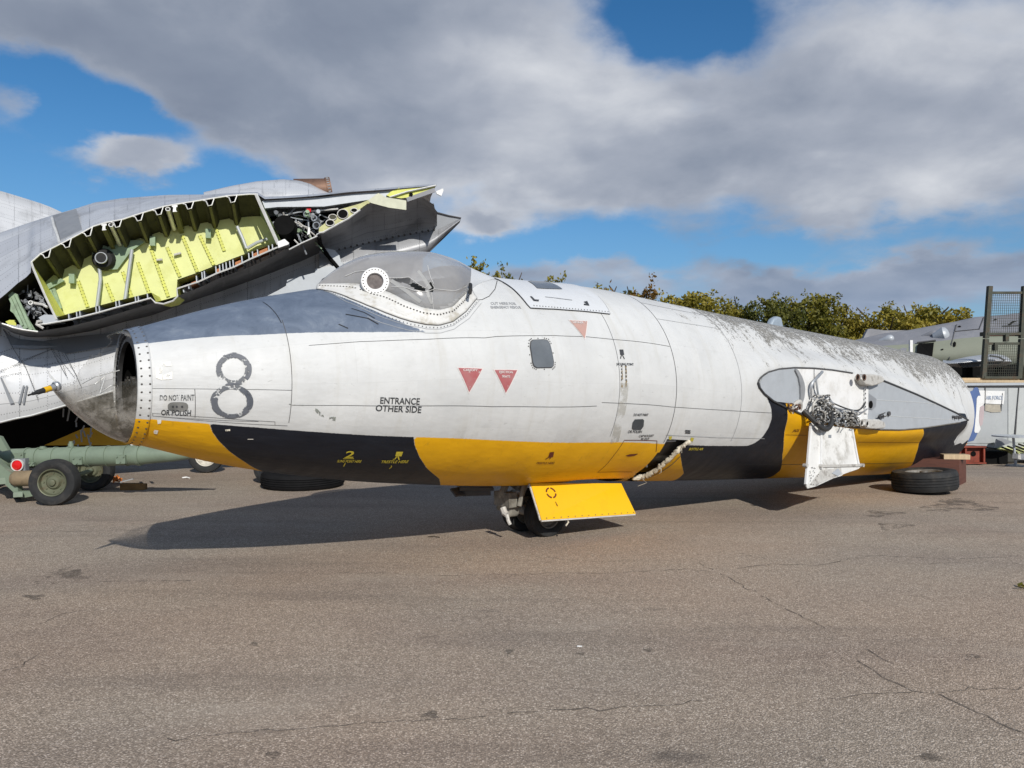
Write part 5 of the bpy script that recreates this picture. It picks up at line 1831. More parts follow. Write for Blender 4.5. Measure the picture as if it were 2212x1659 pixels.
for x, y in ((1310, 640), (1785, 575), (620, 960)):
    mb = MB(); mb.box(BK(x, y, .06), (.07, .08, .13), E1); mb.build('bay_clip', M['green_zinc'], HULK)
for a in (((1340, 800), (1390, 795)), ((1490, 755), (1550, 740))):
    mb = MB(); mb.tube([BK(*a[0], .04), BK(*a[1], .04)], .018, 8); mb.build('bay_fitting', M['dull_white'], HULK)
# stringers hanging from the bay ceiling
ST = [(400, 700), (575, 632), (755, 560), (1005, 470), (1190, 425), (1360, 372), (1620, 312), (1795, 285), (1990, 260)]
for x, y in ST:
    px, py = Q1(x, y)
    pw = 15.0
    yl = polyinterp(ceil_pts, px - pw * .7) + 1; yr = polyinterp(ceil_pts, px + pw * .7) + 1; yb = polyinterp(ceil_pts, px) + 15
    prof = [(px - pw * .95, yl + 1), (px - pw * .5, yl + 3), (px - 3, yb + 1), (px + 5, yb - 1), (px + pw * .62, yr + 2), (px + pw * .66, yr)]
    rows = [[LP(*p) + BAY_V * d for p in prof] for d in (-.01, .35, .7, 1.0)]
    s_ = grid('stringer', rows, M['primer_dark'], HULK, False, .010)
    mb = MB(); mb.tube([LP(*p) - E3 * .012 for p in prof], .0085, 5); mb.build('cut_edge', M['edge'], s_)
    mb = MB(); mb.bar(LP(px + 1, yb + 2) + BAY_V * .02, LP(px + 1, yb + 2) + BAY_V * .98, .035, .008, (0, 0, 1)); mb.build('stringer_cap', M['olive_primer'], s_)
for x, y in ((890, 520), (1495, 345)):
    px, py = Q1(x, y); yt = polyinterp(ceil_pts, px)
    mb = MB()
    mb.plate([LP(px - 6, yt + 1), LP(px + 6, yt + 1), LP(px + 6, yt + 5), LP(px + 3, yt + 6), LP(px + 3, yt + 13), LP(px + 6, yt + 15), LP(px - 4, yt + 16), LP(px - 3, yt + 6), LP(px - 6, yt + 5)], BAY_V)
    t_ = mb.build('stringer', M['olive_primer'], HULK)
    mb = MB(); mb.plate([LP(px - 6, yt + 1, -.012), LP(px + 6, yt + 1, -.012), LP(px + 6, yt + 5, -.012), LP(px + 3, yt + 6, -.012), LP(px + 3, yt + 13, -.012), LP(px + 6, yt + 15, -.012), LP(px - 4, yt + 16, -.012), LP(px - 3, yt + 6, -.012), LP(px - 6, yt + 5, -.012)], E3 * .008)
    mb.build('cut_edge', M['edge'], t_)
for x, y in ((950, 497), (1437, 362)):
    px, py = Q1(x, y)
    mb = MB(); mb.lathe([(0, .032), (0, .024), (.5, .024), (.5, .032)], LP(px, py, -.012), BAY_V, 14, True); mb.build('fuel_pipe', M['edge'], HULK, True)
# bright sawn edges round the bay
mb = MB(); mb.tube([LP(x, y, -.006) for x, y in ceil_pts], .0115, 5); mb.build('cut_edge', M['edge'], HULK)
mb = MB(); mb.tube([LP(*p, -.006) for p in [(67.5, 566), (72, 580), (98, 640), (122, 690)]], .014, 5); mb.build('cut_edge', M['edge'], HULK)
mb = MB(); mb.tube([LP(*p, -.006) for p in LOWEDGE], .012, 5); mb.build('cut_edge', M['edge'], HULK)
mb = MB(); mb.tube([LP(*p, -.006) for p in [(553, 420), (566, 450), (585, 492), (601, 528)]], .024, 5); mb.build('cut_edge', M['edge'], HULK)
# small ribs between floor and lower skin
for k, x in enumerate([148, 165, 172, 207, 214, 250, 257, 292, 298, 318, 396, 407, 424, 436, 441, 466, 474, 481, 488, 496, 503, 522, 537, 545, 556, 580, 588]):
    yf = polyinterp(sorted(floor_pts), x) if not (325 < x < 385) else 650
    ye = polyinterp(sorted(LOWEDGE), x)
    if ye - yf < 3: yf = ye - 11
    mb = MB(); mb.bar(LP(x - 1, yf), LP(x + 1, ye), .022, .9, E3) if False else mb.plate([LP(x - 1.2, yf), LP(x + 1.2, yf), LP(x + 2.4, ye), LP(x, ye)], E3 * .5)
    mb.build('floor_rib', M['wgrey'], HULK)
for a, b_ in ((466, 474), (413, 424), (545, 556), (508, 520), (560, 578)):
    yf = polyinterp(sorted(floor_pts), a); ye = polyinterp(sorted(LOWEDGE), a)
    mb = MB(); mb.plate([LP(a, ye - 9, .02), LP(b_, ye - 9 - (b_ - a) * .42, .02), LP(b_, ye - 1 - (b_ - a) * .42, .02), LP(a, ye - 1, .02)], E3 * .3)
    mb.build('sealant_block', M['copper'], HULK)
mb = MB()
mb.plate([LP(x, y, .40) for x, y in [(100, 700), (151, 690), (212, 675), (252, 664), (325, 644), (327, 632), (252, 650), (151, 677), (120, 686)]], E3 * .02)
mb.build('floor_web', M['void'], HULK)
mb = MB(); mb.plate([LP(x, y, .40) for x, y in [(382, 623), (429, 608), (467, 591), (504, 577), (542, 559), (600, 534), (608, 521), (560, 537), (504, 558), (429, 588), (383, 604)]], E3 * .02)
mb.build('floor_web', M['void'], HULK)
mb = MB(); mb.plate([LP(*Q4(*p), -.03) for p in [(480, 1180), (610, 1130), (690, 1200), (680, 1225), (500, 1290)]], E3 * .25); mb.build('spar_boom', M['white'], HULK)
mb = MB(); mb.plate([LP(*Q1(*p), -.01) for p in [(330, 1290), (380, 1265), (470, 1270), (500, 1330), (370, 1345)]], E3 * .3); mb.build('spar_boom', M['wgrey'], HULK)

# leading edge bay at the left end
le = [(-40, 690), (-20, 665), (0, 645), (15, 632.6), (38, 612), (55.5, 600), (66.5, 588.5), (98, 640), (120, 690), (112, 704), (83, 707), (50, 709), (25, 703), (0, 692)]
mb = MB(); mb.plate([LP(*p) + E3 * .75 for p in le], E3 * .02); mb.build('nose_bay_back', M['void'], HULK)
rows = [[LP(*p) + E3 * d for p in le[:7]] for d in (0, .4, .8)]
grid('nose_bay_skin', rows, M['primer_dark'], HULK, False)
mb = MB(); mb.plate([LP(*Q3(*p), .10) for p in [(110, 20), (180, 0), (260, 40), (300, 170), (360, 260), (430, 420), (520, 560), (580, 585), (420, 570), (340, 545), (250, 400), (200, 320), (150, 280), (160, 150)]], E3 * .02)
rib = mb.build('nose_rib', M['green_zinc'], HULK)
for a, b_ in (((190, 60), (400, 540)), ((240, 60), (470, 560)), ((150, 100), (330, 500))):
    mb = MB(); mb.bar(LP(*Q3(*a), .09), LP(*Q3(*b_), .09), .03, .02, E3); mb.build('rib_bead', M['green_zinc'], rib)
mb = MB(); mb.plate([LP(*Q3(*p), .3) for p in [(80, 440), (140, 415), (230, 420), (240, 500), (120, 480)]], E3 * .02); mb.build('nose_floor', M['primer'], HULK)
mb = MB(); mb.tube([LP(*Q3(*p), -.01) for p in [(30, 470), (100, 490), (200, 530), (340, 560), (560, 590)]], .011, 5); mb.build('cut_edge', M['edge'], HULK)
mb = MB()
mb.tube([LP(*Q3(450, 160), .1), LP(*Q3(520, 170), .1), LP(*Q3(640, 190), .05), LP(*Q3(700, 230), .02)], .018, 6)
mb.lathe([(0, .03), (0, .018), (.05, .018), (.05, .03)], LP(*Q3(450, 160), .05), E3, 12, True)
mb.build('control_rod', M['edge'], HULK)
mb = MB(); mb.tube([LP(*Q3(*p), -.03) for p in [(620, 430), (550, 440), (540, 480), (590, 510), (640, 540)]], .018, 6); mb.build('bent_pipe', M['dull_white'], HULK, True)
rn = random.Random(21)
mb = MB()
for k in range(46):
    x, y = rn.uniform(300, 640), rn.uniform(0, 380)
    if x < 300 + y * .5: continue
    c = LP(*Q3(x, y), rn.uniform(.1, .6))
    mb.lathe([(0, 0), (0, rn.uniform(.012, .03)), (.05, .02), (.05, 0)], c, -E3 + Vector((rn.uniform(-1, 1), 0, rn.uniform(-1, 1))), 8)
    mb.tube([c, c + Vector((rn.uniform(-.15, .15), rn.uniform(-.05, .05), rn.uniform(-.2, .2)))], .009, 5)
o = mb.build('control_linkage', M['silver_dull'], HULK); o['kind'] = 'stuff'

# rear bay: dark gap full of pipework, spar beam, trailing structure
rb = [(566, 432), (630, 429), (700, 424), (800, 418), (850, 420), (792, 440), (746, 476), (690, 503), (686, 511), (624, 537), (612, 520)]
mb = MB(); mb.plate([LP(*p) + E3 * .8 for p in rb], E3 * .02); mb.build('rear_bay_back', M['void'], HULK)
mb = MB(); mb.plate([LP(*p, .06) for p in [(566, 434), (700, 425), (830, 413), (900, 409), (840, 425), (740, 440), (700, 446), (600, 447), (572, 450)]], E3 * .10); mb.build('rear_spar_beam', M['wgrey'], HULK)
mb = MB(); mb.plate([LP(*p, .45) for p in [(572, 450), (700, 446), (760, 438), (745, 452), (690, 458), (580, 466)]], E3 * .08); mb.build('rear_spar_beam', M['silver_dull'], HULK)
mb = MB(); mb.plate([LP(*p, .2) for p in [Q4(1230, 440), Q4(1270, 440), Q4(1275, 600), Q4(1240, 600)]], E3 * .06); mb.build('spar_clip', M['dull_white'], HULK)
mb = MB(); mb.lathe([(0, .0), (0, .17), (.05, .165), (.3, .15), (.3, 0)], LP(*Q4(690, 1030), .35), -E3 + Vector((-.2, 0, .2)), 24); mb.build('intake_duct', M['void'], HULK, True)
for m_, sd, n_ in (('wgrey', 31, 34), ('dull_white', 32, 26), ('silver_dull', 33, 30), ('green_zinc', 34, 14)):
    rn = random.Random(sd); mb = MB()
    for k in range(n_):
        x, y = rn.uniform(440, 1200), rn.uniform(640, 1200)
        if y > 1280 - (x - 690) * .33 or (x < 560 and y > 1000): continue
        if math.hypot((x - 680) / 150, (y - 1020) / 200) < .85: continue
        c = LP(*Q4(x, y), rn.uniform(.1, .5))
        if rn.random() < .35:
            mb.lathe([(0, 0), (0, .03), (.06, .03), (.06, 0)], c, -E3 + Vector((rn.uniform(-.7, .7), 0, rn.uniform(-.7, .7))), 10)
        else:
            an = rn.choice([-.5, .4, 1.1, 1.3, -1.1]) + rn.uniform(-.3, .3); ln = rn.uniform(.1, .35)
            dv = E1 * math.cos(an) * ln - Vector((0, 0, 1)) * math.sin(an) * ln
            mb.tube([c, c + dv * .5 + E3 * rn.uniform(-.04, .04), c + dv], rn.uniform(.006, .014), 6)
    o = mb.build('engine_pipework', M[m_], HULK, True); o['kind'] = 'stuff'
for cx_, cy_, rx in ((1130, 760, .045), (1170, 890, .055), (1000, 690, .05)):
    mb = MB(); mb.lathe([(0, rx), (0, rx * .75), (.12, rx * .75), (.12, rx)], LP(*Q4(cx_, cy_), .12), E3 + E1 * .4, 16, True); mb.build('bleed_pipe', M['steel'], HULK, True)
mb = MB(); mb.tube([LP(*Q4(600, 720), .2), LP(*Q4(850, 650), .2), LP(*Q4(1250, 625), .15), LP(*Q4(1560, 600), .1)], .014, 6); mb.build('control_rod', M['edge'], HULK)
mb = MB(); mb.box(LP(*Q4(1040, 625), .12), (.06, .05, .05), E1); mb.build('red_tag', M['red_lens'], HULK)
mb = MB(); mb.plate([LP(*Q4(*p), .1) for p in [(1030, 920), (1060, 930), (1060, 1040), (1010, 1060)]], E3 * .03); mb.build('torn_bracket', M['white'], HULK)
# lattice rib with lightening holes
lat = [(1220, 930), (1330, 850), (1540, 700), (1580, 610), (1720, 570), (1960, 500), (2090, 440), (2150, 470), (1940, 620), (1730, 770), (1560, 860), (1290, 1010), (1215, 1010)]
mb = MB(); mb.plate([LP(*Q4(*p), .02) for p in lat], E3 * .03); M['lat'] = mat('pale_primer', (.50, .50, .24), .6, 0, .2, 10, .05, 30, (.25, .24, .10), 5, .5)
latt = mb.build('lattice_rib', M['lat'], HULK)
for cx_, cy_, rx, ry in ((1640, 690, 95, 85), (1415, 845, 75, 55), (1840, 625, 60, 40), (1460, 745, 70, 50)):
    mb = MB(); mb.plate([LP(*Q4(cx_ + rx * math.cos(a), cy_ + ry * math.sin(a)), .012) for a in np.linspace(0, 2 * math.pi, 15)[:-1]], E3 * .004)
    mb.build('lightening_hole', M['void'] if rx != 70 else M['primer_dark'], latt)
    mb = MB(); mb.tube([LP(*Q4(cx_ + rx * math.cos(a), cy_ + ry * math.sin(a)), .008) for a in np.linspace(0, 2 * math.pi, 15)], .008, 5); mb.build('hole_flange', M['dull_white'], latt)
mb = MB(); mb.tube([LP(*Q4(*p), -.012) for p in [(1215, 1020), (1290, 1015), (1560, 865), (1730, 775), (1950, 615)]], .013, 5); mb.build('cut_edge', M['edge'], HULK)
mb = MB(); mb.tube([LP(*Q4(*p), -.012) for p in [(690, 1320), (900, 1210), (1190, 1080)]], .010, 5); mb.build('cut_edge', M['edge'], HULK)
# torn sheets at the trailing end
mb = MB(); mb.plate([LP(*Q2(*p), -.10) for p in [(1150, 290), (1240, 225), (1270, 240), (1300, 260), (1480, 290), (1480, 370), (1330, 350), (1180, 310)]], E3 * .012); mb.build('torn_sheet', mat('pale_torn_sheet', (.52, .53, .40), .55, 0, .15, 8), HULK)
mb = MB(); mb.plate([LP(*Q2(*p), .02) for p in [(1330, 260), (1400, 200), (1740, 160), (1720, 180), (1480, 265), (1440, 270)]], E3 * .02); mb.build('trailing_rib', M['primer'], HULK)
mb = MB(); mb.plate([LP(*Q2(*p), .0) for p in [(1480, 265), (1720, 180), (1730, 215), (1490, 300)]], E3 * .02); mb.build('trailing_skin', M['grey_paint'], HULK)
mb = MB(); mb.plate([LP(*Q2(*p), -.01) for p in [(1735, 210), (1795, 185), (1798, 205), (1780, 250), (1740, 230)]], E3 * .03); mb.build('torn_tip', M['white'], HULK)
mb = MB(); mb.plate([LP(*Q2(*p), .03) for p in [(1310, 245), (1345, 215), (1420, 180), (1425, 200), (1350, 260)]], E3 * .03); mb.build('torn_scrap', M['primer'], HULK)
mb = MB(); mb.plate([LP(*Q2(1520, 238) , .0) + Vector((.03 * math.cos(a), 0, .03 * math.sin(a))) - E3 * .01 for a in np.linspace(0, 6.28, 9)[:-1]], E3 * .004); mb.build('lightening_hole', M['void'], HULK)
mb = MB(); mb.tube([LP(*Q2(*p), -.01) for p in [(1340, 260), (1480, 215), (1735, 160)]], .012, 5); mb.build('cut_edge', M['edge'], HULK)

# tail fairing to the right of the cut: concave sheet, seam, round lower part and open pointed end
TOPF = [(690, 503), (720, 490), (746, 476), (770, 458), (792, 440), (850, 438), (880, 430), (912, 426), (936, 441), (944, 460)]
SEAMF = [(700, 548), (740, 538), (800, 524), (860, 511), (941, 496), (996, 471)]
BOTF = [(600, 640), (700, 605), (760, 592), (840, 575), (923, 547), (960, 510), (996, 476)]
xs = list(np.linspace(690, 944, 28))
rows = []
for w in np.linspace(0, 1, 8):
    rows.append([LP(x, polyinterp(TOPF, x) * (1 - w) + polyinterp(SEAMF, x) * w, .0 + .85 * (1 - (1 - w)**2)) for x in xs])
tf = uvgrid('tail_sheet', rows, M['skinC'], HULK)
xs2 = list(np.linspace(690, 994, 34))
rows = []
for w in np.linspace(0, 1, 9):
    rows.append([LP(x, polyinterp(SEAMF, x) * (1 - w) + max(polyinterp(BOTF, x), polyinterp(SEAMF, x) + 3) * w, .85 - .22 * math.sin(w * 2.6)) for x in xs2])
rows += [[p + E3 * .5 + Vector((0, 0, .0)) for p in rows[-1]]]
uvgrid('tail_fairing', rows, mat('x', (.2, .2, .2)) if False else M['skinA'] if False else M['skinC'], HULK)
mb = MB(); mb.plate([LP(944, 458, .80), LP(996, 471, .83), LP(990, 478, .83), LP(925, 546, .80), LP(938, 500, .82)], E3 * .02)
mb.build('tail_cone', M['silver_dull'], HULK)
mb = MB(); mb.tube([LP(*p) for p in [(936, 441, .05), (938, 452, .4), (944, 459, .78), (970, 466, .8), (996, 471, .82), (992, 480, .82), (960, 512, .78), (925, 546, .74)]], .012, 5); mb.build('open_rim', M['line'], HULK)
mb = MB()
for k in range(18):
    w = k / 17; x = 720 + w * 218
    mb.lathe([(0, .018), (.012, .010), (.012, 0)], LP(x, polyinterp(SEAMF, x) - 1, .80), -E3, 7)
for k in range(10):
    mb.lathe([(0, .012), (.008, 0)], LP(690 + (940 - 690) * (k / 9) + 6, 0 + polyinterp(SEAMF, 938) - 60 + 8 * k, .6), -E3, 6) if k > 20 else None
o = mb.build('fairing_screws', M['rivet'], HULK); o['kind'] = 'stuff'
mb = MB(); mb.tube([LP(*Q4(1215, 1080), .0), LP(*Q4(1240, 1230), .3), LP(*Q4(1300, 1330), .6), LP(*Q4(1560, 1640), .6)], .035, 6); mb.build('fairing_gap', M['void'], HULK)
mb = MB(); mb.plate([LP(*Q4(*p), .58) for p in [(1330, 1290), (1500, 1330), (1580, 1420), (1610, 1540), (1660, 1560), (1640, 1640), (1560, 1650)]], E3 * .01); mb.build('grey_patch', M['wgrey'], HULK)
mb = MB(); mb.plate([LP(*Q2(*p), .58) for p in [(1150, 745), (1170, 770), (940, 870), (935, 830)]], E3 * .01); mb.build('grey_patch', M['wgrey'], HULK)
mb = MB(); mb.plate([LP(*Q2(*p), .60) for p in [(290, 1105), (380, 1060), (450, 1020), (460, 970), (700, 905), (700, 875), (860, 850), (900, 880), (760, 960), (700, 1050), (500, 1080)]], E3 * .01); mb.build('bright_patch', M['skinB'] if False else M['wgrey'], HULK)
# hump and jet pipe on top
HUMP = [(440, 415), (504, 400.5), (555, 391.6), (610, 387), (645.5, 390), (670, 397), (695, 410), (718, 420)]
rows = []
for w in np.linspace(0, 1, 10):
    rows.append([LP(x, 426 * (1 - w) + polyinterp(HUMP, x) * w if polyinterp(HUMP, x) < 426 else 426, .9 + 1.0 * (1 - math.cos(w * math.pi / 2))) for x in np.linspace(440, 718, 30)])
rows.append([p + E3 * .9 - Vector((0, 0, .5)) for p in rows[-1]])
uvgrid('engine_hump', rows, M['skinB'], HULK)
jp0 = LP(640, 420, 2.2); jp1 = LP(712, 411, 2.2)
ax_ = (jp1 - jp0).normalized()
mb = MB(); mb.lathe([(0, .02), (0, .26), ((jp1 - jp0).length - .05, .205), ((jp1 - jp0).length - .05, .22), ((jp1 - jp0).length + .03, .22), ((jp1 - jp0).length + .03, .17), (.1, .17)], LP(640, 420, 2.2), ax_, 32)
jet = mb.build('jet_pipe', M['rustpipe'], HULK, True)
mb = MB(); u = ax_.orthogonal().normalized(); w_ = ax_.cross(u)
for k in range(28):
    a = 2 * math.pi * k / 28
    mb.lathe([(-.02, 0), (-.02, .010), (.02, .010), (.02, 0)], LP(640, 420, 2.2) + ax_ * ((jp1 - jp0).length - .01) + (u * math.cos(a) + w_ * math.sin(a)) * .222, ax_, 6)
o = mb.build('flange_bolts', M['steel'], jet); o['kind'] = 'stuff'

# ---- bright silver hull at the far left edge
hb = thing('silver_hull_section', 'bright silver riveted hull section behind the sawn off wing', 'aircraft part', tuple(P(20, 520, 15.5)))
SH = [(-260, 395), (-120, 396), (-40, 404), (0, 412), (40, 424), (100, 443), (150, 466), (210, 500)]
rows = []
for w in np.linspace(0, 1, 10):
    rows.append([P(x, polyinterp(SH, x) + 260 * w, 15.5 - 1.3 * math.sin(w * 1.57)) for x in np.linspace(-260, 210, 24)])
rows = [[p + Vector((0, 1.2, -.5)) for p in rows[0]]] + rows
uvgrid('hull_skin', rows, M['skinB'], hb)
rows2 = [[Vector((p.x, p.y, 0)) for p in rows[-1]], rows[-1]]
uvgrid('lower_skin', rows2, M['skinA'], hb)

# ======================================================================= green trolley on the left
def C4(x, y): return (.2279 * x, 936.3 + .2279 * y)


TROL = thing('towing_trolley', 'green two wheeled trolley with a long tube and red reflector, under the silver hulk', 'trolley', (-5.7, 9.42, 0))
YT = 9.95
t0 = P(*C4(-420, 255), YT); t1 = P(*C4(1300, 205), YT); t2 = P(*C4(2060, 268), YT + .1)
ax_ = (t1 - t0).normalized(); L1 = (t1 - t0).length; L2 = (t2 - t0).length
prof = [(0, 0), (0, .125), (.05, .13)]
rt = .130
for xx in (1.55, 1.95, 2.5, 2.62):
    pass
prof += [(L1 - .02, rt), (L1, rt), (L1 + (L2 - L1) * .5, rt * .72), (L2 - .02, .028), (L2, 0)]
mb = MB(); mb.lathe(prof, t0, ax_, 36); mb.build('drawbar_tube', M['trolley'], TROL, True)


def tx(x):     # distance along the tube for a traced x
    return (P(*C4(x, 230), YT) - t0).dot(ax_)


up_ = Vector((0, 0, 1))
for x, w in ((265, .02), (370, .015), (530, .02), (680, .09), (845, .05), (1030, .008), (1215, .008), (1325, .05)):
    mb = MB(); mb.lathe([(-w / 2, rt), (-w / 2, rt + .010), (w / 2, rt + .010), (w / 2, rt)], t0 + ax_ * tx(x), ax_, 36, True); mb.build('tube_band', M['trolley'], TROL, True)
for x, y, sx, sy in ((172, 222, .16, .10), (740, 258, .12, .10), (1150, 245, .12, .11), (310, 290, .06, .05), (470, 275, .06, .05), (575, 270, .06, .05)):
    c = P(*C4(x, y), YT - .14); mb = MB(); mb.box(c, (sx, .05, sy), ax_); b_ = mb.build('bolt_plate', M['trolley'], TROL)
    mb = MB()
    for ux, uy in ((-.35, .3), (.35, .3), (.0, -.3)):
        mb.lathe([(0, .014), (.015, .010), (.015, 0)], c + Vector((ux * sx, -.025, uy * sy)), (0, -1, 0), 6)
    o = mb.build('bolts', M['trolley'], b_); o['kind'] = 'stuff'
for x, y, r, h in ((672, 112, .035, .07), (405, 130, .05, .03), (316, 178, .02, .03)):
    c = P(*C4(x, y + 14), YT - .02); mb = MB(); mb.lathe([(0, 0), (0, r), (h * .6, r), (h * .6, r * .7), (h, r * .7), (h, 0)], c, up_, 14)
    mb.build('filler_cap', M['trolley'], TROL, True)
lc = P(*C4(172, 300), YT - .22)
mb = MB(); mb.box(lc + Vector((0, .05, .0)), (.17, .08, .16), ax_); lamp = mb.build('reflector_box', M['silver_dull'], TROL)
mb = MB(); mb.lathe([(0, .075), (.02, .075), (.02, .062), (.035, .05), (.045, .0)], lc, (0.05, -1, 0), 24); mb.build('red_reflector', M['red_lens'], lamp, True)
mb = MB(); mb.lathe([(0, .078), (.028, .078), (.028, .066), (0, .066)], lc, (0.05, -1, 0), 24, True); mb.build('reflector_ring', M['edge'], lamp, True)
# frame leg, folded plate
fy = 9.62
mb = MB(); mb.plate([P(*C4(*p), fy) for p in [(-260, 20), (-40, 250), (0, 292), (150, 415), (172, 548), (300, 548), (335, 590), (200, 614), (130, 560), (0, 440), (-260, 190)]], Vector((0, .10, 0))); mb.build('frame_leg', M['trolley'], TROL)
mb = MB(); mb.plate([P(*C4(*p), fy - .05) for p in [(-260, -20), (0, 30), (75, 160), (20, 170), (-260, 10)]], Vector((0, .06, 0))); mb.build('frame_brace', M['trolley'], TROL)
mb = MB(); mb.bar(P(*C4(170, 580), 9.5), P(*C4(170, 600), 10.9), .10, .06); mb.bar(P(*C4(20, 450), 9.6), P(*C4(20, 460), 10.9), .08, .08); mb.build('axle_beam', M['trolley'], TROL)
cu = P(*C4(245, 425), 9.65)
mb = MB(); mb.lathe([(-.17, 0), (-.17, .06), (-.12, .10), (.12, .10), (.2, .07), (.2, 0)], cu, E1, 14)
o = mb.build('canvas_roll', M['brown'], TROL, True)
wl = Vector((-5.67, 9.42, .285))
for c, nm in ((wl, 0), (Vector((-5.92, 10.72, .285)), 1)):
    w_ = bpy.data.objects.new('wheel', None); COL.objects.link(w_); w_.parent = TROL; w_.location = (0, 0, 0)
    wheel('wheel', c, (.10, -1, 0), .285, .20, .168, M['rubber'], M['rim_green'], w_)
mb = MB(); mb.tube([wl, Vector((-5.92, 10.72, .285))], .03, 8); mb.build('axle', M['trolley'], TROL)

# small wheel of another trolley further back
sw = thing('spare_wheel', 'small black wheel with a cream rim standing under the yellow nose stripe', 'wheel', (-5.15, 12.85, 0))
wheel('wheel', Vector((-5.17, 12.85, .285)), (.2, -1, 0), .285, .17, .17, M['rubber'], M['rim_white'], sw)
# rubbish on the ground
og = thing('orange_strap', 'crumpled orange strap lying on the asphalt beside the trolley wheel', 'strap', tuple(G(255, 1045)))
mb = MB(); c = G(252, 1046); rn = random.Random(6)
mb.tube([c + Vector((rn.uniform(-.09, .09), rn.uniform(-.08, .08), .02 + rn.uniform(0, .11))) for _ in range(16)], .014, 6)
mb.build('webbing', M['orange'], og)
mb = MB(); mb.bar(c + Vector((.05, -.02, .03)), c + Vector((.24, .02, .08)), .05, .015); mb.build('buckle', M['steel'], og)
wb = MB(); c = G(284, 1058); wb.box(c + Vector((0, 0, .045)), (.27, .12, .09), (1, .05, 0)); wb.box(c + Vector((.16, 0, .045)), (.08, .11, .08), (1, .05, 0))
o = wb.build('wood_offcut', mat('stained_wood', (.22, .12, .04), .8, 0, .5, 6), None); tagset(o, 'short brown wood offcut in the shadow line near the trolley', 'wood')
mb = MB(); c = G(402, 1034); mb.tube([c + Vector((-.06, 0, .015)), c + Vector((0, .02, .02)), c + Vector((.06, -.01, .012))], .012, 5)
o = mb.build('paper_scrap', M['white']); tagset(o, 'tiny pale scrap of paper on the sunlit asphalt', 'scrap')

# big tyre under the nose
bt = thing('large_tyre', 'big black tyre lying in the shadow under the striped fuselage', 'tyre', tuple(G(655, 1052)))
c = G(655, 1050); c.z = .12
M['shade_rubber'] = mat('shaded_black_rubber', (.010, .010, .011), .85, 0, .3, 8, spec=.15)  # rubber darkened so the tyre's shade sits in its colour
wheel('tyre', c, (.0, -.02, 1), .60, .23, .30, M['shade_rubber'], M['black'], bt)
bt2 = thing('small_tyre', 'small black wheel leaning under the black belly stripe beside the big tyre', 'wheel', tuple(G(585, 1040)))
wheel('wheel', Vector((G(580, 1044).x, G(580, 1044).y, .25)), (-.5, -1, .1), .25, .16, .14, M['rubber'], M['black'], bt2)

# ======================================================================= right hand side
# smooth tyre lying flat in front of the tail
def TRx(x, y): return TR(x, y)


ty = thing('main_wheel', 'ribbed black aircraft tyre with a white hub lying flat beside the tail', 'wheel', tuple(G(2000, 1050)))
c = P(*TR(1432, 1425), 10.55); c.z = .17
wheel('wheel', c, Vector((-.07, .02, 1)), .42, .28, .235, M['rubber'], M['nwrim'], ty)
# timber block and plank
bk = thing('timber_block', 'dark red timber block standing on end under the tail', 'timber', tuple(G(2068, 1045)))
a0 = P(2010, 1050, 11.35); a1 = P(2072, 1052, 11.2); a2 = P(2087, 1050, 11.6)
for v in (a0, a1, a2): v.z = 0
dirx = (a1 - a0).normalized()
mb = MB(); mb.plate([Vector((v.x, v.y, 0)) for v in (a0 - dirx * .35, a1, a2, a2 - dirx * .75)], Vector((0, 0, .38)))
mb.build('beam', M['wood_red'], bk)
pk = MB(); pc = a1 + Vector((.03, .16, .38 + .035)); pk.box(pc, (.36, .16, .07), dirx + Vector((.25, .2, 0)))
o = pk.build('wood_plank', M['wood']); tagset(o, 'short pale plank laid on the dark red timber block', 'plank')

# weathered wing panel standing on edge behind the tail
WY = 14.6
wp = thing('wing_section', 'grey wing section standing on edge behind the tail with faded roundel and AIR FORCE lettering', 'aircraft part', (9.5, WY, .35))
def wpt(px, py, o=0.0): return P(px, py, WY - o)
pw = [(1960, 962), (2104, 962), (2153, 968), (2212, 975), (2420, 985), (2420, 828), (2212, 828), (2113, 830), (1960, 832)]
mb = MB(); mb.plate([wpt(*p) for p in pw], Vector((0, .25, 0))); mb.build('skin', M['panel_grey'], wp)
for x0, x1, nm in ((1960, 2176, 0), (2178, 2420, 1)):
    mb = MB(); mb.plate([wpt(x0, 838, .012), wpt(x1, 838, .012), wpt(x1, 958, .012), wpt(x0, 956, .012)], Vector((0, .010, 0)))
    mb.build('skin_panel', M['panel_grey'] if nm == 0 else mat('pale_skin', (.46, .48, .48), .5, .15, .1, 2, .04, 10, (.34, .36, .36), 2, .5), wp)
mb = MB(); mb.bar(wpt(1960, 831, .02), wpt(2420, 828, .02), .08, .05, (0, 0, 1)); mb.build('top_rail', M['wgrey'], wp)
mb = MB(); mb.bar(wpt(1960, 835, .02), wpt(2420, 833, .02), .02, .03, (0, 0, 1)); mb.build('top_gap', M['line'], wp)
def C5(x, y): return ((2250 + x / 4.609) * .9003, (880 + y / 4.609) * .9003)
def flat(pts, nm, m, o):
    mb = MB(); mb.plate([wpt(*C5(*p), o) for p in pts], Vector((0, .003, 0))); return mb.build(nm, m, wp)
flat([(390, 260), (400, 235), (425, 222), (445, 230), (460, 262), (475, 320), (440, 322), (430, 380), (425, 500), (412, 620), (405, 715), (415, 732), (440, 735), (420, 780), (400, 815), (340, 830), (300, 700), (300, 300)], 'roundel_blue', M['blue'], .020)
flat([(455, 262), (520, 262), (520, 400), (500, 425), (475, 440), (465, 480), (458, 600), (470, 660), (475, 690), (450, 730), (415, 730), (405, 715), (425, 500), (432, 350), (445, 322), (475, 320)], 'roundel_white', M['white'], .024)
flat([(470, 445), (500, 425), (515, 440), (508, 560), (495, 640), (470, 660), (458, 600), (462, 500)], 'roundel_red', M['pink'], .028)
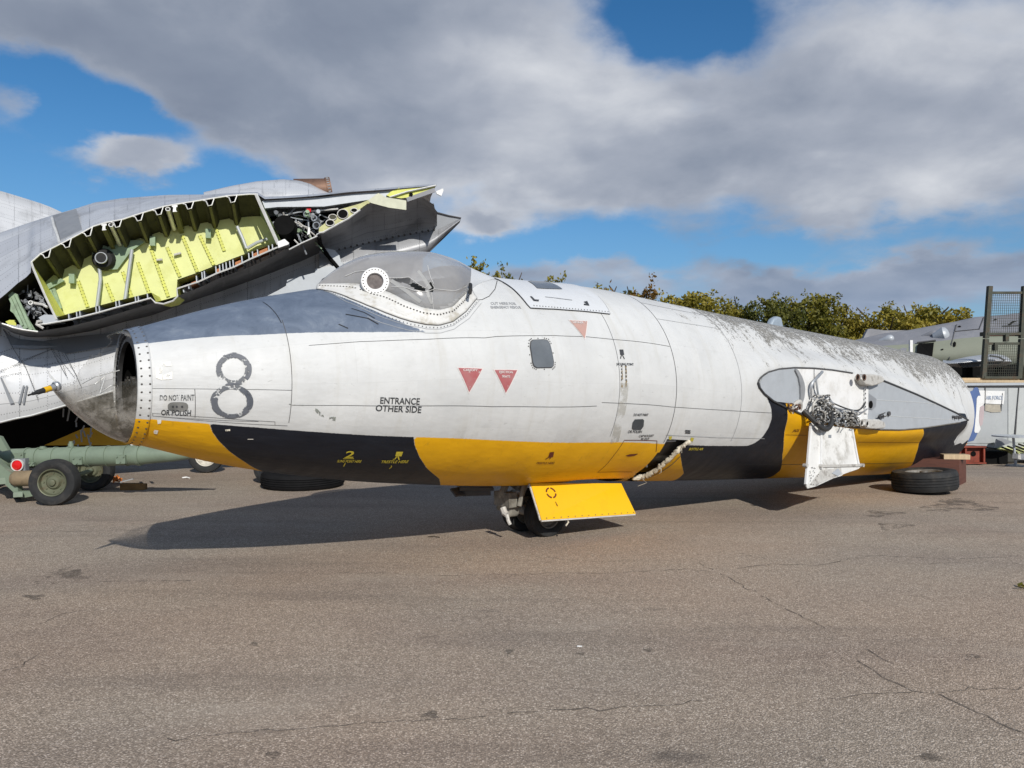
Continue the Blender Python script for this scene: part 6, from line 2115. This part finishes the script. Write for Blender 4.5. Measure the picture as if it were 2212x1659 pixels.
flat([(520, 264), (740, 268), (738, 330), (728, 415), (620, 412), (520, 405)], 'white_band', M['white'], .026)
flat([(524, 415), (690, 418), (700, 500), (600, 505), (524, 485)], 'tan_patch', M['tan'], .026)
vs_, fs_ = text_mesh('AIR FORCE', bold=True)
u0, u1 = vs_[:, 0].min(), vs_[:, 0].max()
p0 = wpt(*C5(535, 362), .034); p1 = wpt(*C5(722, 362), .034); hgt = (wpt(*C5(535, 320), .034) - p0).length
o = mobj('lettering', [p0 + (p1 - p0) * ((a - u0) / (u1 - u0)) + Vector((0, 0, b / .7 * hgt)) for a, b in vs_], fs_, mat('pale_blue_ink', (.38, .43, .52), .6), wp)
for a in ([(527, 200), (522, 420)], [(900, 215), (850, 770)], [(715, 290), (700, 490)], [(880, 440), (860, 760)]):
    mb = MB(); mb.tube([wpt(*C5(*p), .026) for p in a], .008, 4); mb.build('panel_seam', M['line'], wp)
# rusty red cradle carrying it
cr = thing('red_cradle', 'rusty red steel cradle on the ground under the grey wing section', 'frame', (9, 14.3, 0))
CYd = 14.15
mb = MB()
z0, z1 = .0, .33
xa = P(2040, 990, CYd).x; xb = P(2123, 990, CYd).x
mb.plate([Vector((xa, CYd, .30)), Vector((xb, CYd, .33)), Vector((xb, CYd, .05)), Vector((xa, CYd, .02))], Vector((0, .05, 0))); mb.build('channel_web', M['rust'], cr)
for zz in (.035, .335):
    mb = MB(); mb.box(Vector(((xa + xb) / 2, CYd - .04, zz)), (xb - xa, .14, .025)); mb.build('channel_flange', M['rust'], cr)
for k in range(3):
    x = xb - .02 - k * .34
    mb = MB(); mb.box(Vector((x, CYd - .03, .18)), (.03, .10, .28)); mb.build('stiffener', M['rust'], cr)
for k in range(3):
    mb = MB(); mb.lathe([(0, 0), (.004, .05)], Vector((xb - .18 - .33 * k, CYd - .004, .2)), (0, -1, 0), 14); mb.build('flange_hole', M['void'], cr)
mb = MB(); mb.box(Vector((xb + .25, CYd + .2, .12)), (.5, .3, .24)); mb.build('end_box', M['void'], cr)
mb = MB(); mb.plate([P(2066, 962, 13.9), P(2090, 958, 13.9), P(2082, 966, 13.9), P(2070, 982, 13.9)], Vector((0, .03, 0))); mb.build('orange_lug', M['orange'], cr)
# dark curved skin and ribbed green piece, folding stand
gk = thing('ribbed_panel', 'yellow green ribbed panel lying on the ground right of the red cradle', 'aircraft part', tuple(G(2190, 985)))
GY = 14.35
pl = [(655, 905), (720, 870), (830, 845), (954, 850), (1400, 880), (1400, 1040), (954, 985), (900, 960), (820, 925)]
mb = MB(); pts = [P(*C5(*p), GY + .4 - .004 * (p[1] - 850)) for p in pl]; mb.plate(pts, Vector((0, .1, -.06))); mb.build('green_skin', M['bayback'], gk)
for k in range(6):
    a = P(*C5(690 + k * 60, 905 - k * 12), GY + .1); b_ = P(*C5(860 + k * 75, 965 - k * 6), GY - .1)
    mb = MB(); mb.bar(a + Vector((0, -.05, .03)), b_ + Vector((0, -.05, .03)), .035, .03); mb.build('panel_rib', M['primer_dark'], gk)
mb = MB(); mb.plate([P(*C5(*p), 14.25) for p in [(550, 905), (650, 915), (760, 940), (850, 990), (885, 1050), (760, 1050), (560, 1040)]], Vector((0, .3, 0)))
o = mb.build('curved_fairing', mat('olive_black', (.035, .035, .03), .7, 0, .3, 6)); tagset(o, 'dark curved fairing resting on the ground between red cradle and green panel', 'aircraft part')
mb = MB(); mb.plate([P(*C5(*p), 14.4) for p in [(660, 800), (720, 790), (830, 830), (760, 860), (640, 895)]], Vector((0, .05, 0)))
o = mb.build('grey_sheet', M['silver_dull']); tagset(o, 'small bent grey sheet leaning on the wing section below its seam', 'sheet')
st = thing('folding_stand', 'thin grey stand with a round top before the ribbed green panel', 'stand', tuple(G(2194, 992)))
tp = P(*C5(835, 775), 13.9)
mb = MB(); mb.lathe([(0, 0), (0, .34), (.025, .34), (.025, 0)], tp, (0, 0, 1), 28); mb.build('stand_top', M['wgrey'], st, False)
mb = MB(); mb.tube([tp, Vector((tp.x + .04, tp.y, .03))], .022, 8); mb.build('pole', M['wgrey'], st)
mb = MB(); mb.lathe([(0, 0), (0, .16), (.02, .15), (.04, .03), (.04, 0)], Vector((tp.x + .04, tp.y, 0)), (0, 0, 1), 20); mb.build('foot', M['silver_dull'], st)
sc_ = thing('scrap_metal', 'grey scrap fitting on the ground at the right edge under the stand', 'scrap', tuple(G(2206, 985)))
rn = random.Random(14)
for k in range(9):
    mb = MB(); c = P(*C5(890 + 22 * k, 1010 + rn.uniform(-25, 15)), 13.6); c.z = max(.06, min(c.z, .2))
    mb.box(c, (rn.uniform(.08, .2), .1, rn.uniform(.04, .12)), Vector((1, rn.uniform(-.5, .5), rn.uniform(-.4, .4)))); mb.build('fitting', M['silver_dull'] if k % 2 else M['dull_white'], sc_)

# ---- stillages behind the wing section
def C6(x, y): return ((2050 + x / 4.609) * .9003, (640 + y / 4.609) * .9003)


SY = 15.6


def stillage(label, zt, zb, xl0, xl1, xr0, xr1, ztop_mesh, zbot_mesh):
    t = thing('stillage', label, 'cage', ((xl1 + xr1) / 2, SY, zb), 'steel stillages stacked behind the wing section')
    for yy in (SY,):
        for a, b_ in ((xl0, xl1), (xr0, xr1)):
            mb = MB(); mb.bar(Vector((a, yy, zt)), Vector((b_, yy, zb)), .085, .085, (0, 1, 0)); mb.build('post', M['stillage'], t)
        for z in (ztop_mesh, zbot_mesh):
            w = (z - zb) / (zt - zb)
            mb = MB(); mb.bar(Vector((xl1 + (xl0 - xl1) * w, yy, z)), Vector((xr1 + (xr0 - xr1) * w, yy, z)), .05, .05 if z == ztop_mesh else .10, (0, 1, 0)); mb.build('rail', M['stillage'], t)
        # wires
        mb = MB()
        wl_ = lambda z: xl1 + (xl0 - xl1) * (z - zb) / (zt - zb)
        wr_ = lambda z: xr1 + (xr0 - xr1) * (z - zb) / (zt - zb)
        nv_ = 17
        for k in range(1, nv_):
            mb.bar(Vector((wl_(zbot_mesh) + (wr_(zbot_mesh) - wl_(zbot_mesh)) * k / nv_, yy, zbot_mesh)), Vector((wl_(ztop_mesh) + (wr_(ztop_mesh) - wl_(ztop_mesh)) * k / nv_, yy, ztop_mesh)), .006, .006, (0, 1, 0))
        nh = int((ztop_mesh - zbot_mesh) / .05)
        for k in range(1, nh):
            z = zbot_mesh + (ztop_mesh - zbot_mesh) * k / nh
            mb.bar(Vector((wl_(z), yy, z)), Vector((wr_(z), yy, z)), .006, .006, (0, 1, 0))
        if yy == SY:
            o = mb.build('wire_mesh', M['stillage'], t); o['kind'] = 'stuff'
    for x in (xl1, xr1):
        mb = MB(); mb.bar(Vector((x, SY, zbot_mesh)), Vector((x, SY + .16, zbot_mesh)), .06, .08); mb.build('side_rail', M['stillage'], t)
    return t


def X6(x): return P(*C6(x, 800), SY).x
def Z6(y): return P(*C6(1600, y), SY).z


s_top = stillage('empty steel stillage, upper one of the stack behind the wing section', Z6(215), Z6(790), X6(1497), X6(1455), X6(1880), X6(1848), Z6(288), Z6(742))
mb = MB(); mb.box(Vector((X6(1672), SY - .01, Z6(785))), (.07, .10, .16)); mb.build('foot_block', M['stillage'], s_top)
s_low = stillage('steel stillage under another, on boards behind the wing section', Z6(800), Z6(1235), X6(1455), X6(1423), X6(1848), X6(1818), Z6(850), Z6(1225))
mb = MB(); mb.box(Vector((X6(1552), SY - .01, Z6(885))), (.07, .10, .16)); mb.build('foot_block', M['stillage'], s_low)
mb = MB(); mb.box(Vector((X6(1450), SY + .3, Z6(1243))), (1.4, .6, .05)); o = mb.build('board', M['wood']); tagset(o, 'weathered board under the lower stillage, pink grey', 'board')
mb = MB(); mb.box(Vector((X6(1480), SY + .1, Z6(1268))), (2.0, .5, .05)); o = mb.build('board', M['wood']); tagset(o, 'longer pale board lying on the wing section top edge under the stillage', 'board')
# dark stack of crates that carries the boards
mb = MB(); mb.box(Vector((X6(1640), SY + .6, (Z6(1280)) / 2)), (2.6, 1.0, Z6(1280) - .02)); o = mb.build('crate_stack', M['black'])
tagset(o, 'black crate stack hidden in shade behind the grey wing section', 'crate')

# ---- olive and grey aircraft far behind
fa = thing('grey_olive_aircraft', 'old aircraft with dark grey top and olive side, doorway open, behind the stillage', 'aircraft', (9, 19, 0))
TOPA = [(-330, 870), (-100, 830), (0, 812), (90, 790), (160, 775), (330, 735), (580, 705), (900, 645), (1200, 592), (1330, 556), (1440, 548), (1660, 530), (1876, 505), (2400, 470)]
BNDA = [(-330, 900), (0, 890), (350, 872), (700, 850), (1000, 815), (1200, 790), (1460, 768), (1876, 735), (2400, 700)]
BOTA = [(-330, 1010), (350, 1060), (1200, 1085), (1876, 1130), (2400, 1180)]
FYA = lambda x: 21.0 - 2.6 * (x + 330) / 2700


def fpt(x, y, t, o=0.0):
    """t 0 at the top edge, 1 at the bottom: round the tube"""
    d = 1.05 * math.sin(min(1, max(0, t)) * math.pi * .62)
    return P(*C6(x, y), FYA(x) - d - o)


xs = list(np.linspace(-330, 2400, 60))
def yt_(x, t):
    a, b_, c_ = polyinterp(TOPA, x), polyinterp(BNDA, x), polyinterp(BOTA, x)
    return a + (b_ - a) * (t / .42) if t < .42 else b_ + (c_ - b_) * ((t - .42) / .58)
rows = [[fpt(x, yt_(x, t), t) for x in xs] for t in np.linspace(0, .42, 9)]
rows = [[p + Vector((0, 1.6, -.4)) for p in rows[0]], [p + Vector((0, .6, -.03)) for p in rows[0]]] + rows
grid('upper_hull', rows, M['grey_paint'], fa)
rows = [[fpt(x, yt_(x, t), t) for x in xs] for t in np.linspace(.42, 1, 10)]
rows.append([p + Vector((0, 1.5, -.5)) for p in rows[-1]])
grid('lower_hull', rows, M['olive_paint'], fa)


def fs_pt(x, y, o=.02):
    a, b_, c_ = polyinterp(TOPA, x), polyinterp(BNDA, x), polyinterp(BOTA, x)
    t = .42 * (y - a) / (b_ - a) if y < b_ else .42 + .58 * (y - b_) / (c_ - b_)
    return fpt(x, y, t, o)


def fplate(pts, nm, m, o=.02, parent=None):
    mb = MB(); mb.plate([fs_pt(*p, o) for p in pts], Vector((0, .012, 0))); return mb.build(nm, m, parent or fa)


door_ = fplate([(697, 868), (715, 850), (880, 838), (862, 992), (690, 965)], 'doorway', M['void'], .10)
mb = MB(); mb.tube([fs_pt(*p, .04) for p in [(690, 965), (700, 862), (882, 838)]], .012, 5); mb.build('door_rail', M['olive_paint'], door_)
mb = MB(); mb.tube([fs_pt(*p, .05) for p in [(690, 840), (900, 815)]], .025, 5); mb.build('door_track', M['line'], fa)
for x, y, r in ((388, 797, .11), (868, 742, .09), (995, 750, .20)):
    c = fs_pt(x, y, .02); mb = MB(); mb.lathe([(-.25, r * .5), (-.1, r * .8), (0, r), (.06, r * .85), (.10, r * .5), (.115, 0)], c, Vector((.75, -.55, .25)), 18); mb.build('light_dome', M['wgrey'] if x != 868 else M['grey_paint'], fa, True)
for a in ([(1108, 715), (1075, 850), (1050, 1020)], [(1108, 715), (1380, 690), (1430, 560)], [(1110, 710), (1130, 640)]):
    mb = MB(); mb.tube([fs_pt(*p, .02) for p in a], .014, 4); mb.build('hull_seam', M['line'], fa)
for pts in ([(1095, 840), (1110, 825), (1125, 840), (1120, 880), (1100, 885), (1092, 870)], [(955, 915), (975, 905), (990, 912), (975, 922)], [(1540, 865), (1572, 862), (1565, 915), (1535, 918)],
            [(1700, 640), (1750, 600), (1810, 595), (1760, 615), (1720, 650)], [(1140, 665), (1160, 650), (1180, 655), (1175, 668)], [(1535, 590), (1560, 575), (1580, 582), (1560, 590)]):
    fplate(pts, 'dark_port', M['void'])
fplate([(1640, 650), (1830, 640), (1830, 655), (1640, 662)], 'grey_hatch', M['line'])
fplate([(490, 915), (540, 895), (580, 900), (575, 935), (520, 925)], 'dark_port', M['grey_paint'])
fplate([(1470, 745), (1840, 735), (1840, 760), (1470, 765)], 'rust_band', M['rustpipe'])
mb = MB(); pts = [P(*C6(*p), 20.7) for p in [(95, 800), (150, 690), (180, 685), (330, 704), (580, 702), (330, 738), (160, 790)]]; mb.plate(pts, Vector((0, .12, 0))); mb.build('tail_fillet', M['grey_paint'], fa)
mb = MB()
for x in (200, 1700):
    c = P(*C6(x, 1050), 19.6); mb = MB(); mb.bar(Vector((c.x, c.y, 0)), c, .5, .8); mb.build('support', M['void'], fa)
# silver stub wing tank in front of it
tk = thing('silver_wing_tip', 'bright silver rounded wing tip in front of the olive aircraft', 'aircraft part', tuple(P(2120, 760, 17)))
TK = [(980, 1030), (1050, 1040), (1250, 995), (1450, 968), (1560, 965), (1660, 982), (1720, 1015), (1745, 1050)]
TB = [(980, 1100), (1050, 1100), (1180, 1118), (1400, 1108), (1600, 1108), (1680, 1095), (1745, 1058)]
xs = list(np.linspace(980, 1744, 30)); rows = []
for w in np.linspace(0, 1, 12):
    rows.append([P(*C6(x, polyinterp(TK, x) * (1 - w) + polyinterp(TB, x) * w), 17.2 - .6 * math.sin(w * math.pi)) for x in xs])
grid('tip_skin', rows, M['skinB'] if False else M['silver'], tk)
mb = MB(); mb.plate([P(*C6(*p), 16.55) for p in [(1150, 1072), (1450, 1045), (1640, 1045), (1600, 1075), (1400, 1100), (1200, 1115)]], Vector((0, .02, 0))); mb.build('tip_underside', M['black'], tk)
mb = MB(); mb.tube([P(*C6(*p), 16.5) for p in [(1150, 1072), (1450, 1048), (1640, 1045), (1660, 1035), (1600, 1000), (1500, 985)]], .02, 5); mb.build('tip_edge', M['line'], tk)
mb = MB(); mb.bar(Vector((P(*C6(1250, 1080), 17.3).x, 17.3, 0)), P(*C6(1250, 1080), 17.3), .15, .15); mb.bar(Vector((P(*C6(1600, 1080), 17.3).x, 17.3, 0)), P(*C6(1600, 1060), 17.3), .15, .15)
o = mb.build('prop', M['void'], tk); o['kind'] = 'stuff'
mb = MB(); mb.plate([P(*C6(*p), 17.9) for p in [(1090, 1095), (1250, 1110), (1600, 1100), (1850, 1060), (1850, 1420), (1090, 1420)]], Vector((0, .05, 0))); o = mb.build('shade_sheet', M['void'])  # flat black sheet stands in for the shade below the tip
tagset(o, 'black sheet standing in for deep shade under the silver wing tip', 'sheet')
o = MB(); o.bar(Vector((P(1966, 770, 15).x, 15, 0)), P(1967.5, 735, 15), .055, .055); o = o.build('white_post', M['white']); tagset(o, 'thin white post rising behind the lichen covered tail', 'post')

# ======================================================================= trees behind
def leaf_mat(name, cols):
    m = bpy.data.materials.new(name); m.use_nodes = True
    q = NT(m.node_tree); b = q.N['Principled BSDF']
    tc = q.n('ShaderNodeTexCoord').outputs['Object']
    inf = q.n('ShaderNodeObjectInfo').outputs['Random']
    n1 = q.noise(tc, 3.2, 4, .6); n2 = q.noise(tc, 30, 2, .5)
    v = q.math('ADD', q.math('MULTIPLY', n1, .6), q.math('MULTIPLY', n2, .5))
    v = q.math('ADD', v, q.math('MULTIPLY', q.math('SUBTRACT', inf, .5), .18))
    c = q.ramp(v, [(.32, cols[0]), (.52, cols[1]), (.72, cols[2])])
    q.L.new(c, b.inputs['Base Color'])
    b.inputs['Roughness'].default_value = .55
    b.inputs['Specular IOR Level'].default_value = .3
    tr_ = q.n('ShaderNodeBsdfTranslucent'); q.L.new(c, tr_.inputs[0])
    mx = q.n('ShaderNodeMixShader'); mx.inputs[0].default_value = .3
    q.L.new(b.outputs[0], mx.inputs[1]); q.L.new(tr_.outputs[0], mx.inputs[2])
    q.L.new(mx.outputs[0], q.N['Material Output'].inputs[0])
    return m


LEAF = [leaf_mat('olive_leaves', [(.06, .072, .012), (.20, .18, .024), (.36, .29, .045)]),
        leaf_mat('dark_leaves', [(.035, .052, .012), (.12, .125, .02), (.25, .21, .035)]),
        leaf_mat('rusty_leaves', [(.07, .045, .015), (.19, .11, .03), (.28, .18, .05)])]


def crown_mesh(seed, n, sparse=False):
    r = np.random.default_rng(seed)
    # unit crown: x, y within 1, z 0..1; made of clumps
    nc = 46
    u = r.uniform(0, 2 * np.pi, nc); zz = r.uniform(.05, .93, nc)
    rad = np.where(zz < .6, .78, .78 * np.sqrt(np.clip(1 - ((zz - .6) / .45)**2, .03, 1))) * r.uniform(.35, 1.0, nc)
    cc = np.stack([np.cos(u) * rad, np.sin(u) * rad, zz], -1)
    cr = r.uniform(.16, .30, nc)
    if sparse: cr *= .75
    k = r.integers(0, nc, n)
    d = r.normal(size=(n, 3)); d /= np.linalg.norm(d, axis=1)[:, None]
    p = cc[k] + d * (.9 * cr[k] * r.uniform(.35, 1.05, n)**.6)[:, None] * np.array([1, 1, .42])
    # whips at the top
    nw = n // 9
    w0 = cc[r.integers(0, nc, 30)]; w0 = w0[w0[:, 2] > .5] if (w0[:, 2] > .5).any() else w0
    wi = r.integers(0, len(w0), nw); t = r.uniform(0, 1, nw)
    wd = r.normal(size=(len(w0), 3)) * np.array([.22, .22, .03]) + np.array([0, 0, .085])
    p[:nw] = w0[wi] + wd[wi] * t[:, None] * 1.25 + r.normal(size=(nw, 3)) * np.array([.035, .035, .014])
    p[:, 2] = np.maximum(p[:, 2], .02)
    S = r.uniform(.026, .050, n); S[:nw] *= .8 * (1.0)
    a = r.normal(size=(n, 3)); a /= np.linalg.norm(a, axis=1)[:, None]
    b = np.cross(a, r.normal(size=(n, 3))); b /= np.linalg.norm(b, axis=1)[:, None]
    sc = np.array([1, 1, .40])        # the crown is stretched upwards later
    V = np.stack([p - a * S[:, None] * sc, p + b * S[:, None] * .55 * sc, p + a * S[:, None] * sc, p - b * S[:, None] * .55 * sc], 1).reshape(-1, 3)
    me = bpy.data.meshes.new('crown')
    me.from_pydata(V.tolist(), [], np.arange(4 * n).reshape(-1, 4).tolist())
    return me


CROWNS = [crown_mesh(40 + i, 10000) for i in range(4)] + [crown_mesh(60, 4500, True)]


def trunk_mesh(seed):
    r = random.Random(seed); mb = MB()
    pts = [Vector((0, 0, -.02))]
    for k in range(5): pts.append(Vector((r.uniform(-.05, .05) * k, r.uniform(-.05, .05) * k, .16 * (k + 1))))
    mb.tube(pts, [.07, .06, .05, .04, .028, .015], 8)
    for k in range(9):
        b = pts[1 + k % 4]; an = r.uniform(0, 6.28)
        e = b + Vector((math.cos(an) * r.uniform(.35, .7), math.sin(an) * r.uniform(.35, .7), r.uniform(.15, .4)))
        mb.tube([b, b * .5 + e * .5 + Vector((0, 0, .04)), e], [.028, .018, .007], 6)
    me = bpy.data.meshes.new('trunk'); me.from_pydata([tuple(v) for v in mb.v], [], mb.f); me.materials.append(M['bark'])
    return me


TRUNKS = [trunk_mesh(i) for i in range(3)]
TREES = [  # centre x, top y, width, distance, crown, leaf, label
    (1035, 546, 150, 27, 0, 0, 'green tree top rising just behind the canopy of the striped fuselage'),
    (1098, 572, 76, 27.5, 4, 1, 'thin sparse tree top right of the tree behind the canopy'),
    (1168, 590, 130, 29, 1, 0, 'low green bush above the roof hatch window'),
    (1235, 588, 140, 28, 2, 1, 'dark green bush over the roof hatch, right of its window'),
    (1305, 600, 130, 30, 3, 0, 'low olive bush left of the rusty leaved tree'),
    (1378, 602, 140, 28, 4, 2, 'rusty brown leaved tree, the only reddish one behind the fuselage'),
    (1452, 622, 140, 29, 0, 0, 'olive bush just right of the rusty leaved tree'),
    (1535, 626, 140, 28, 1, 0, 'yellow green bush behind the spine where the black lichen begins'),
    (1600, 626, 130, 29, 2, 0, 'olive bush left of the tall dark tree'),
    (1662, 618, 120, 27, 3, 1, 'tall dark green tree left of the spine fin'),
    (1728, 624, 130, 28, 0, 0, 'bushy olive tree directly behind the spine fin'),
    (1795, 648, 120, 29, 1, 0, 'olive bush right of the spine fin'),
    (1852, 664, 120, 30, 2, 0, 'low yellow bush in the dip of the tree line'),
    (1908, 646, 130, 28, 3, 0, 'yellow olive bush above the tail fillet of the olive aircraft'),
    (1972, 648, 130, 28.5, 0, 0, 'bushy tree above the white post'),
    (2032, 650, 130, 28, 1, 0, 'olive tree above the middle of the olive aircraft'),
    (2088, 664, 110, 28.5, 2, 0, 'low end bush left of the stillage post'),
    (2165, 672, 100, 31, 4, 1, 'small tree seen through the mesh of the upper stillage'),
]
for i, (px, py, w, Y, cm_, lm, lab) in enumerate(TREES):
    top = P(px, py, Y); hgt = top.z * (.95 if i == 0 else 1.0 if i < 6 else .985); wd = w / F * Y * .80
    t = thing('hedgerow_tree', lab, 'tree', (top.x, Y, 0), 'trees in the row behind the aircraft')
    key = (cm_, lm)
    me = CROWNS[cm_]
    c = bpy.data.objects.new('crown', me); COL.objects.link(c); c.parent = t
    if not me.materials: me.materials.append(LEAF[lm])
    c.material_slots[0].link = 'OBJECT'; c.material_slots[0].material = LEAF[lm]
    c.scale = (wd, wd * 1.2, hgt * .97); c.rotation_euler = (0, 0, i * 1.7)
    k = bpy.data.objects.new('trunk', TRUNKS[i % 3]); COL.objects.link(k); k.parent = t
    k.scale = (wd, wd, hgt * .95); k.rotation_euler = (0, 0, i * 2.3)

# ======================================================================= small things on the asphalt
rn = random.Random(77)
mb = MB()
for k in range(520):
    Y = 2.4 + 6.5 * rn.random()**1.6; X = rn.uniform(-.72, .72) * Y
    r = rn.uniform(.003, .0085)
    c = Vector((X, Y, r * .35)); vs = []
    for (a, b_, d) in ((1, 0, 0), (-1, 0, 0), (0, 1, 0), (0, -1, 0), (0, 0, 1), (0, 0, -.5)):
        vs.append(c + Vector((a, b_, d * .6)) * r * rn.uniform(.7, 1.3))
    mb.add(vs, [(0, 2, 4), (2, 1, 4), (1, 3, 4), (3, 0, 4), (2, 0, 5), (1, 2, 5), (3, 1, 5), (0, 3, 5)])
o = mb.build('loose_grit', mat('grit', (.30, .26, .22), .9, 0, .5, 60)); o['kind'] = 'stuff'
c = G(937, 1161); mb = MB(); mb.tube([c + Vector((-.06, .01, .006)), c + Vector((0, 0, .012)), c + Vector((.06, -.02, .006))], .005, 5)
o = mb.build('twig', M['bark']); tagset(o, 'short dark twig on the asphalt left of the nose wheel', 'twig')
c = G(1252, 1398); mb = MB(); mb.tube([c + Vector((-.014, .002, .005)), c + Vector((.014, -.001, .005))], .004, 6)
o = mb.build('cigarette_end', M['white']); tagset(o, 'tiny white cigarette end in the middle of the asphalt foreground', 'litter')
lf = thing('leaf_sprig', 'small green and yellow leaf sprig at the right edge of the asphalt', 'leaves', tuple(G(2208, 1270)))
c = G(2207, 1271)
for k in range(6):
    a = rn.uniform(0, 6.28); d = Vector((math.cos(a), math.sin(a), .3)) * .05; s_ = Vector((-d.y, d.x, 0)) * .45
    p = c + Vector((rn.uniform(-.02, .03), rn.uniform(-.03, .03), .012))
    mb = MB(); mb.add([p, p + d * .5 + s_, p + d + Vector((0, 0, .01)), p + d * .5 - s_], [(0, 1, 2, 3)]); mb.build('leaf', LEAF[0], lf)

# cracks and oil stains of the asphalt (parts of the ground)
def T7(x, y): return (x / 1.843 * .9003, (1200 + y / 1.843) * .9003)
def T8(x, y): return ((1200 + x / 1.76) * .9003, (1200 + y / 1.76) * .9003)


M['crack'] = worn('crack_dark', (.035, .030, .026), .45, 9, .9, (.07, .06, .05), amt=.75)
rn = random.Random(12)
CR = [(T8, [(0, 318), (250, 310), (450, 311), (640, 300), (780, 292), (860, 300), (930, 310), (985, 342), (1090, 395), (1165, 442), (1270, 490), (1420, 565)], .010),
      (T8, [(1550, 630), (1600, 665), (1665, 697)], .010), (T8, [(30, 903), (150, 895), (280, 885), (530, 881), (760, 866), (880, 850)], .010),
      (T8, [(1510, 680), (1590, 740), (1690, 782), (1740, 815), (1830, 818), (1900, 845), (2000, 895), (2100, 935), (2212, 985)], .011),
      (T8, [(1740, 815), (1500, 822), (1380, 838)], .008), (T8, [(1830, 812), (2000, 800), (2212, 796)], .008),
      (T8, [(1010, 225), (1070, 240), (1125, 248)], .014), (T8, [(1000, 290), (1150, 272), (1350, 278), (1490, 245), (1580, 235), (1900, 250), (2210, 238)], .011),
      (T8, [(840, 262), (870, 285), (905, 300)], .010), (T8, [(150, 240), (420, 262), (640, 250)], .008), (T8, [(1780, 270), (2000, 262), (2200, 270)], .008),
      (T7, [(440, 362), (600, 358), (840, 358)], .012), (T7, [(1500, 322), (1700, 326), (1900, 336), (2212, 330)], .010), (T7, [(740, 1058), (990, 1036), (1250, 1015), (1500, 1000), (1650, 985), (1900, 975), (2150, 958)], .008),
      (T7, [(160, 555), (280, 502), (400, 488)], .009), (T7, [(0, 762), (90, 737), (220, 660)], .009), (T7, [(0, 138), (330, 140), (620, 132)], .012)]
for T_, pts, w in CR:
    q_ = [G(*T_(*p)) for p in pts]
    fine_ = [q_[0]]
    for a, b_ in zip(q_[:-1], q_[1:]):
        n_ = max(2, int((b_ - a).length / .05))
        for k in range(1, n_ + 1):
            fine_.append(a + (b_ - a) * k / n_ + Vector((rn.gauss(0, .010), rn.gauss(0, .012), 0)))
    vs = []
    for k, p in enumerate(fine_):
        d = (fine_[min(k + 1, len(fine_) - 1)] - fine_[max(k - 1, 0)]); d.z = 0
        if d.length < 1e-6: d = Vector((1, 0, 0))
        d.normalize(); nn = Vector((-d.y, d.x, 0)) * w * rn.uniform(.25, .9) * .5
        vs += [Vector((p.x, p.y, .004)) + nn, Vector((p.x, p.y, .004)) - nn]
    mobj('crack', vs, [(2 * k, 2 * k + 2, 2 * k + 3, 2 * k + 1) for k in range(len(fine_) - 1)], M['crack'], ground)
M['stain'] = worn('oil_stain', (.06, .052, .044), .50, 5, .8, (.10, .085, .07), amt=.40)
for px, py, rx, ry in ((148, 1240, 44, 12), (95, 1262, 20, 6), (1930, 1137, 36, 7), (2070, 1092, 70, 13), (928, 1546, 20, 8), (590, 1632, 14, 7), (1100, 1408, 8, 5), (75, 1290, 22, 5), (2100, 1420, 16, 6), (1255, 1412, 9, 4),
                       (1770, 1640, 14, 6), (2008, 1636, 30, 9), (545, 1392, 14, 4), (1400, 1405, 10, 4), (1905, 1110, 40, 6)):
    c = G(px, py); ax1 = G(px + rx, py) - c; ay1 = G(px, py - ry) - c
    pts = []
    for k in range(26):
        a = 2 * math.pi * k / 26; r = 1 + .28 * math.sin(3 * a + px) + rn.uniform(-.12, .12)
        p = c + ax1 * math.cos(a) * r + ay1 * math.sin(a) * r
        pts.append(Vector((p.x, p.y, .003)))
    mobj('oil_stain', pts, [tuple(range(26))], M['stain'], ground)
